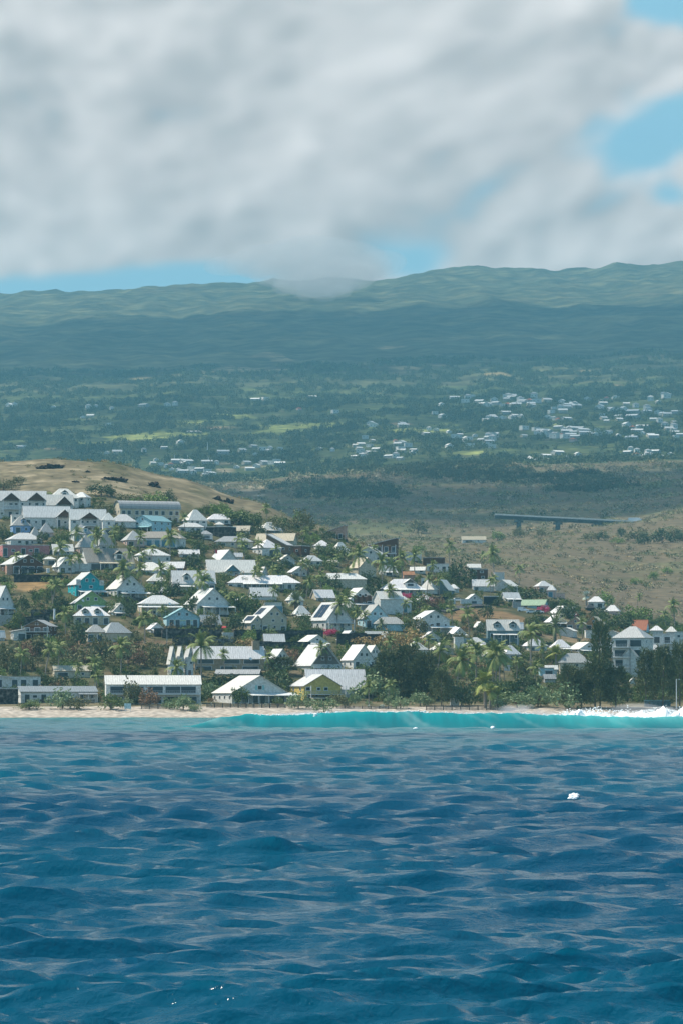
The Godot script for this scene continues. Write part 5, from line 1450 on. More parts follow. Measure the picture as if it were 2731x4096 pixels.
func build_wild() -> void:
	# scrub, woods and thickets that nobody could count
	var tiny := crown_mesh(9, 7, 0.36, 0.85, 300)
	var lows := crown_mesh(7, 6, 0.42, 0.6, 301)
	var wm := leaf_mat(1, 1, 1, 0.3)
	rng.seed = 91
	var xf := []
	var tn := []
	# dry hilltop and the scrub slope
	for k in 17000:
		var z := rng.randf_range(1500.0, 4500.0)
		z = lerpf(1550.0, 4500.0, pow(rng.randf(), 1.15))
		var az := rng.randf_range(-0.1, 0.1)
		var x := az * z
		var y := height(x, z)
		var p := px_of(Vector3(x, y, -z))
		if z < 2150.0 and p.y > village_top(p.x) - 12.0: continue
		var dens := noise_a.get_noise_2d(x * 1.4, z * 0.9)
		var bare := z < 2150.0 and x / z < 0.0
		if bare and dens < 0.04: continue
		if dens < -0.12 and rng.randf() < 0.75: continue
		var s := rng.randf_range(0.55, 1.5) * (1.0 + 1.3 * smoothstep(2600.0, 4400.0, z)) * (0.6 if bare else 1.0)
		if noise_b.get_noise_2d(x * 0.9, z * 0.6) > 0.22: s *= 1.6
		xf.append(Transform3D(Basis(Vector3.UP, rng.randf() * TAU).scaled(Vector3(s * 1.25, s, s * 1.25)), Vector3(x, y - 0.1, -z)))
		var g := rng.randf()
		var c := Color(0.33, 0.27, 0.175).lerp(Color(0.24, 0.245, 0.11), clampf(dens * 2.2 + g * 0.6, 0.0, 1.0))
		if g > 0.93: c = Color(0.42, 0.30, 0.14)
		elif g < 0.12: c = Color(0.09, 0.11, 0.05)
		tn.append(c)
	multi("scrub", "dry grey-green scrub bushes covering the slopes", "scrub", lows, wm, xf, tn)
	# dark thickets in the valley behind the spur
	xf = []
	tn = []
	for k in 16000:
		var z := lerpf(3250.0, 4700.0, rng.randf())
		var az := rng.randf_range(-0.1, 0.1)
		var x := az * z
		var y := height(x, z)
		var p := px_of(Vector3(x, y, -z))
		var want := noise_a.get_noise_2d(x * 0.55 + 31.0, z * 0.5)
		var grove := maxf(maxf(1.0 - Vector2((p.x - 1700.0) / 460.0, (p.y - 1880.0) / 55.0).length(), 1.0 - Vector2((p.x - 1400.0) / 260.0, (p.y - 1965.0) / 45.0).length()), 1.0 - Vector2((p.x - 2300.0) / 260.0, (p.y - 1930.0) / 40.0).length())
		grove = maxf(grove, 0.9 - Vector2((p.x - 2150.0) / 560.0, (p.y - 1828.0) / 18.0).length())
		if want + grove * 1.1 < 0.22: continue
		var s := rng.randf_range(1.8, 4.2)
		xf.append(Transform3D(Basis(Vector3.UP, rng.randf() * TAU).scaled(Vector3(s * 1.1, s * rng.randf_range(0.9, 1.5), s * 1.1)), Vector3(x, y - 0.3, -z)))
		tn.append(Color(0.05, 0.07, 0.035).lerp(Color(0.14, 0.15, 0.06), rng.randf() * rng.randf()) * (1.0 if rng.randf() < 0.95 else 2.0))
	multi("thicket", "dark green woodland filling the valley behind the spur", "woodland", tiny, wm, xf, tn)
	# trees and hedges of the plain
	xf = []
	tn = []
	for k in 34000:
		var z := lerpf(4500.0, 8600.0, pow(rng.randf(), 0.8))
		var az := rng.randf_range(-0.1, 0.1)
		var x := az * z
		var dens := noise_a.get_noise_2d(x * 0.5, z * 0.35) + 0.5 * noise_b.get_noise_2d(x * 1.8, z * 1.4)
		if dens < 0.03: continue
		var free := true
		for q in patches:
			if q[1] > 4500.0 and pow((x - q[0]) / q[2], 2) + pow((z - q[1]) / q[3], 2) < 1.0:
				free = rng.randf() < 0.05
				break
		for q in far_places:
			if absf(q.x - x) < 11.0 and z - q.y < 14.0 and q.y - z < 45.0:
				free = false
				break
		if not free: continue
		var s := rng.randf_range(2.4, 5.4)
		xf.append(Transform3D(Basis(Vector3.UP, rng.randf() * TAU).scaled(Vector3(s * 1.1, s * rng.randf_range(0.9, 1.5), s * 1.1)), Vector3(x, height(x, z) - 0.4, -z)))
		tn.append(Color(0.05, 0.08, 0.04).lerp(Color(0.17, 0.20, 0.075), rng.randf() * rng.randf()))
	multi("woodland", "trees and hedges spread over the farmed plain", "woodland", tiny, wm, xf, tn)

func village_top(x: float) -> float:
	var pts := [[-400, 2015], [0, 2005], [300, 1985], [500, 2005], [700, 2025], [900, 2050], [1200, 2085], [1500, 2225], [1800, 2290], [2100, 2355], [2400, 2440], [2731, 2505], [3200, 2530]]
	for k in pts.size() - 1:
		if x <= pts[k + 1][0]:
			return lerpf(pts[k][1], pts[k + 1][1], clampf((x - pts[k][0]) / (pts[k + 1][0] - pts[k][0]), 0.0, 1.0))
	return 2530.0

func build_shrubs() -> void:
	# garden green between the houses
	rng.seed = 404
	var made := 0
	var per := {}
	for k in 9000:
		if made >= 150: break
		var x := rng.randf_range(-60.0, 2790.0)
		var y := rng.randf_range(village_top(x) + 4.0, 2806.0)
		var P := ground_at(x, y)
		var s := -P.z / (FOCAL * 4.0)
		var high := rng.randf_range(2.6, 5.6)
		var wide := high * rng.randf_range(0.9, 1.5)
		var hp := high / s
		var wp := wide / s * 0.5
		var ok := true
		for t in taken:
			if x + wp < t[0] or x - wp > t[1]: continue
			if y - hp > t[3] or y < t[2]: continue
			var behind: bool = t[4] > -P.z
			if behind:
				if (t[3] - (y - hp)) > 0.26 * (t[3] - t[2]) + 2.0:
					ok = false
					break
			elif -P.z - t[4] < 9.0 and x > t[0] - 2.0 and x < t[1] + 2.0:
				ok = false
				break
		if not ok: continue
		var pool := ["dark", "green", "green", "bright", "olive", "bright", "dark", "green"]
		if y > 2560.0 and y < 2680.0 and x < 900.0: pool = ["olive", "olive", "green", "rust", "dark"]
		var kind: String = pool[rng.randi() % pool.size()]
		if per.get(kind, 0) > 250: continue
		per[kind] = per.get(kind, 0) + 1
		var label := near_label({"dark": "dark green leafy tree", "green": "rounded green tree", "olive": "dull olive tree", "bright": "light-green tree", "rust": "rust brown bush"}[kind], P)
		var o := copy_of(proto[kind + str(rng.randi() % 4)], P, rng.randf() * TAU, 1.0, label)
		o.scale = Vector3(wide * 0.5, high * 0.72, wide * 0.5)
		made += 1

func clear_of_houses(x: float, y: float, P: Vector3, hp: float, wp: float, share: float) -> bool:
	for t in taken:
		if x + wp < t[0] or x - wp > t[1] or y - hp > t[3] or y < t[2]: continue
		if t[4] > -P.z:
			if t[3] - (y - hp) > share * (t[3] - t[2]) + 2.0: return false
		elif -P.z - t[4] < 9.0 and x > t[0] - 2.0 and x < t[1] + 2.0: return false
	return true

func build_beach_row() -> void:
	rng.seed = 515
	for k in 64:
		var x := -20.0 + 2780.0 * (k + rng.randf()) / 64.0
		var y := rng.randf_range(2792.0, 2826.0)
		var P := ground_at(x, y)
		var s := -P.z / (FOCAL * 4.0)
		var high := rng.randf_range(1.3, 3.0)
		var wide := high * rng.randf_range(1.2, 2.2)
		if not clear_of_houses(x, y, P, high / s, wide / s * 0.5, 0.36): continue
		var kind: String = ["pale", "pale", "green", "olive", "pale", "olive"][rng.randi() % 6]
		var o := copy_of(proto[kind + str(rng.randi() % 4)], P, rng.randf() * TAU, 1.0, near_label({"pale": "pale grey-green beach shrub", "green": "green beach shrub", "olive": "olive beach shrub"}[kind], P))
		o.scale = Vector3(wide * 0.5, high * 0.72, wide * 0.5)

func build_undergrowth() -> void:
	rng.seed = 606
	var mesh := crown_mesh(16, 18, 0.22, 0.85, 330)
	var xf := []
	var tn := []
	for k in 12000:
		if xf.size() >= 3600: break
		var x := rng.randf_range(-120.0, 2850.0)
		var y := rng.randf_range(village_top(x) - 2.0, 2812.0)
		var g := noise_a.get_noise_2d(x * 0.9, y * 1.6)
		if g < -0.16 and rng.randf() < 0.8: continue
		if Vector2((x - 1960.0) / 190.0, (y - 2470.0) / 36.0).length() < 1.0 or Vector2((x - 2330.0) / 170.0, (y - 2560.0) / 20.0).length() < 1.0 or Vector2((x - 110.0) / 90.0, (y - 2345.0) / 24.0).length() < 1.0: continue
		var P := ground_at(x, y)
		var s := -P.z / (FOCAL * 4.0)
		var high := rng.randf_range(1.0, 3.4)
		var wide := high * rng.randf_range(1.0, 1.7)
		if not clear_of_houses(x, y, P, high / s, wide / s * 0.5, 0.2): continue
		xf.append(Transform3D(Basis(Vector3.UP, rng.randf() * TAU).scaled(Vector3(wide * 0.5, high * 0.72, wide * 0.5)), P))
		var c := Color(0.06, 0.09, 0.028).lerp(Color(0.15, 0.21, 0.05), rng.randf())
		if y > 2540.0 and y < 2690.0 and x < 950.0: c = c.lerp(Color(0.21, 0.19, 0.09), 0.6)
		if rng.randf() < 0.06: c = Color(0.3, 0.2, 0.1)
		tn.append(c)
	multi("undergrowth", "tangled green undergrowth filling the gardens between houses", "undergrowth", mesh, leaf_mat(1, 1, 1, 0.35), xf, tn)

func build_plants() -> void:
	rng.seed = 808
	var palms := [[296.9, 2138, 2208], [392.9, 2155.9, 2257.1], [383.9, 2216.1, 2270.5], [223.2, 2200.5, 2288.4], [520.1, 2216.1, 2283.9], [464.3, 2131.3, 2194.6], [444.2, 2155.9, 2203.6], [558, 2155.9, 2221.4], [580.4, 2231.8, 2292.9], [607.1, 2209.4, 2257.1], [680.8, 2155.9, 2239.3], [647.3, 2285.3, 2373.2], [567, 2285.3, 2364.3], [504.5, 2316.6, 2386.6], [209.8, 2347.8, 2404.5], [493.3, 2285.3, 2386.6], [62.5, 2231.8, 2292.9], [689.7, 2285.3, 2342], [285.7, 2258.5, 2301.8], [321.4, 2260.8, 2297.3], [263.4, 2463, 2546.4], [580.4, 2480.9, 2573.2], [84.8, 2628.2, 2716.1], [183, 2610.3, 2707.1], [236.6, 2601.4, 2689.3], [486.6, 2596.9, 2702.7], [388.4, 2663.9, 2751.8], [308, 2686.2, 2742.9], [642.9, 2463, 2510.7], [375, 2717.5, 2778.6], [209.8, 2351.4, 2439.3], [681.2, 2156.8, 2244.6], [739.3, 2089.8, 2128.6], [940.2, 2161.2, 2226.8], [980.4, 2188, 2253.6], [1033.9, 2179.1, 2235.7], [1105.4, 2201.4, 2253.6], [797.3, 2308.5, 2378.6], [766.1, 2304.1, 2351.8], [824.1, 2339.8, 2445.5], [1038.4, 2259.4, 2302.7], [868.8, 2388.9, 2450], [1078.6, 2286.2, 2347.3], [1042.9, 2295.1, 2347.3], [1016.1, 2290.7, 2347.3], [1069.6, 2040.7, 2097.3], [1203.6, 2259.4, 2316.1], [1087.5, 2366.6, 2427.7], [1283.9, 2308.5, 2365.2], [1225.9, 2330.9, 2396.4], [1210.3, 2130, 2182.1], [1096.4, 2241.6, 2289.3], [922.3, 2402.3, 2450], [879.9, 2397.8, 2450], [806.2, 2596.9, 2742.9], [708, 2681.8, 2778.6], [900, 2623.7, 2689.3], [1069.6, 2637.1, 2702.7], [1283.9, 2601.4, 2680.4], [917.9, 2400.5, 2457.1], [1344.2, 2427.3, 2524.1], [1527.7, 2255.9, 2357.1], [1567.9, 2273.7, 2361.6], [1433.9, 2233.5, 2348.2], [1608, 2238, 2321.4], [1657.1, 2233.5, 2312.5], [1733, 2264.8, 2321.4], [1795.5, 2188.9, 2254.5], [1925, 2224.6, 2267.9], [1969.6, 2211.2, 2272.3], [1358, 2238, 2290.2], [1380.4, 2296, 2348.2], [1371.4, 2403.2, 2500], [1960.7, 2340.7, 2383.9], [1550, 2371.9, 2450.9], [1706.2, 2331.8, 2375], [1755.4, 2331.8, 2379.5], [1692.9, 2447.8, 2504.5], [1492, 2202.3, 2250], [1608, 2434.4, 2477.7], [1447.3, 2470.1, 2526.8], [1418.3, 2456.8, 2513.4], [1817.9, 2610.3, 2809.8], [1902.7, 2619.2, 2751.8], [1746.4, 2614.8, 2733.9], [1558.9, 2574.6, 2635.7], [1670.5, 2579.1, 2644.6], [1710.7, 2565.7, 2626.8], [1808.9, 2445.1, 2506.2], [1875.9, 2467.5, 2550.9], [1969.6, 2641.6, 2751.8], [1474.1, 2753.2, 2827.7], [1550, 2753.2, 2818.8], [1996.4, 2614.8, 2729.5], [1871.4, 2588, 2662.5], [1979.9, 2631.9, 2778.4], [2119.3, 2547.2, 2678.7], [2064.6, 2656.8, 2718.6], [2139.3, 2676.7, 2748.5], [2662.3, 2467.5, 2519.3], [2697.1, 2432.6, 2514.4], [2545.2, 2402.8, 2434.7], [2328.5, 2497.4, 2554.2], [2014.8, 2656.8, 2728.5], [1974.9, 2212.1, 2318.8], [2074.5, 2281.9, 2338.7], [1969.9, 2331.7, 2371.1], [2169.2, 2616.9, 2658.8]]
	for p in palms:
		plant("palm", p[0], p[1], p[2], 0.0, "~windswept coconut palm")
	var dates := [[1234.8, 2240.2, 2307.1], [1181.2, 2378.6, 2445.5], [1590.2, 2430.4, 2439.3], [2216.5, 2469.5, 2569.2], [1192.4, 2376.8, 2448.2], [1275, 2182.1, 2226.8], [1523.2, 2486.6, 2522.3], [1525.4, 2479.5, 2524.1]]
	for p in dates:
		plant("date", p[0], p[1], p[2], 0.0, "~stiff star-crowned date palm")
	var silvers := [[250, 2167.9, 2217], [2343.5, 2363.6, 2423.4], [276.8, 2185.7, 2217]]
	for k in silvers.size():
		plant("silver", silvers[k][0], silvers[k][1], silvers[k][2], 0.0, ["silver fan palm by the pyramid pavilions", "large silver fan palm beside the dark gazebo", "smaller silver palm under the largest pavilion"][k])
	var fans := [[1938.4, 2702.7, 2832.1], [1956.2, 2747.3, 2838.8], [2221.5, 2594.1, 2693.7], [1957.5, 2748.5, 2830.6], [1987.5, 2765.2, 2836.6]]
	for p in fans:
		plant("fan", p[0], p[1], p[2], 0.0, "~yellow-green fan palm")
	var agaves := [[846.4, 2825.4], [935.7, 2825.4], [962.5, 2825.9], [989.3, 2826.3], [1013.8, 2826.3], [1040.6, 2826.3], [1062.9, 2825.9], [1083, 2827.7], [1138.8, 2829.9], [1158.9, 2831.2], [804, 2827.7], [1375.9, 2829.9], [1471.9, 2832.1], [1523.2, 2833], [1532.1, 2832.1], [1179, 2831.2], [104.9, 2834.4]]
	for p in agaves:
		plant("agave", p[0], p[1] - 8.0, p[1], 0.0, "")
	var trees := [["dark", 404, 1935.7, 1982.6, 102.7, "darkest tree alone on the dry hilltop slope"], ["dark", 442, 1949.1, 1987.1, 49.1, "dark tree joined to the hilltop clump below the rocks"], ["green", 250, 2114.3, 2185.7, 71.4, "~rounded green tree"], ["dark", 169.6, 2123.2, 2172.3, 53.6, "~dark green leafy tree"], ["dark", 151.8, 2208, 2243.8, 58, "~dark green leafy tree"], ["olive", 424.1, 2011.6, 2049.6, 89.3, "~dull olive tree"], ["bright", 620.5, 1967, 2016.1, 102.7, "bright green tree above the barrel roof"], ["olive", 500, 1973.7, 2013.8, 80.4, "~dull olive tree"], ["olive", 553.6, 1980.4, 2011.6, 49.1, "~dull olive tree"], ["dark", 573.7, 2080.8, 2109.8, 44.6, "~dark green leafy tree"], ["dark", 482.1, 2092, 2132.1, 53.6, "~dark green leafy tree"], ["bright", 26.8, 2324.1, 2377.7, 67, "bright green tree on the tan bank by the black wall"], ["dark", 209.8, 2337.5, 2386.6, 53.6, "~dark green leafy tree"], ["green", 401.8, 2279.5, 2328.6, 102.7, "~rounded green tree"], ["dark", 486.6, 2288.4, 2337.5, 71.4, "~dark green leafy tree"], ["green", 642.9, 2328.6, 2395.5, 98.2, "~rounded green tree"], ["dark", 683, 2346.4, 2397.8, 67, "~dark green leafy tree"], ["dark", 8.9, 2105.4, 2163.4, 49.1, "~dark green leafy tree"], ["bright", 272.3, 2047.3, 2069.6, 35.7, "small bright tree between the two truss-gabled apartments"], ["olive", 13.4, 1913.4, 1962.5, 89.3, "~dull olive tree"], ["olive", 71.4, 1904.5, 1940.2, 53.6, "~dull olive tree"], ["dark", 241.1, 2379, 2437.1, 71.4, "~dark green leafy tree"], ["dark", 89.3, 2387.9, 2450.4, 58, "~dark green leafy tree"], ["green", 75.9, 2439.3, 2512.9, 53.6, "~rounded green tree"], ["green", 473.2, 2383.5, 2454.9, 75.9, "~rounded green tree"], ["dark", 522.3, 2392.4, 2468.3, 53.6, "~dark green leafy tree"], ["dark", 312.5, 2497.3, 2586.6, 75.9, "~dark green leafy tree"], ["olive", 147.3, 2542, 2617.9, 133.9, "~dull olive tree"], ["olive", 401.8, 2542, 2640.2, 102.7, "~dull olive tree"], ["olive", 513.4, 2568.8, 2662.5, 116.1, "~dull olive tree"], ["olive", 250, 2568.8, 2644.6, 89.3, "~dull olive tree"], ["olive", 40.2, 2577.7, 2680.4, 107.1, "~dull olive tree"], ["olive", 625, 2586.6, 2662.5, 84.8, "~dull olive tree"], ["olive", 339.3, 2595.5, 2667, 111.6, "~dull olive tree"], ["green", 267.9, 2635.7, 2675.9, 89.3, "~rounded green tree"], ["dark", 214.3, 2696, 2749.6, 107.1, "~dark green leafy tree"], ["pale", 250, 2762.9, 2834.4, 102.7, "~pale rounded seaside shrub"], ["olive", 308, 2789.7, 2836.6, 102.7, "~dull olive tree"], ["green", 446.4, 2776.3, 2838.8, 98.2, "~rounded green tree"], ["green", 120.5, 2807.6, 2837.5, 107.1, "~rounded green tree"], ["olive", 531.2, 2729.5, 2818.8, 89.3, "~dull olive tree"], ["rust", 593.8, 2760.7, 2825.4, 84.8, "~rust brown bush"], ["olive", 107.1, 2617.9, 2680.4, 89.3, "~dull olive tree"], ["rust", 558, 2600, 2671.4, 71.4, "~rust brown bush"], ["bright", 200.9, 2546.4, 2591.1, 62.5, "bright green shrub above the beach slope thicket"], ["dark", 783.9, 2115.2, 2173.2, 67, "~dark green leafy tree"], ["dark", 797.3, 2168.8, 2229, 67, "~dark green leafy tree"], ["dark", 770.5, 2213.4, 2282.6, 102.7, "~dark green leafy tree"], ["bright", 873.2, 2012.5, 2070.5, 75.9, "~light-green tree"], ["green", 940.2, 2039.3, 2099.6, 133.9, "broad green tree row at the top edge of the gardens"], ["dark", 975.9, 2121.9, 2162.1, 62.5, "~dark green leafy tree"], ["dark", 1029.5, 2099.6, 2135.3, 80.4, "~dark green leafy tree"], ["olive", 1096.4, 2070.5, 2128.6, 98.2, "~dull olive tree"], ["olive", 1208, 2048.2, 2128.6, 98.2, "broad olive tree on the dry slope by the salmon house"], ["dark", 1324.1, 2063.8, 2104, 58, "~dark green leafy tree"], ["olive", 1172.3, 2211.2, 2260.3, 53.6, "~dull olive tree"], ["dark", 1100.9, 2244.6, 2300.4, 80.4, "~dark green leafy tree"], ["dark", 1141.1, 2235.7, 2267, 44.6, "~dark green leafy tree"], ["green", 900, 2284.8, 2331.7, 67, "~rounded green tree"], ["green", 962.5, 2371.9, 2447.8, 133.9, "broad leafy green tree mass below the plain white roof"], ["green", 900, 2351.8, 2403.1, 58, "~rounded green tree"], ["dark", 779.5, 2389.7, 2447.8, 75.9, "~dark green leafy tree"], ["green", 1118.8, 2284.8, 2333.9, 80.4, "~rounded green tree"], ["dark", 1230.4, 2329.5, 2380.8, 102.7, "~dark green leafy tree"], ["green", 1292.9, 2293.8, 2340.6, 80.4, "~rounded green tree"], ["dark", 694.6, 2331.7, 2376.3, 67, "~dark green leafy tree"], ["dark", 873.2, 2168.8, 2200, 53.6, "~dark green leafy tree"], ["green", 1306.2, 2177.7, 2229, 89.3, "~rounded green tree"], ["green", 1319.6, 2231.2, 2273.7, 71.4, "~rounded green tree"], ["rust", 1150, 2329.5, 2354, 62.5, "~rust brown bush"], ["dark", 980.4, 2311.6, 2345.1, 44.6, "~dark green leafy tree"], ["olive", 895.5, 2012.5, 2048.2, 44.6, "~dull olive tree"], ["green", 1007.1, 2048.2, 2097.3, 89.3, "~rounded green tree"], ["dark", 676.8, 1963.4, 2012.5, 53.6, "~dark green leafy tree"], ["dark", 779.5, 2385.7, 2446, 71.4, "~dark green leafy tree"], ["olive", 846.4, 2443.8, 2512.9, 62.5, "~dull olive tree"], ["dark", 944.6, 2461.6, 2526.3, 80.4, "~dark green leafy tree"], ["green", 993.8, 2372.3, 2454.9, 116.1, "~rounded green tree"], ["green", 917.9, 2394.6, 2459.4, 53.6, "~rounded green tree"], ["green", 1217, 2457.1, 2517.4, 75.9, "~rounded green tree"], ["tan", 984.8, 2553.1, 2595.5, 98.2, "dry yellow-tan bush above the long white roof"], ["dark", 1100.9, 2678.1, 2789.7, 125, "dark round tree between the beach gable house and the yellow house"], ["dark", 900, 2691.5, 2745.1, 147.3, "~dark green leafy tree"], ["green", 958, 2749.6, 2814.3, 75.9, "bushy green tree before the white gable with turquoise shutters"], ["pale", 734.8, 2778.6, 2841.1, 98.2, "~pale rounded seaside shrub"], ["pale", 842, 2731.7, 2789.7, 80.4, "~pale rounded seaside shrub"], ["pale", 1194.6, 2776.3, 2834.4, 102.7, "~pale rounded seaside shrub"], ["pale", 1297.3, 2794.2, 2850, 93.7, "~pale rounded seaside shrub"], ["pale", 681.2, 2789.7, 2836.6, 53.6, "~pale rounded seaside shrub"], ["rust", 1172.3, 2597.8, 2658, 67, "~rust brown bush"], ["pale", 779.5, 2814.3, 2845.5, 49.1, "~pale rounded seaside shrub"], ["olive", 855.4, 2559.8, 2591.1, 44.6, "~dull olive tree"], ["olive", 1331.2, 2067, 2109.4, 67, "~dull olive tree"], ["olive", 1670.5, 2080.4, 2131.7, 80.4, "~dull olive tree"], ["dark", 1835.7, 2245.5, 2341.5, 98.2, "tall dark round tree among the brown boarded houses"], ["green", 1675, 2366.1, 2442, 89.3, "~rounded green tree"], ["rust", 1719.6, 2377.2, 2448.7, 67, "~rust brown bush"], ["green", 1496.4, 2207.6, 2243.3, 67, "~rounded green tree"], ["green", 1344.6, 2176.3, 2234.4, 111.6, "~rounded green tree"], ["bright", 1670.5, 2180.8, 2216.5, 49.1, "~light-green tree"], ["olive", 1715.2, 2200.9, 2229.9, 53.6, "~dull olive tree"], ["dark", 1326.8, 2299.1, 2363.8, 89.3, "~dark green leafy tree"], ["dark", 1469.6, 2292.4, 2354.9, 80.4, "~dark green leafy tree"], ["green", 1773.2, 2285.7, 2323.7, 67, "~rounded green tree"], ["green", 1880.4, 2312.5, 2341.5, 44.6, "~rounded green tree"], ["green", 1411.6, 2448.7, 2493.3, 53.6, "~rounded green tree"], ["green", 1630.4, 2471, 2529, 75.9, "~rounded green tree"], ["dark", 1308.9, 2120.5, 2160.7, 67, "~dark green leafy tree"], ["green", 1451.8, 2653.6, 2725, 75.9, "~rounded green tree"], ["pale", 1487.5, 2707.1, 2800.9, 151.8, "largest pale seaside shrub beneath the feathery evergreens"], ["pale", 1563.4, 2745.1, 2805.4, 71.4, "~pale rounded seaside shrub"], ["pale", 1679.5, 2771.9, 2825.4, 84.8, "~pale rounded seaside shrub"], ["pale", 1599.1, 2785.3, 2834.4, 80.4, "~pale rounded seaside shrub"], ["dark", 1844.6, 2707.1, 2823.2, 107.1, "~dark green leafy tree"], ["tan", 1567.9, 2528.6, 2600, 102.7, "big tan dry bush under the pale blue porch"], ["tan", 1648.2, 2521.9, 2604.5, 116.1, "biggest tan dry bush above the feathery evergreens"], ["tan", 1447.3, 2550.9, 2584.4, 102.7, "low tan dry hedge behind the triple gables"], ["tan", 1518.8, 2544.2, 2591.1, 67, "golden tan bush at the end of the basalt wall"], ["tan", 1612.5, 2573.2, 2635.7, 89.3, "tan dry bush touching the feathery evergreens"], ["olive", 1670.5, 2472.8, 2539.7, 89.3, "~dull olive tree"], ["dark", 1786.6, 2526.3, 2566.5, 40.2, "~dark green leafy tree"], ["olive", 1835.7, 2526.3, 2562.1, 58, "~dull olive tree"], ["olive", 1750.9, 2575.4, 2606.7, 89.3, "~dull olive tree"], ["olive", 1947.3, 2584.4, 2617.9, 89.3, "~dull olive tree"], ["pale", 1987.5, 2789.7, 2838.8, 49.1, "~pale rounded seaside shrub"], ["green", 1630.4, 2468.3, 2521.9, 49.1, "~rounded green tree"], ["dark", 1920.5, 2495.1, 2539.7, 49.1, "~dark green leafy tree"], ["olive", 1367, 2778.6, 2832.1, 62.5, "~dull olive tree"], ["green", 1724.1, 2461.6, 2501.8, 44.6, "~rounded green tree"], ["pale", 2149.2, 2741, 2828.2, 104.6, "tall pale seaside shrub at the beach railing"], ["pale", 2064.6, 2775.9, 2830.6, 149.4, "~pale rounded seaside shrub"], ["pale", 2268.8, 2746, 2835.6, 129.5, "~pale rounded seaside shrub"], ["olive", 2074.5, 2626.4, 2701.1, 74.7, "~dull olive tree"], ["olive", 2159.2, 2601.5, 2651.3, 59.8, "~dull olive tree"], ["olive", 2428.2, 2589.1, 2648.8, 54.8, "~dull olive tree"], ["olive", 2248.8, 2591.6, 2621.5, 59.8, "~dull olive tree"], ["dark", 2478, 2457.1, 2526.8, 114.6, "broad dark tree beside the red tiled roof"], ["dark", 2393.3, 2432.2, 2482, 79.7, "~dark green leafy tree"], ["dark", 2268.8, 2417.2, 2472, 89.7, "~dark green leafy tree"], ["dark", 2214, 2387.4, 2437.2, 59.8, "~dark green leafy tree"], ["green", 2024.7, 2731, 2783.3, 124.5, "~rounded green tree"], ["bright", 2547.7, 2422.2, 2492, 104.6, "bright feathery tree on the scrub edge above the red roof"], ["bright", 2413.2, 2372.4, 2429.7, 89.7, "~light-green tree"], ["green", 2637.4, 2467, 2501.9, 59.8, "~rounded green tree"], ["olive", 2029.7, 2579.1, 2609, 129.5, "~dull olive tree"], ["olive", 2348.5, 2658.8, 2708.6, 74.7, "~dull olive tree"], ["dark", 1994.8, 2389.8, 2424.7, 54.8, "~dark green leafy tree"], ["dark", 2109.4, 2346.2, 2401, 129.5, "~dark green leafy tree"], ["green", 2034.7, 2341.2, 2381, 54.8, "~rounded green tree"]]
	for t in trees:
		plant(t[0], t[1], t[2], t[3], t[4], t[5])
	var far_trees := [["dark", 2482.9, 2112.1, 2146.9, 44.8], ["olive", 2547.7, 2112.1, 2161.9, 94.6], ["dark", 2577.6, 2137, 2176.8, 64.8], ["dark", 2647.3, 2117, 2171.8, 89.7], ["olive", 2363.4, 2127, 2161.9, 74.7], ["dark", 2408.2, 2127, 2161.9, 59.8], ["olive", 2697.1, 2114.6, 2161.9, 74.7], ["olive", 2074.5, 2112.1, 2149.4, 59.8], ["bright", 1989.8, 2127, 2161.9, 59.8], ["olive", 2164.2, 2117, 2146.9, 44.8], ["bright", 2612.4, 2286.4, 2318.8, 44.8], ["bright", 2537.7, 2313.8, 2338.7, 44.8], ["bright", 2667.2, 2271.5, 2293.9, 49.8], ["bright", 2473, 2154.4, 2174.3, 59.8], ["dark", 2727, 2119.5, 2164.4, 59.8]]
	for t in far_trees:
		plant(t[0], t[1], t[2], t[3], t[4], {"dark": "dark tree in the row on the slope below the viaduct", "olive": "olive tree in the row on the slope below the viaduct", "bright": "bright green bush scattered on the dry scrub slope"}[t[0]], 1800.0)
	var flowers := [[2174.1, 2423.7, 2452.1, 54.8, "magenta flowering bougainvillea by the parked cars"], [2298.7, 2448.6, 2469.5, 29.9, "magenta flowering bougainvillea below the silver palm"], [1621.4, 2371.4, 2400, 58, "magenta flowering bougainvillea by the white hip villa"], [1719.6, 2391.1, 2419.2, 40.2, "magenta flowering bougainvillea beside the dry clearing"], [1322.3, 2516.1, 2539.7, 62.5, "magenta flowering bougainvillea on the basalt wall"], [1324.1, 2518.8, 2542.9, 58, "magenta flowering bougainvillea under the tall solar panels"]]
	for t in flowers:
		plant("magenta", t[0], t[1], t[2], t[3], t[4])
	var evergreens := [[1550, 2613.4, 2789.7, 133.9], [1630.4, 2588.8, 2789.7, 147.3], [1701.8, 2617.9, 2800.9, 125], [1764.3, 2687.1, 2825.4, 89.3], [2398.3, 2499.4, 2830.6, 104.6], [2582.6, 2609, 2825.7, 99.6], [2647.3, 2599, 2828.2, 104.6], [2717, 2584.1, 2830.6, 99.6], [2378.4, 2663.8, 2833.1, 129.5], [2458, 2676.2, 2830.6, 129.5], [2273.8, 2668.8, 2830.6, 104.6], [1123.2, 2631.2, 2698.2, 133.9], [1594.6, 2653.6, 2796.4, 107.1], [1670.5, 2644.6, 2800.9, 107.1], [2323.6, 2688.7, 2830.6, 89.7]]
	for t in evergreens:
		plant("cas", t[0], t[1], t[2], t[3], "~tall feathery evergreen tree")

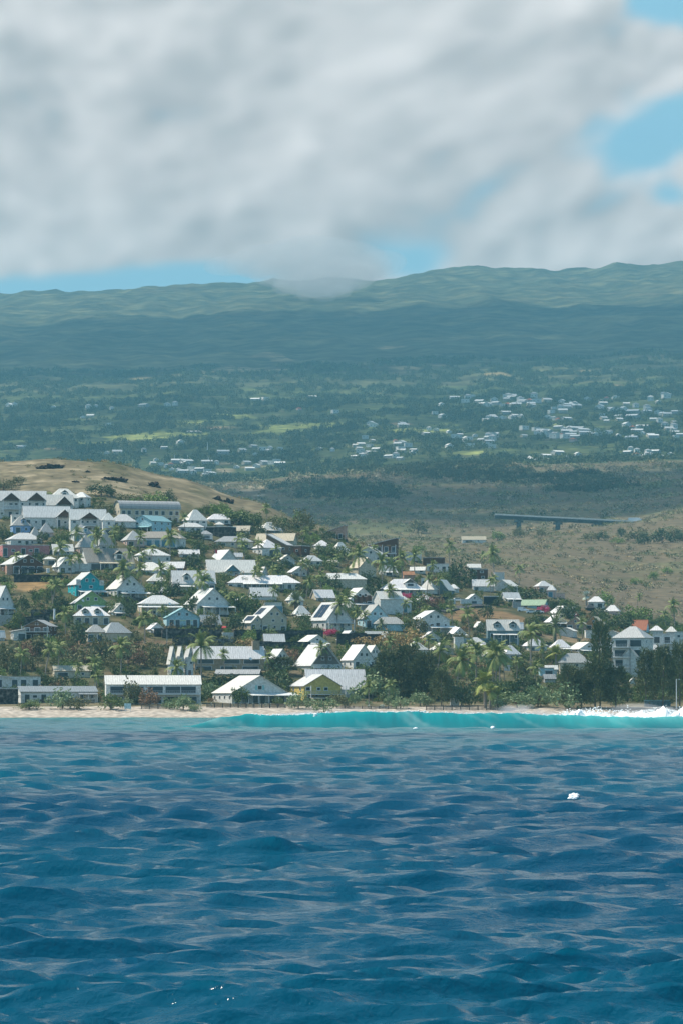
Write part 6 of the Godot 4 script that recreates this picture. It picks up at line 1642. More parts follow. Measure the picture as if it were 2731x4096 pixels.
func build_walls() -> void:
	low_wall("retaining_wall", "long grey stone retaining wall under the pale blue cottage", "wall", 650, 2553.1, 891.1, 2553.1, 3.34, "w_stone")
	low_wall("retaining_wall", "long dark basalt retaining wall under the solar houses", "wall", 937.9, 2563.4, 1292.9, 2565.2, 3.87, "w_basalt")
	low_wall("retaining_wall", "square stone wall block by the lower lane", "wall", 692.4, 2583, 783.9, 2583, 2.99, "w_stone")
	low_wall("retaining_wall", "pale whitish stone wall behind the long white roof", "wall", 819.6, 2585.7, 935.7, 2588.4, 2.82, "w_palestone")
	low_wall("retaining_wall", "low stone wall below the white van", "wall", 935.7, 2593.3, 1243.8, 2594.6, 2.46, "w_stone")
	low_wall("retaining_wall", "dark basalt wall behind the triple gables", "wall", 1349.1, 2578.6, 1523.2, 2578.6, 4.05, "w_basalt")
	low_wall("garden_wall", "smooth dark slate-blue wall beside the white gateway", "wall", 1853.6, 2585.7, 1969.6, 2585.7, 2.99, "w_slate")
	low_wall("retaining_wall", "black stone wall under the open-fronted house", "wall", 55.8, 2329.5, 272.3, 2330.8, 2.99, "w_basalt")
	low_wall("retaining_wall", "tall pale rendered wall under the steep villa", "wall", -26.8, 2502.7, 50, 2502.7, 3.87, "w_grey")
	low_wall("retaining_wall", "stone terrace wall behind the timber-gabled house", "wall", 125, 2465.2, 243.3, 2465.2, 2.46, "w_stone")
	low_wall("retaining_wall", "stone wall with thin posts below the turquoise house lane", "wall", 504.5, 2425, 587.1, 2425, 2.82, "w_stone")
	low_wall("retaining_wall", "short stone wall under the blue cottage porch", "wall", 618.3, 2546.4, 714.3, 2546.4, 2.99, "w_stone")
	low_wall("garden_wall", "dark garden wall under the big date palm", "wall", 2169.2, 2590.1, 2263.8, 2590.1, 1.76, "w_dark")
	low_wall("garden_wall", "low dark wall along the dry lot", "wall", 2069.5, 2628.9, 2453.1, 2628.9, 0.88, "w_basalt")
	low_wall("garden_wall", "short white garden wall beside the dark boarded gable", "wall", 1795.5, 2416.1, 1820.1, 2416.1, 1.94, "w_white")
	low_wall("garden_wall", "bright white garden wall at the clearing road", "wall", 1842.4, 2415.2, 1891.5, 2415.2, 1.94, "w_white")
	low_wall("garden_wall", "dark fence wall under the dark boarded gable", "wall", 1719.6, 2412.5, 1795.5, 2412.5, 2.46, "w_dark")
	low_wall("sea_wall", "low grey sea wall under the beach railing", "wall", 2473, 2840.6, 2746.9, 2840.6, 0.62, "w_stone")
	low_wall("ramp", "pale concrete ramp between the stone walls", "wall", 891.1, 2555.4, 936.6, 2555.4, 2.29, "w_white")
	low_wall("retaining_wall", "stone terrace wall under the two-dormer house", "wall", 330.4, 2542, 428.6, 2537.5, 2.64, "w_stone")
	fence("plain board fence before the modern beach house", 567, 2835.7, 700.9, 2834.8, 1.5)
	fence("dark picket fence before the white beach gable house", 828.6, 2829.9, 1143.3, 2832.1, 1.5)
	fence("dark picket fence along the beach wood", 1701.8, 2840.2, 1978.6, 2841.1, 1.7)
	fence("sparse post and rail fence on the sea wall", 2453.1, 2848.1, 2746.9, 2848.1, 1.2)
	fence("low wire fence under the pale seaside shrubs", 1344.6, 2834.4, 1585.7, 2836.6, 1)
	fence("board fence before the dark-roofed beach house", 133.9, 2812.1, 379.5, 2814.3, 1.3)
	fence("thin railing on top of the grey retaining wall", 641.1, 2512.9, 891.1, 2512.9, 0.9)
	vehicle("van", "white delivery van on the lower lane", ground_at(1214.7, 2564.3), 0, "paint_white")
	vehicle("van", "white van parked beside the green-roofed house", ground_at(2092, 2448.6), 0, "paint_white")
	vehicle("car", "white car parked behind the white van", ground_at(2124.3, 2455.6), 0, "paint_white")
	vehicle("car", "white estate car next to the magenta bougainvillea", ground_at(2153.2, 2455.6), 0, "paint_white")
	vehicle("car", "silver car at the foot of the dry clearing", ground_at(2161.7, 2485.5), 0.3, "paint_grey")
	vehicle("car", "silver car behind the triple gables", ground_at(1471.9, 2585.7), 0.1, "paint_grey")
	vehicle("car", "dark car under the big date palm", ground_at(2214, 2595.1), 0.1, "paint_grey")
	vehicle("car", "red car above the concrete ramp", ground_at(902.2, 2523.2), 1.3, "paint_red")
	vehicle("car", "pale car behind the white garden walls", ground_at(1829, 2407.1), 0.2, "paint_white")
	pole("lamp_post", "tall white lamp post in the beach wood", 2281.2, 2709.6, 2759.4)
	pole("lamp_post", "tallest white lamp post on the sea wall", 2702.1, 2716.1, 2844.1)
	pole("utility_pole", "thin dark utility pole before the apartment annex", 2530.3, 2646.4, 2704.6)
	pole("utility_pole", "grey pole on the basalt wall", 1395.1, 2532.1, 2565.2)
	pole("utility_pole", "grey pole on the dark basalt retaining wall", 1125.4, 2523.2, 2559.8)
	pole("utility_pole", "grey pole on the slate-blue wall", 1897.3, 2548.7, 2586.6)
	pole("lamp_post", "street lamp beside the green-roofed house", 2052.1, 2393.8, 2429.7)
	pole("lamp_post", "street lamp below the tiered pink house", 2288.7, 2427.2, 2457.1)
	pole("utility_pole", "grey utility pole at the scrub edge", 2513.8, 2442.1, 2474.5)
	pole("utility_pole", "thin pole on the short stone wall", 668.7, 2519.6, 2579.9)
	pole("utility_pole", "thin pole before the tall rendered wall", 35.7, 2479.5, 2510.7)
	pole("chimney_pole", "thick white pole beside the timber-gabled house", 218.7, 2434.8, 2488.4)
	pole("utility_pole", "thin pole on the grey retaining wall", 669.2, 2515.2, 2582.1)

func far_spots() -> Array:
	return [
		[428, 1817], [392, 1822], [468, 1817], [611, 1858], [683, 1862], [709, 1853], [745, 1855], [741, 1862], [767, 1880], [772, 1902], [821, 1907], [830, 1893],
		[828, 1856], [867, 1858], [656, 1795], [575, 1808], [721, 1777], [946, 1874], [999, 1882], [1026, 1871], [1013, 1789], [1022, 1822], [1049, 1804], [1075, 1808],
		[1080, 1795], [1120, 1801], [1107, 1853], [1089, 1858], [1133, 1889], [1276, 1800], [1330, 1807], [714, 1889], [732, 1893], [700, 1623], [669, 1625], [383, 1633],
		[352, 1637], [446, 1639], [214, 1634], [575, 1628], [35, 1628], [53, 1625], [330, 1673], [361, 1670], [433, 1703], [75, 1793], [93, 1791], [1022, 1605],
		[1196, 1641], [1062, 1603], [1249, 1594], [642, 1862], [665, 1871], [687, 1882], [799, 1884], [839, 1902], [986, 1858], [968, 1808], [1062, 1858], [1120, 1862],
		[892, 1817], [624, 1844], [1861, 1612], [1918, 1614], [2027, 1592], [1765, 1623], [1870, 1599], [2186, 1609], [2118, 1609], [2033, 1596], [2031, 1625], [1983, 1619],
		[2047, 1592], [2084, 1613], [1888, 1591], [2130, 1609], [2067, 1625], [2065, 1627], [1928, 1622], [1950, 1627], [2136, 1594], [1817, 1598], [2173, 1607], [2028, 1602],
		[1976, 1605], [1909, 1613], [2009, 1626], [2051, 1627], [2126, 1629], [2047, 1596], [2128, 1628], [2147, 1613], [2300, 1620], [2305, 1626], [2281, 1618], [2306, 1631],
		[2272, 1629], [2286, 1620], [2281, 1628], [2266, 1636], [2243, 1637], [2252, 1651], [2266, 1682], [2233, 1683], [2215, 1638], [2241, 1636], [2205, 1654], [2242, 1642],
		[2191, 1677], [2216, 1681], [2358, 1737], [2227, 1744], [2282, 1748], [2257, 1749], [2371, 1743], [2218, 1754], [2161, 1733], [2382, 1744], [2253, 1718], [2214, 1747],
		[2095, 1749], [2279, 1720], [2277, 1741], [2293, 1735], [2301, 1755], [2096, 1720], [2292, 1766], [2165, 1741], [2267, 1734], [2198, 1733], [2200, 1748], [2179, 1737],
		[2320, 1719], [2260, 1755], [2182, 1729], [2330, 1730], [2145, 1740], [2298, 1723], [2186, 1734], [2339, 1740], [1963, 1747], [1861, 1775], [1969, 1763], [1839, 1744],
		[1899, 1748], [1953, 1786], [1831, 1753], [1953, 1774], [1953, 1757], [1820, 1754], [1951, 1753], [1863, 1761], [1877, 1761], [1976, 1746], [1796, 1792], [1968, 1794],
		[1880, 1792], [1977, 1750], [1941, 1786], [1925, 1767], [2484, 1649], [2463, 1598], [2588, 1639], [2665, 1594], [2697, 1715], [2704, 1753], [2696, 1693], [2389, 1725],
		[2444, 1641], [2614, 1684], [2527, 1761], [2596, 1649], [2472, 1747], [2549, 1732], [2506, 1622], [2569, 1738], [2443, 1734], [2703, 1736], [2669, 1587], [2602, 1747],
		[2401, 1636], [2477, 1684], [2531, 1674], [2653, 1586], [2403, 1609], [2427, 1598], [2722, 1745], [2414, 1679], [2494, 1644], [2506, 1707], [2587, 1653], [2450, 1647],
		[2427, 1689], [2632, 1657], [2412, 1619], [2513, 1699], [2655, 1657], [2662, 1702], [2534, 1655], [2556, 1717], [2530, 1715], [2544, 1631], [2570, 1716], [2409, 1665],
		[2532, 1750], [2708, 1655], [2695, 1734], [2475, 1672], [2427, 1738], [2614, 1752], [2659, 1710], [2638, 1691], [1445, 1817], [1421, 1787], [1606, 1780], [1442, 1784],
		[1632, 1789], [1425, 1834], [1449, 1834], [1582, 1833], [1649, 1816], [1612, 1780], [1605, 1811], [1592, 1784], [1600, 1840], [1435, 1799], [1556, 1833], [1478, 1789],
		[1480, 1818], [1601, 1804], [1508, 1804], [1504, 1805], [1440, 1811], [1654, 1805], [2058, 1668], [2049, 1679], [2046, 1675], [2015, 1677], [2082, 1668], [1953, 1679],
		[2085, 1675], [2009, 1678], [1968, 1670], [1970, 1676], [2548, 1812], [2648, 1835], [2543, 1827], [2574, 1832], [2620, 1813], [2522, 1805], [2592, 1817], [2510, 1816],
		[2550, 1830], [2503, 1837], [2592, 1824], [2589, 1832], [2683, 1822], [2592, 1828], [2310, 1824], [2285, 1839], [2230, 1819], [2182, 1832], [2273, 1839], [1607, 1700],
		[1482, 1700], [1482, 1706], [1608, 1709], [1494, 1708], [1769, 1672], [2351, 1603], [1460, 1756], [1739, 1658], [2143, 1724], [1340, 1654], [1941, 1685], [1625, 1705],
		[2668, 1665], [2093, 1610], [1715, 1722], [1488, 1767], [2603, 1605], [2648, 1662], [2412, 1741], [1744, 1724], [2246, 1751], [1702, 1740], [2676, 1723], [2081, 1608],
		[2022, 1658], [2336, 1725], [2123, 1623], [2234, 1715], [1581, 1768], [2248, 1611], [2635, 1614], [1795, 1733]]

# ---------------------------------------------------------------- walls, fences, vehicles, poles
func fence(label: String, x0: float, y0: float, x1: float, y1: float, high: float) -> void:
	var A := ground_at(x0, y0)
	var B := ground_at(x1, y1)
	var mid := (A + B) / 2
	mid.y = height(mid.x, -mid.z)
	var o := thing("fence", label, "fence", mid)
	var n := maxi(2, int((B - A).length() / 2.4))
	var dir := B - A
	dir.y = 0
	var turn := atan2(-dir.z, dir.x)
	var pk := Faces.new()
	for k in n + 1:
		var p := A.lerp(B, k / float(n))
		p.y = height(p.x, -p.z)
		box("post", p - mid + Vector3(0, high * 0.5 - 0.2, 0), Vector3(0.14, high + 0.5, 0.14), M.fence, o, turn)
		if k < n:
			var q := A.lerp(B, (k + 1) / float(n))
			q.y = height(q.x, -q.z)
			for j in 7:
				var r := p.lerp(q, (j + 0.5) / 7.0) - mid
				pk.block(r + Vector3(0, high * 0.45 * (1.0 + 0.06 * sin(k * 3.1 + j * 1.7)), 0.05), Vector3(0.2, high * 0.9, 0.04))
			for g in [0.25, 0.8]:
				pk.slab(p - mid + Vector3(0, high * g, 0.1), q - mid + Vector3(0, high * g, 0.1), q - mid + Vector3(0, high * g, 0.02), p - mid + Vector3(0, high * g, 0.02), 0.08)
	tag(part("pickets", pk.mesh(), M.fence, o), "", "", "", "stuff")

func lofted(rows: Array) -> Faces:        # a skin over cross-sections of equal point counts, closed at both ends
	var f := Faces.new()
	for k in rows.size() - 1:
		var n: int = rows[k].size()
		for j in n:
			f.quad(rows[k][j], rows[k][(j + 1) % n], rows[k + 1][(j + 1) % n], rows[k + 1][j])
	for e in [rows[0], rows[-1]]:
		for j in range(1, e.size() - 1):
			f.tri(e[0], e[j], e[j + 1])
	return f

func vehicle(kind: String, label: String, where: Vector3, turn: float, paint: String) -> Node3D:
	var van := kind == "van"
	var o := thing("parked_" + kind if kind != "truck" else "truck", label, kind, where + Vector3(0, 0, -1.2), turn)
	o.position.y = height(o.position.x, -o.position.z) if kind != "truck" else where.y
	var long := 4.9 if van else 4.3
	var prof := [[-2.1, 0.45, 0.95], [-2.0, 0.35, 1.0], [-1.0, 0.32, 1.02], [1.0, 0.32, 0.98], [2.0, 0.34, 0.86], [2.15, 0.45, 0.7]]
	var rows := []
	for p in prof:
		var x: float = p[0] * long / 4.3
		rows.append([Vector3(x, p[1], 0.86), Vector3(x, p[2] * 0.75, 0.9), Vector3(x, p[2], 0.8), Vector3(x, p[2], -0.8), Vector3(x, p[2] * 0.75, -0.9), Vector3(x, p[1], -0.86)])
	part("body", lofted(rows).mesh(), M[paint], o)
	var top := 1.95 if van else 1.48
	var cab := [[-2.35 if van else -1.9, 0.9, 0.9], [-2.25 if van else -1.2, top - 0.02, 0.72], [0.5, top, 0.70], [1.35, 0.95, 0.78]]
	rows = []
	for p in cab:
		rows.append([Vector3(p[0], 0.9, 0.8), Vector3(p[0], p[1], p[2]), Vector3(p[0], p[1], -p[2]), Vector3(p[0], 0.9, -0.8)])
	part("cabin", lofted(rows).mesh(), M[paint], o)
	box("windscreen", Vector3(1.0, 1.2, 0), Vector3(0.3, 0.42, 1.36), M.glass, o)
	for s in [-1.0, 1.0]:
		box("side_window", Vector3(0.35 if van else -0.25, top * 0.79, s * 0.76), Vector3(0.9 if van else 1.9, 0.36, 0.1), M.glass, o)
		box("headlight", Vector3(2.12 * long / 4.3, 0.66, s * 0.6), Vector3(0.1, 0.16, 0.3), M.frame, o)
		for x in [-1.35, 1.35]:
			var cy := CylinderMesh.new()
			cy.top_radius = 0.33
			cy.bottom_radius = 0.33
			cy.height = 0.22
			cy.radial_segments = 12
			var wh := part("wheel", cy, M.rubber, o)
			wh.rotation.x = PI / 2
			wh.position = Vector3(x * long / 4.3, 0.33, s * 0.8)
	return o

func pole(called: String, label: String, x: float, yt: float, yb: float) -> void:
	var P := ground_at(x, yb)
	var high := (yb - yt) * -P.z / (FOCAL * 4.0)
	var o := thing(called, label, "pole" if called != "lamp_post" else "lamp post", P)
	var r := 0.16 if called == "lamp_post" else (0.5 if called == "chimney_pole" else 0.11)
	var f := Faces.new()
	f.tube([Vector3(0, -0.5, 0), Vector3(0, high, 0)], [r, r * 0.7], 8)
	part("shaft", f.mesh(), M.paint_white if called != "utility_pole" else M.rail, o)
	if called == "lamp_post":
		box("lamp_arm", Vector3(0.45, high - 0.05, 0), Vector3(1.0, 0.1, 0.1), M.rail, o)
		box("lamp_head", Vector3(0.9, high - 0.12, 0), Vector3(0.55, 0.14, 0.24), M.frame, o)
	elif called == "utility_pole":
		box("crossarm", Vector3(0, high - 0.4, 0), Vector3(1.1, 0.1, 0.1), M.rail, o)

func build_bridge() -> void:
	var z := 3120.0
	var A := Vector3(az_of(1978) * z, EYE.y + tan_up(2061) * z, -z)
	var B := Vector3(az_of(2530) * (z - 40.0), EYE.y + tan_up(2089) * (z - 40.0), -z + 40.0)
	var o := thing("viaduct", "grey concrete road viaduct crossing the dry valley", "bridge", Vector3(A.x, A.y, A.z))
	var d := B - A
	var far := A - d * 0.0
	var f := Faces.new()
	var n := 6
	var up := Vector3(0, 1, 0)
	for k in n:
		var p := d * (k / float(n))
		var q := d * ((k + 1) / float(n))
		f.slab(p + Vector3(0, 0, 5), q + Vector3(0, 0, 5), q + Vector3(0, 0, -5), p + Vector3(0, 0, -5), 0.9)
		f.slab(p + Vector3(0, -0.85, 3), q + Vector3(0, -0.85, 3), q + Vector3(0, -0.85, -3), p + Vector3(0, -0.85, -3), 1.7)
	part("deck", f.mesh(), M.deck_shade_blue, o)
	for s in [5.0, -5.0]:
		var g := Faces.new()
		g.slab(Vector3(0, 1.15, s), d + Vector3(0, 1.15, s), d + Vector3(0, 1.15, s - 0.5), Vector3(0, 1.15, s - 0.5), 1.15)
		part("parapet", g.mesh(), M.w_white, o)  # white instead of concrete grey, to show a sunlit top edge
	for t in [0.175, 0.46, 0.735, 0.765]:
		var p: Vector3 = d * t
		box("pier", p + Vector3(0, -11.5, 0), Vector3(3.4, 18.0, 5.0), M.deck_shade_blue, o)
		box("pier_cap", p + Vector3(0, -3.9, 0), Vector3(7.0, 1.4, 6.0), M.deck_shade_blue, o)
	box("abutment", d + Vector3(4, -4, 0), Vector3(12, 8, 11), M.concrete, o)
	# traffic
	var tp_ := A + d * 1.01 + Vector3(0, 0.1, -1.2)
	var t := thing("truck", "white box truck at the end of the viaduct", "truck", tp_, atan2(-d.z, d.x))
	box("cargo_box", Vector3(0, 2.1, 0), Vector3(8.6, 2.9, 2.5), M.paint_white, t)
	box("cab", Vector3(5.3, 1.6, 0), Vector3(1.9, 2.2, 2.4), M.paint_white, t)
	box("chassis", Vector3(0.6, 0.55, 0), Vector3(10.2, 0.35, 1.6), M.rubber, t)
	box("windscreen", Vector3(6.2, 2.0, 0), Vector3(0.2, 0.9, 2.0), M.glass, t)
	for x in [-3.0, -1.8, 4.8]:
		for s in [-1.0, 1.0]:
			var cy := CylinderMesh.new()
			cy.top_radius = 0.5
			cy.bottom_radius = 0.5
			cy.height = 0.4
			cy.radial_segments = 12
			var wh := part("wheel", cy, M.rubber, t)
			wh.rotation.x = PI / 2
			wh.position = Vector3(x, 0.5, s * 1.05)
	for q in [[0.44, "blue-grey"], [0.64, "white"]]:
		var p: Vector3 = A + d * q[0] + Vector3(0, 0.05, 2.0)
		var c := vehicle("car", "small %s car driving across the viaduct" % q[1], p, atan2(-d.z, d.x), "paint_white" if q[1] == "white" else "paint_grey")
		c.position = p

var far_places := []
func build_far_houses() -> void:
	rng.seed = 61
	var protos := []
	for k in 6:
		var o := Node3D.new()
		var w: float = [9.0, 11.0, 8.0, 14.0, 9.0, 10.0][k]
		var d := w * 0.75
		var hw: float = [3.2, 3.0, 5.6, 3.2, 3.2, 5.0][k]
		var hr: float = [2.2, 2.0, 1.8, 1.8, 2.0, 0.02][k]
		var t: String = ["g", "s", "h", "s", "h", "f"][k]
		part("wall", walls_mesh(t, w, d, hw, hr), M[["w_white", "w_cream", "w_white", "w_grey", "w_rose", "w_white"][k]], o)
		part("roof", roof_mesh(t, w, d, hw, hr, 0.4), M[["r_white", "r_pale", "r_grey", "r_white", "r_red", "r_white"][k]], o)
		box("foundation", Vector3(0, -1.5, 0), Vector3(w, 3.0, d), M.concrete, o)
		for q in 2:
			window_on(o, Vector3((q - 0.5) * w * 0.5, hw * 0.5, d / 2), Vector2(1.4, 1.4), "f")
		o.set_meta("base_name", "distant_house")
		tag(o, ["small white gabled house far off on the plain", "small cream house with pale roof far off on the plain", "two-storey white house with grey roof far off on the plain", "long grey house with white roof far off on the plain", "pink house with red roof far off on the plain", "white flat-roofed block far off on the plain"][k], "house", "distant houses on the wooded plain")
		protos.append(o)
	for s in far_spots():
		var P := ground_at(s[0], s[1], 2600.0)
		far_places.append(Vector2(P.x, -P.z))
		var kk := rng.randi() % 20
		var k: int = [0, 0, 0, 1, 1, 1, 2, 2, 2, 3, 3, 3, 0, 1, 5, 5, 5, 4, 0, 3][kk]
		var zone := "of the dense far town" if s[0] > 2080 and s[1] > 1715 and s[1] < 1770 else ("on the plateau edge above the scrub" if s[1] > 1800 and s[0] > 2300 else ("in the high row under the dark forest" if s[1] < 1640 else ("in the hamlet below the cane fields" if s[0] < 1300 and s[1] > 1760 else ("in the wooded valley hamlet" if s[0] < 1700 else "scattered round the far town"))))
		var c := copy_of(protos[k], P + Vector3(0, 0.3, 0), rng.randf_range(-0.7, 0.7), rng.randf_range(0.65, 1.2) * clampf(-P.z / 5500.0, 0.75, 1.25), ["small white gabled house ", "small cream house ", "two-storey grey-roofed house ", "long white-roofed house ", "red-roofed pink house ", "white flat-roofed block "][k] + zone)
	# the large hall with a tall pyramid roof at the plateau's edge
	house("plateau_hall", "large white hall with pointed roofs at the plateau edge", "building", 2095, 2140, 1822, 1836, 1852, "p", 10, 1.0, "white", "white", {"at": 3400.0})
	house("plateau_hall", "long white wing beside the pointed hall roof", "building", 2135, 2192, 1831, 1838, 1854, "s", 4, 0.4, "white", "white", {"at": 3400.0})
	house("greenhouse", "long pale greenhouse at the foot of the cane fields", "greenhouse", 748, 805, 1722, 1726, 1731, "s", 4, 0.3, "white", "white", {"at": 4600.0, "blank": 1})
	for m in [[830, 1768, 1800], [698, 1820, 1848], [750, 1820, 1846], [833, 1828, 1850]]:
		var P := ground_at(m[0], m[2], 2600.0)
		var high: float = (m[2] - m[1]) * -P.z / (FOCAL * 4.0)
		var f := Faces.new()
		f.tube([Vector3(0, -1, 0), Vector3(0, high, 0)], [0.7, 0.3], 5)
		var o := part("radio_mast", f.mesh(), M.frame, self)
		o.position = P
		tag(o, "thin white radio mast on the plain" if m[0] == 830 else "thin street mast near the distant village", "mast", "masts on the plain")

# ---------------------------------------------------------------- a person on the clearing road
func blend(a: float, b: float, k: float) -> float:
	var h := clampf(0.5 + 0.5 * (b - a) / k, 0.0, 1.0)
	return lerpf(b, a, h) - k * h * (1.0 - h)

func body_field(p: Vector3, bones: Array) -> float:
	var d := 9.0
	for b in bones:
		var ab: Vector3 = b[1] - b[0]
		var t := clampf((p - b[0]).dot(ab) / ab.length_squared(), 0.0, 1.0)
		d = blend(d, (p - b[0] - ab * t).length() - lerpf(b[2], b[3], t), 0.04)
	return d

func build_person() -> void:
	var V := func(x: float, y: float, z: float) -> Vector3: return Vector3(x, y, z)
	var bones := [[V.call(0, 0.95, 0), V.call(0, 1.38, 0), 0.14, 0.16], [V.call(-0.13, 1.4, 0), V.call(0.13, 1.4, 0), 0.075, 0.075], [V.call(0, 1.4, 0), V.call(0, 1.52, 0.01), 0.055, 0.055], [V.call(0, 1.59, 0.01), V.call(0, 1.67, 0.02), 0.095, 0.10], [V.call(0, 1.61, 0.11), V.call(0, 1.63, 0.125), 0.02, 0.018]]
	for s in [-1.0, 1.0]:
		bones.append([V.call(s * 0.09, 0.92, 0), V.call(s * 0.10, 0.48, 0.03 + s * 0.05), 0.095, 0.065])
		bones.append([V.call(s * 0.10, 0.48, 0.03 + s * 0.05), V.call(s * 0.10, 0.07, s * 0.09), 0.06, 0.04])
		bones.append([V.call(s * 0.10, 0.045, s * 0.09 - 0.03), V.call(s * 0.10, 0.035, s * 0.09 + 0.15), 0.042, 0.035])
		bones.append([V.call(s * 0.2, 1.38, 0), V.call(s * 0.26, 1.1, -s * 0.06), 0.05, 0.04])
		bones.append([V.call(s * 0.26, 1.1, -s * 0.06), V.call(s * 0.25, 0.86, 0.05 - s * 0.04), 0.038, 0.028])
		for g in 5:
			var w := Vector3(s * 0.25, 0.86, 0.05 - s * 0.04)
			bones.append([w + Vector3(0, 0, (g - 2) * 0.018), w + Vector3(s * -0.01, -0.11 - 0.02 * sin(g * 0.8) + (0.05 if g == 4 else 0.0), (g - 2) * 0.026 + 0.02), 0.014, 0.009])
	var cell := 0.03
	var lo := Vector3(-0.36, -0.03, -0.24)
	var nx := 25
	var ny := 62
	var nz := 18
	var val := PackedFloat32Array()
	val.resize(nx * ny * nz)
	for k in nz:
		for j in ny:
			for i in nx:
				val[(k * ny + j) * nx + i] = body_field(lo + Vector3(i, j, k) * cell, bones)
	var vid := {}
	var vs := []
	for k in nz - 1:
		for j in ny - 1:
			for i in nx - 1:
				var sum := Vector3.ZERO
				var cnt := 0
				for e in [[0, 1], [2, 3], [4, 5], [6, 7], [0, 2], [1, 3], [4, 6], [5, 7], [0, 4], [1, 5], [2, 6], [3, 7]]:
					var a := Vector3(i + (e[0] & 1), j + ((e[0] >> 1) & 1), k + (e[0] >> 2))
					var b := Vector3(i + (e[1] & 1), j + ((e[1] >> 1) & 1), k + (e[1] >> 2))
					var va := val[(int(a.z) * ny + int(a.y)) * nx + int(a.x)]
					var vb := val[(int(b.z) * ny + int(b.y)) * nx + int(b.x)]
					if (va < 0) != (vb < 0):
						sum += a.lerp(b, va / (va - vb))
						cnt += 1
				if cnt:
					vid[(k * ny + j) * nx + i] = vs.size()
					vs.append(lo + sum / cnt * cell)
	var f := Faces.new()
	for k in range(1, nz - 1):
		for j in range(1, ny - 1):
			for i in range(1, nx - 1):
				var at := (k * ny + j) * nx + i
				for ax in 3:
					var st: int = [1, nx, nx * ny][ax]
					if (val[at] < 0) != (val[at + st] < 0):
						var u: int = [nx, nx * ny, 1][ax]
						var w: int = [nx * ny, 1, nx][ax]
						var q := [vs[vid[at]], vs[vid[at - u]], vs[vid[at - u - w]], vs[vid[at - w]]]
						var y: float = q[0].y
						f.tint = Color(0.16, 0.19, 0.28) if y < 0.93 else (Color(0.62, 0.62, 0.64) if y < 1.44 and (y > 1.15 or absf(q[0].x) < 0.2) else (Color(0.05, 0.035, 0.03) if y > 1.68 or (y > 1.58 and q[0].z < 0.0) else Color(0.36, 0.22, 0.15)))
						if y < 0.06: f.tint = Color(0.05, 0.05, 0.05)
						if val[at] < 0: f.quad(q[0], q[1], q[2], q[3])
						else: f.quad(q[3], q[2], q[1], q[0])
	var skin := mat(Color.WHITE, 0.8, 0.2)
	skin.vertex_color_use_as_albedo = true
	var o := part("person", f.mesh(true), skin, self)
	o.position = ground_at(1842, 2441)
	o.rotation.y = 0.6
	tag(o, "person in pale top and dark trousers walking on the clearing road", "person")

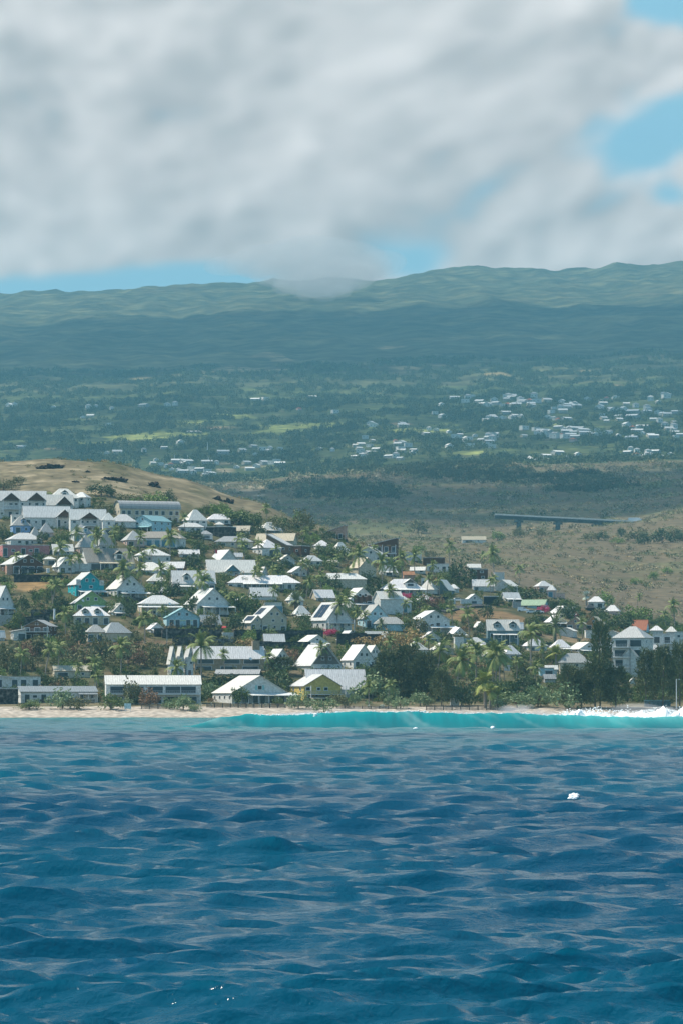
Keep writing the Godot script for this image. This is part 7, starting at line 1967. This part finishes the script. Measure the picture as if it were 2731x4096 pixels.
func build_small_things() -> void:
	# information board on the sand
	var P := ground_at(513, 2847)
	var o := thing("beach_board", "blank pale grey board on two posts in the sand", "sign", P)
	box("board", Vector3(0, 1.75, 0), Vector3(2.1, 1.7, 0.1), M.w_sky, o)
	for s in [-0.8, 0.8]:
		box("post", Vector3(s, 0.4, -0.08), Vector3(0.12, 1.6, 0.1), M.frame, o)
	# painted banner by the beige house
	P = ground_at(2334, 2700)
	var b := thing("banner", "colourful red, yellow and blue banner on the beige house wall", "banner", P + Vector3(0, 0, 1.0))
	rng.seed = 17
	var im := Image.create(64, 40, false, Image.FORMAT_RGB8)
	im.fill(Color(0.8, 0.75, 0.75))
	for k in 26:
		im.fill_rect(Rect2i(rng.randi() % 56, rng.randi() % 34, 4 + rng.randi() % 14, 3 + rng.randi() % 9), [Color(0.85, 0.15, 0.15), Color(0.95, 0.75, 0.2), Color(0.2, 0.4, 0.8), Color(0.9, 0.5, 0.6), Color(0.3, 0.7, 0.8)][k % 5])
	var bm := mat(Color.WHITE, 0.8, 0.2)
	bm.albedo_texture = ImageTexture.create_from_image(im)
	var qf := Faces.new()
	qf.quad(Vector3(-1.9, 0.6, 0), Vector3(1.9, 0.6, 0), Vector3(1.9, 3.0, 0), Vector3(-1.9, 3.0, 0))
	for k in qf.t.size(): qf.t[k] = Vector2(qf.t[k].x / 3.8, 1.0 - qf.t[k].y / 2.4)
	part("sheet", qf.mesh(), bm, b)
	for s in [-1.9, 1.9]:
		box("post", Vector3(s, 1.2, -0.05), Vector3(0.1, 3.8, 0.1), M.rail, b)
	# red sign board among the trees
	P = ground_at(865, 2245)
	var r := thing("sign", "small red panel on a pole above the small white gable", "sign", P)
	box("pole", Vector3(-0.4, 2.0, 0), Vector3(0.12, 5.0, 0.12), M.frame, r)
	box("panel", Vector3(0.1, 3.9, 0), Vector3(0.8, 1.5, 0.1), M.fabric_red, r)
	# white water tank on the hill crest and on the terrace
	for w in [[1034, 1988, "small white tank on the dry hill crest", 1.3, 1.6], [193, 2290, "white round tub on the terrace of the open-fronted house", 1.2, 1.5]]:
		var q := ground_at(w[0], w[1])
		var t := thing("water_tank", w[2], "tank", q)
		var f := Faces.new()
		f.tube([Vector3(0, -0.3, 0), Vector3(0, w[4], 0)], [w[3] * 0.55, w[3] * 0.62], 10)
		part("barrel", f.mesh(), M.paint_white, t)
		f = Faces.new()
		f.tube([Vector3(0, w[4], 0), Vector3(0, w[4] + 0.15, 0)], [w[3] * 0.68, w[3] * 0.6], 10)
		part("rim", f.mesh(), M.frame, t)
	# dark rock outcrops of the dry hill
	rng.seed = 33
	for k in [[210, 1862, 80, 18], [175, 1868, 50, 12], [445, 1912, 60, 14], [480, 1916, 50, 16], [616, 1935, 44, 22], [870, 1992, 40, 14], [915, 2002, 36, 18], [350, 1885, 20, 8], [300, 1925, 24, 8]]:
		var q := ground_at(k[0], k[1] + k[3] * 0.5)
		var s := -q.z / (FOCAL * 4.0)
		var sp := SphereMesh.new()
		sp.radial_segments = 18
		sp.rings = 10
		var ar := sp.get_mesh_arrays()
		var vv: PackedVector3Array = ar[Mesh.ARRAY_VERTEX]
		for i in vv.size():
			var d := vv[i].normalized()
			vv[i] = vv[i] * (1.0 + 1.3 * noise_b.get_noise_3d(d.x * 150.0 + k[0], d.y * 90.0, d.z * 150.0))
		var f := Faces.new()
		var ix: PackedInt32Array = ar[Mesh.ARRAY_INDEX]
		for i in range(0, ix.size(), 3):
			f.tri(vv[ix[i]], vv[ix[i + 2]], vv[ix[i + 1]])
		var rk := part("rock_outcrop", f.mesh(), M.rock, self)
		rk.position = q
		rk.scale = Vector3(k[2] * s, k[3] * s * 1.4, k[2] * s * 0.7)
		tag(rk, "dark brown rock outcrop on the dry hilltop", "rock", "rock outcrops on the dry hilltop")
	# lane up to the clearing
	var pts := []
	for c in [[1760, 2449], [1800, 2438], [1836, 2432], [1880, 2426], [1940, 2424]]:
		pts.append(ground_at(c[0], c[1]))
	var rf := Faces.new()
	for k in pts.size() - 1:
		var p: Vector3 = pts[k]
		var q: Vector3 = pts[k + 1]
		var sd := (q - p).cross(Vector3.UP).normalized() * 2.8
		var sink := [p - sd, q - sd, q + sd, p + sd]
		for i in 4:
			sink[i].y = maxf(height(sink[i].x, -sink[i].z), (p.y if i == 0 or i == 3 else q.y)) + 0.25
		rf.slab(sink[3], sink[2], sink[1], sink[0], 1.2)
	var rd := part("road", rf.mesh(), M.asphalt, self)
	tag(rd, "grey asphalt lane curving up to the dry clearing", "road", "", "structure")

func build_village() -> void:
	build_houses()
	build_more_houses()
	build_walls()
	build_bridge()
	build_far_houses()
	build_small_things()
	build_person()
	build_protos()
	build_plants()
	build_shrubs()
	build_beach_row()
	build_undergrowth()
	build_wild()

func build_materials() -> void:
	var grain := noise_tex(0.08, 3, Color(0.66, 0.66, 0.66), Color(1, 1, 1), 256, 3)
	var blot := noise_tex(0.05, 4, Color(0.5, 0.52, 0.5), Color(1, 1, 0.98), 512, 8)
	var soft := noise_tex(0.05, 4, Color(0.74, 0.75, 0.74), Color(1, 1, 0.98), 512, 9)
	M.sand = ground_mat(grain, 60.0)
	M.earth = ground_mat(soft, 170.0)
	M.scrub = ground_mat(soft, 330.0)
	M.plain = ground_mat(blot, 900.0)
	M.forest = ground_mat(blot, 2600.0)
	var water := mat(Color.WHITE, 0.13, 0.25)
	water.vertex_color_use_as_albedo = true
	var rip := FastNoiseLite.new()
	rip.frequency = 0.016
	rip.fractal_octaves = 5
	rip.fractal_gain = 0.55
	rip.seed = 4
	var rt := NoiseTexture2D.new()
	rt.width = 1024
	rt.height = 1024
	rt.seamless = true
	rt.noise = rip
	rt.as_normal_map = true
	rt.bump_strength = 9.0
	water.normal_enabled = true
	water.normal_texture = rt
	water.normal_scale = 0.75
	water.uv1_triplanar = true
	water.uv1_world_triplanar = true
	water.uv1_scale = Vector3(1.0 / 8.0, 1.0 / 8.0, 1.0 / 5.5)
	M.water = water
	var surf := mat(Color.WHITE, 0.45, 0.14)
	surf.vertex_color_use_as_albedo = true
	surf.backlight_enabled = true
	surf.backlight = Color(0.7, 0.8, 0.8)
	M.surf = surf
	M.foam = mat(srgb(0.86, 0.88, 0.88), 0.95, 0.1)
	more_materials(grain, blot)

func _ready() -> void:
	# camera
	var cam := Camera3D.new()
	cam.name = "camera"
	cam.fov = rad_to_deg(2.0 * atan(512.0 / FOCAL))
	cam.near = 1.0
	cam.far = 60000.0
	add_child(cam)
	cam.position = EYE
	cam.rotation.x = PITCH
	cam.current = true
	# noise fields
	rng.seed = 7
	noise_a.seed = 12
	noise_a.frequency = 0.011
	noise_a.fractal_octaves = 4
	noise_b.seed = 31
	noise_b.frequency = 0.013
	noise_b.fractal_octaves = 3
	noise_c.seed = 54
	noise_c.frequency = 0.006
	noise_c.fractal_octaves = 2
	# sky, air and exposure
	var env := Environment.new()
	env.background_mode = Environment.BG_SKY
	var pan := PanoramaSkyMaterial.new()
	pan.panorama = build_sky()
	env.sky = Sky.new()
	env.sky.sky_material = pan
	env.background_energy_multiplier = 1.0
	env.tonemap_mode = Environment.TONE_MAPPER_LINEAR
	env.tonemap_exposure = 1.5
	env.fog_enabled = true
	env.fog_density = 0.000055
	env.fog_light_color = Color(0.59, 0.90, 1.0)
	env.volumetric_fog_enabled = true
	env.volumetric_fog_density = 0.0
	env.sdfgi_enabled = true
	env.ssao_enabled = true
	env.ssil_enabled = true
	var we := WorldEnvironment.new()
	we.name = "world_environment"
	we.environment = env
	add_child(we)
	var sun := DirectionalLight3D.new()
	sun.name = "sun"
	sun.light_energy = 1.6
	sun.light_color = Color(1.0, 0.965, 0.91)
	sun.light_angular_distance = 0.5
	sun.shadow_enabled = true
	add_child(sun)
	sun.look_at_from_position(TO_SUN * 1000.0, Vector3.ZERO)
	build_materials()
	build_terrain()
	build_sea()
	build_foam()
	build_clouds()
	build_village()
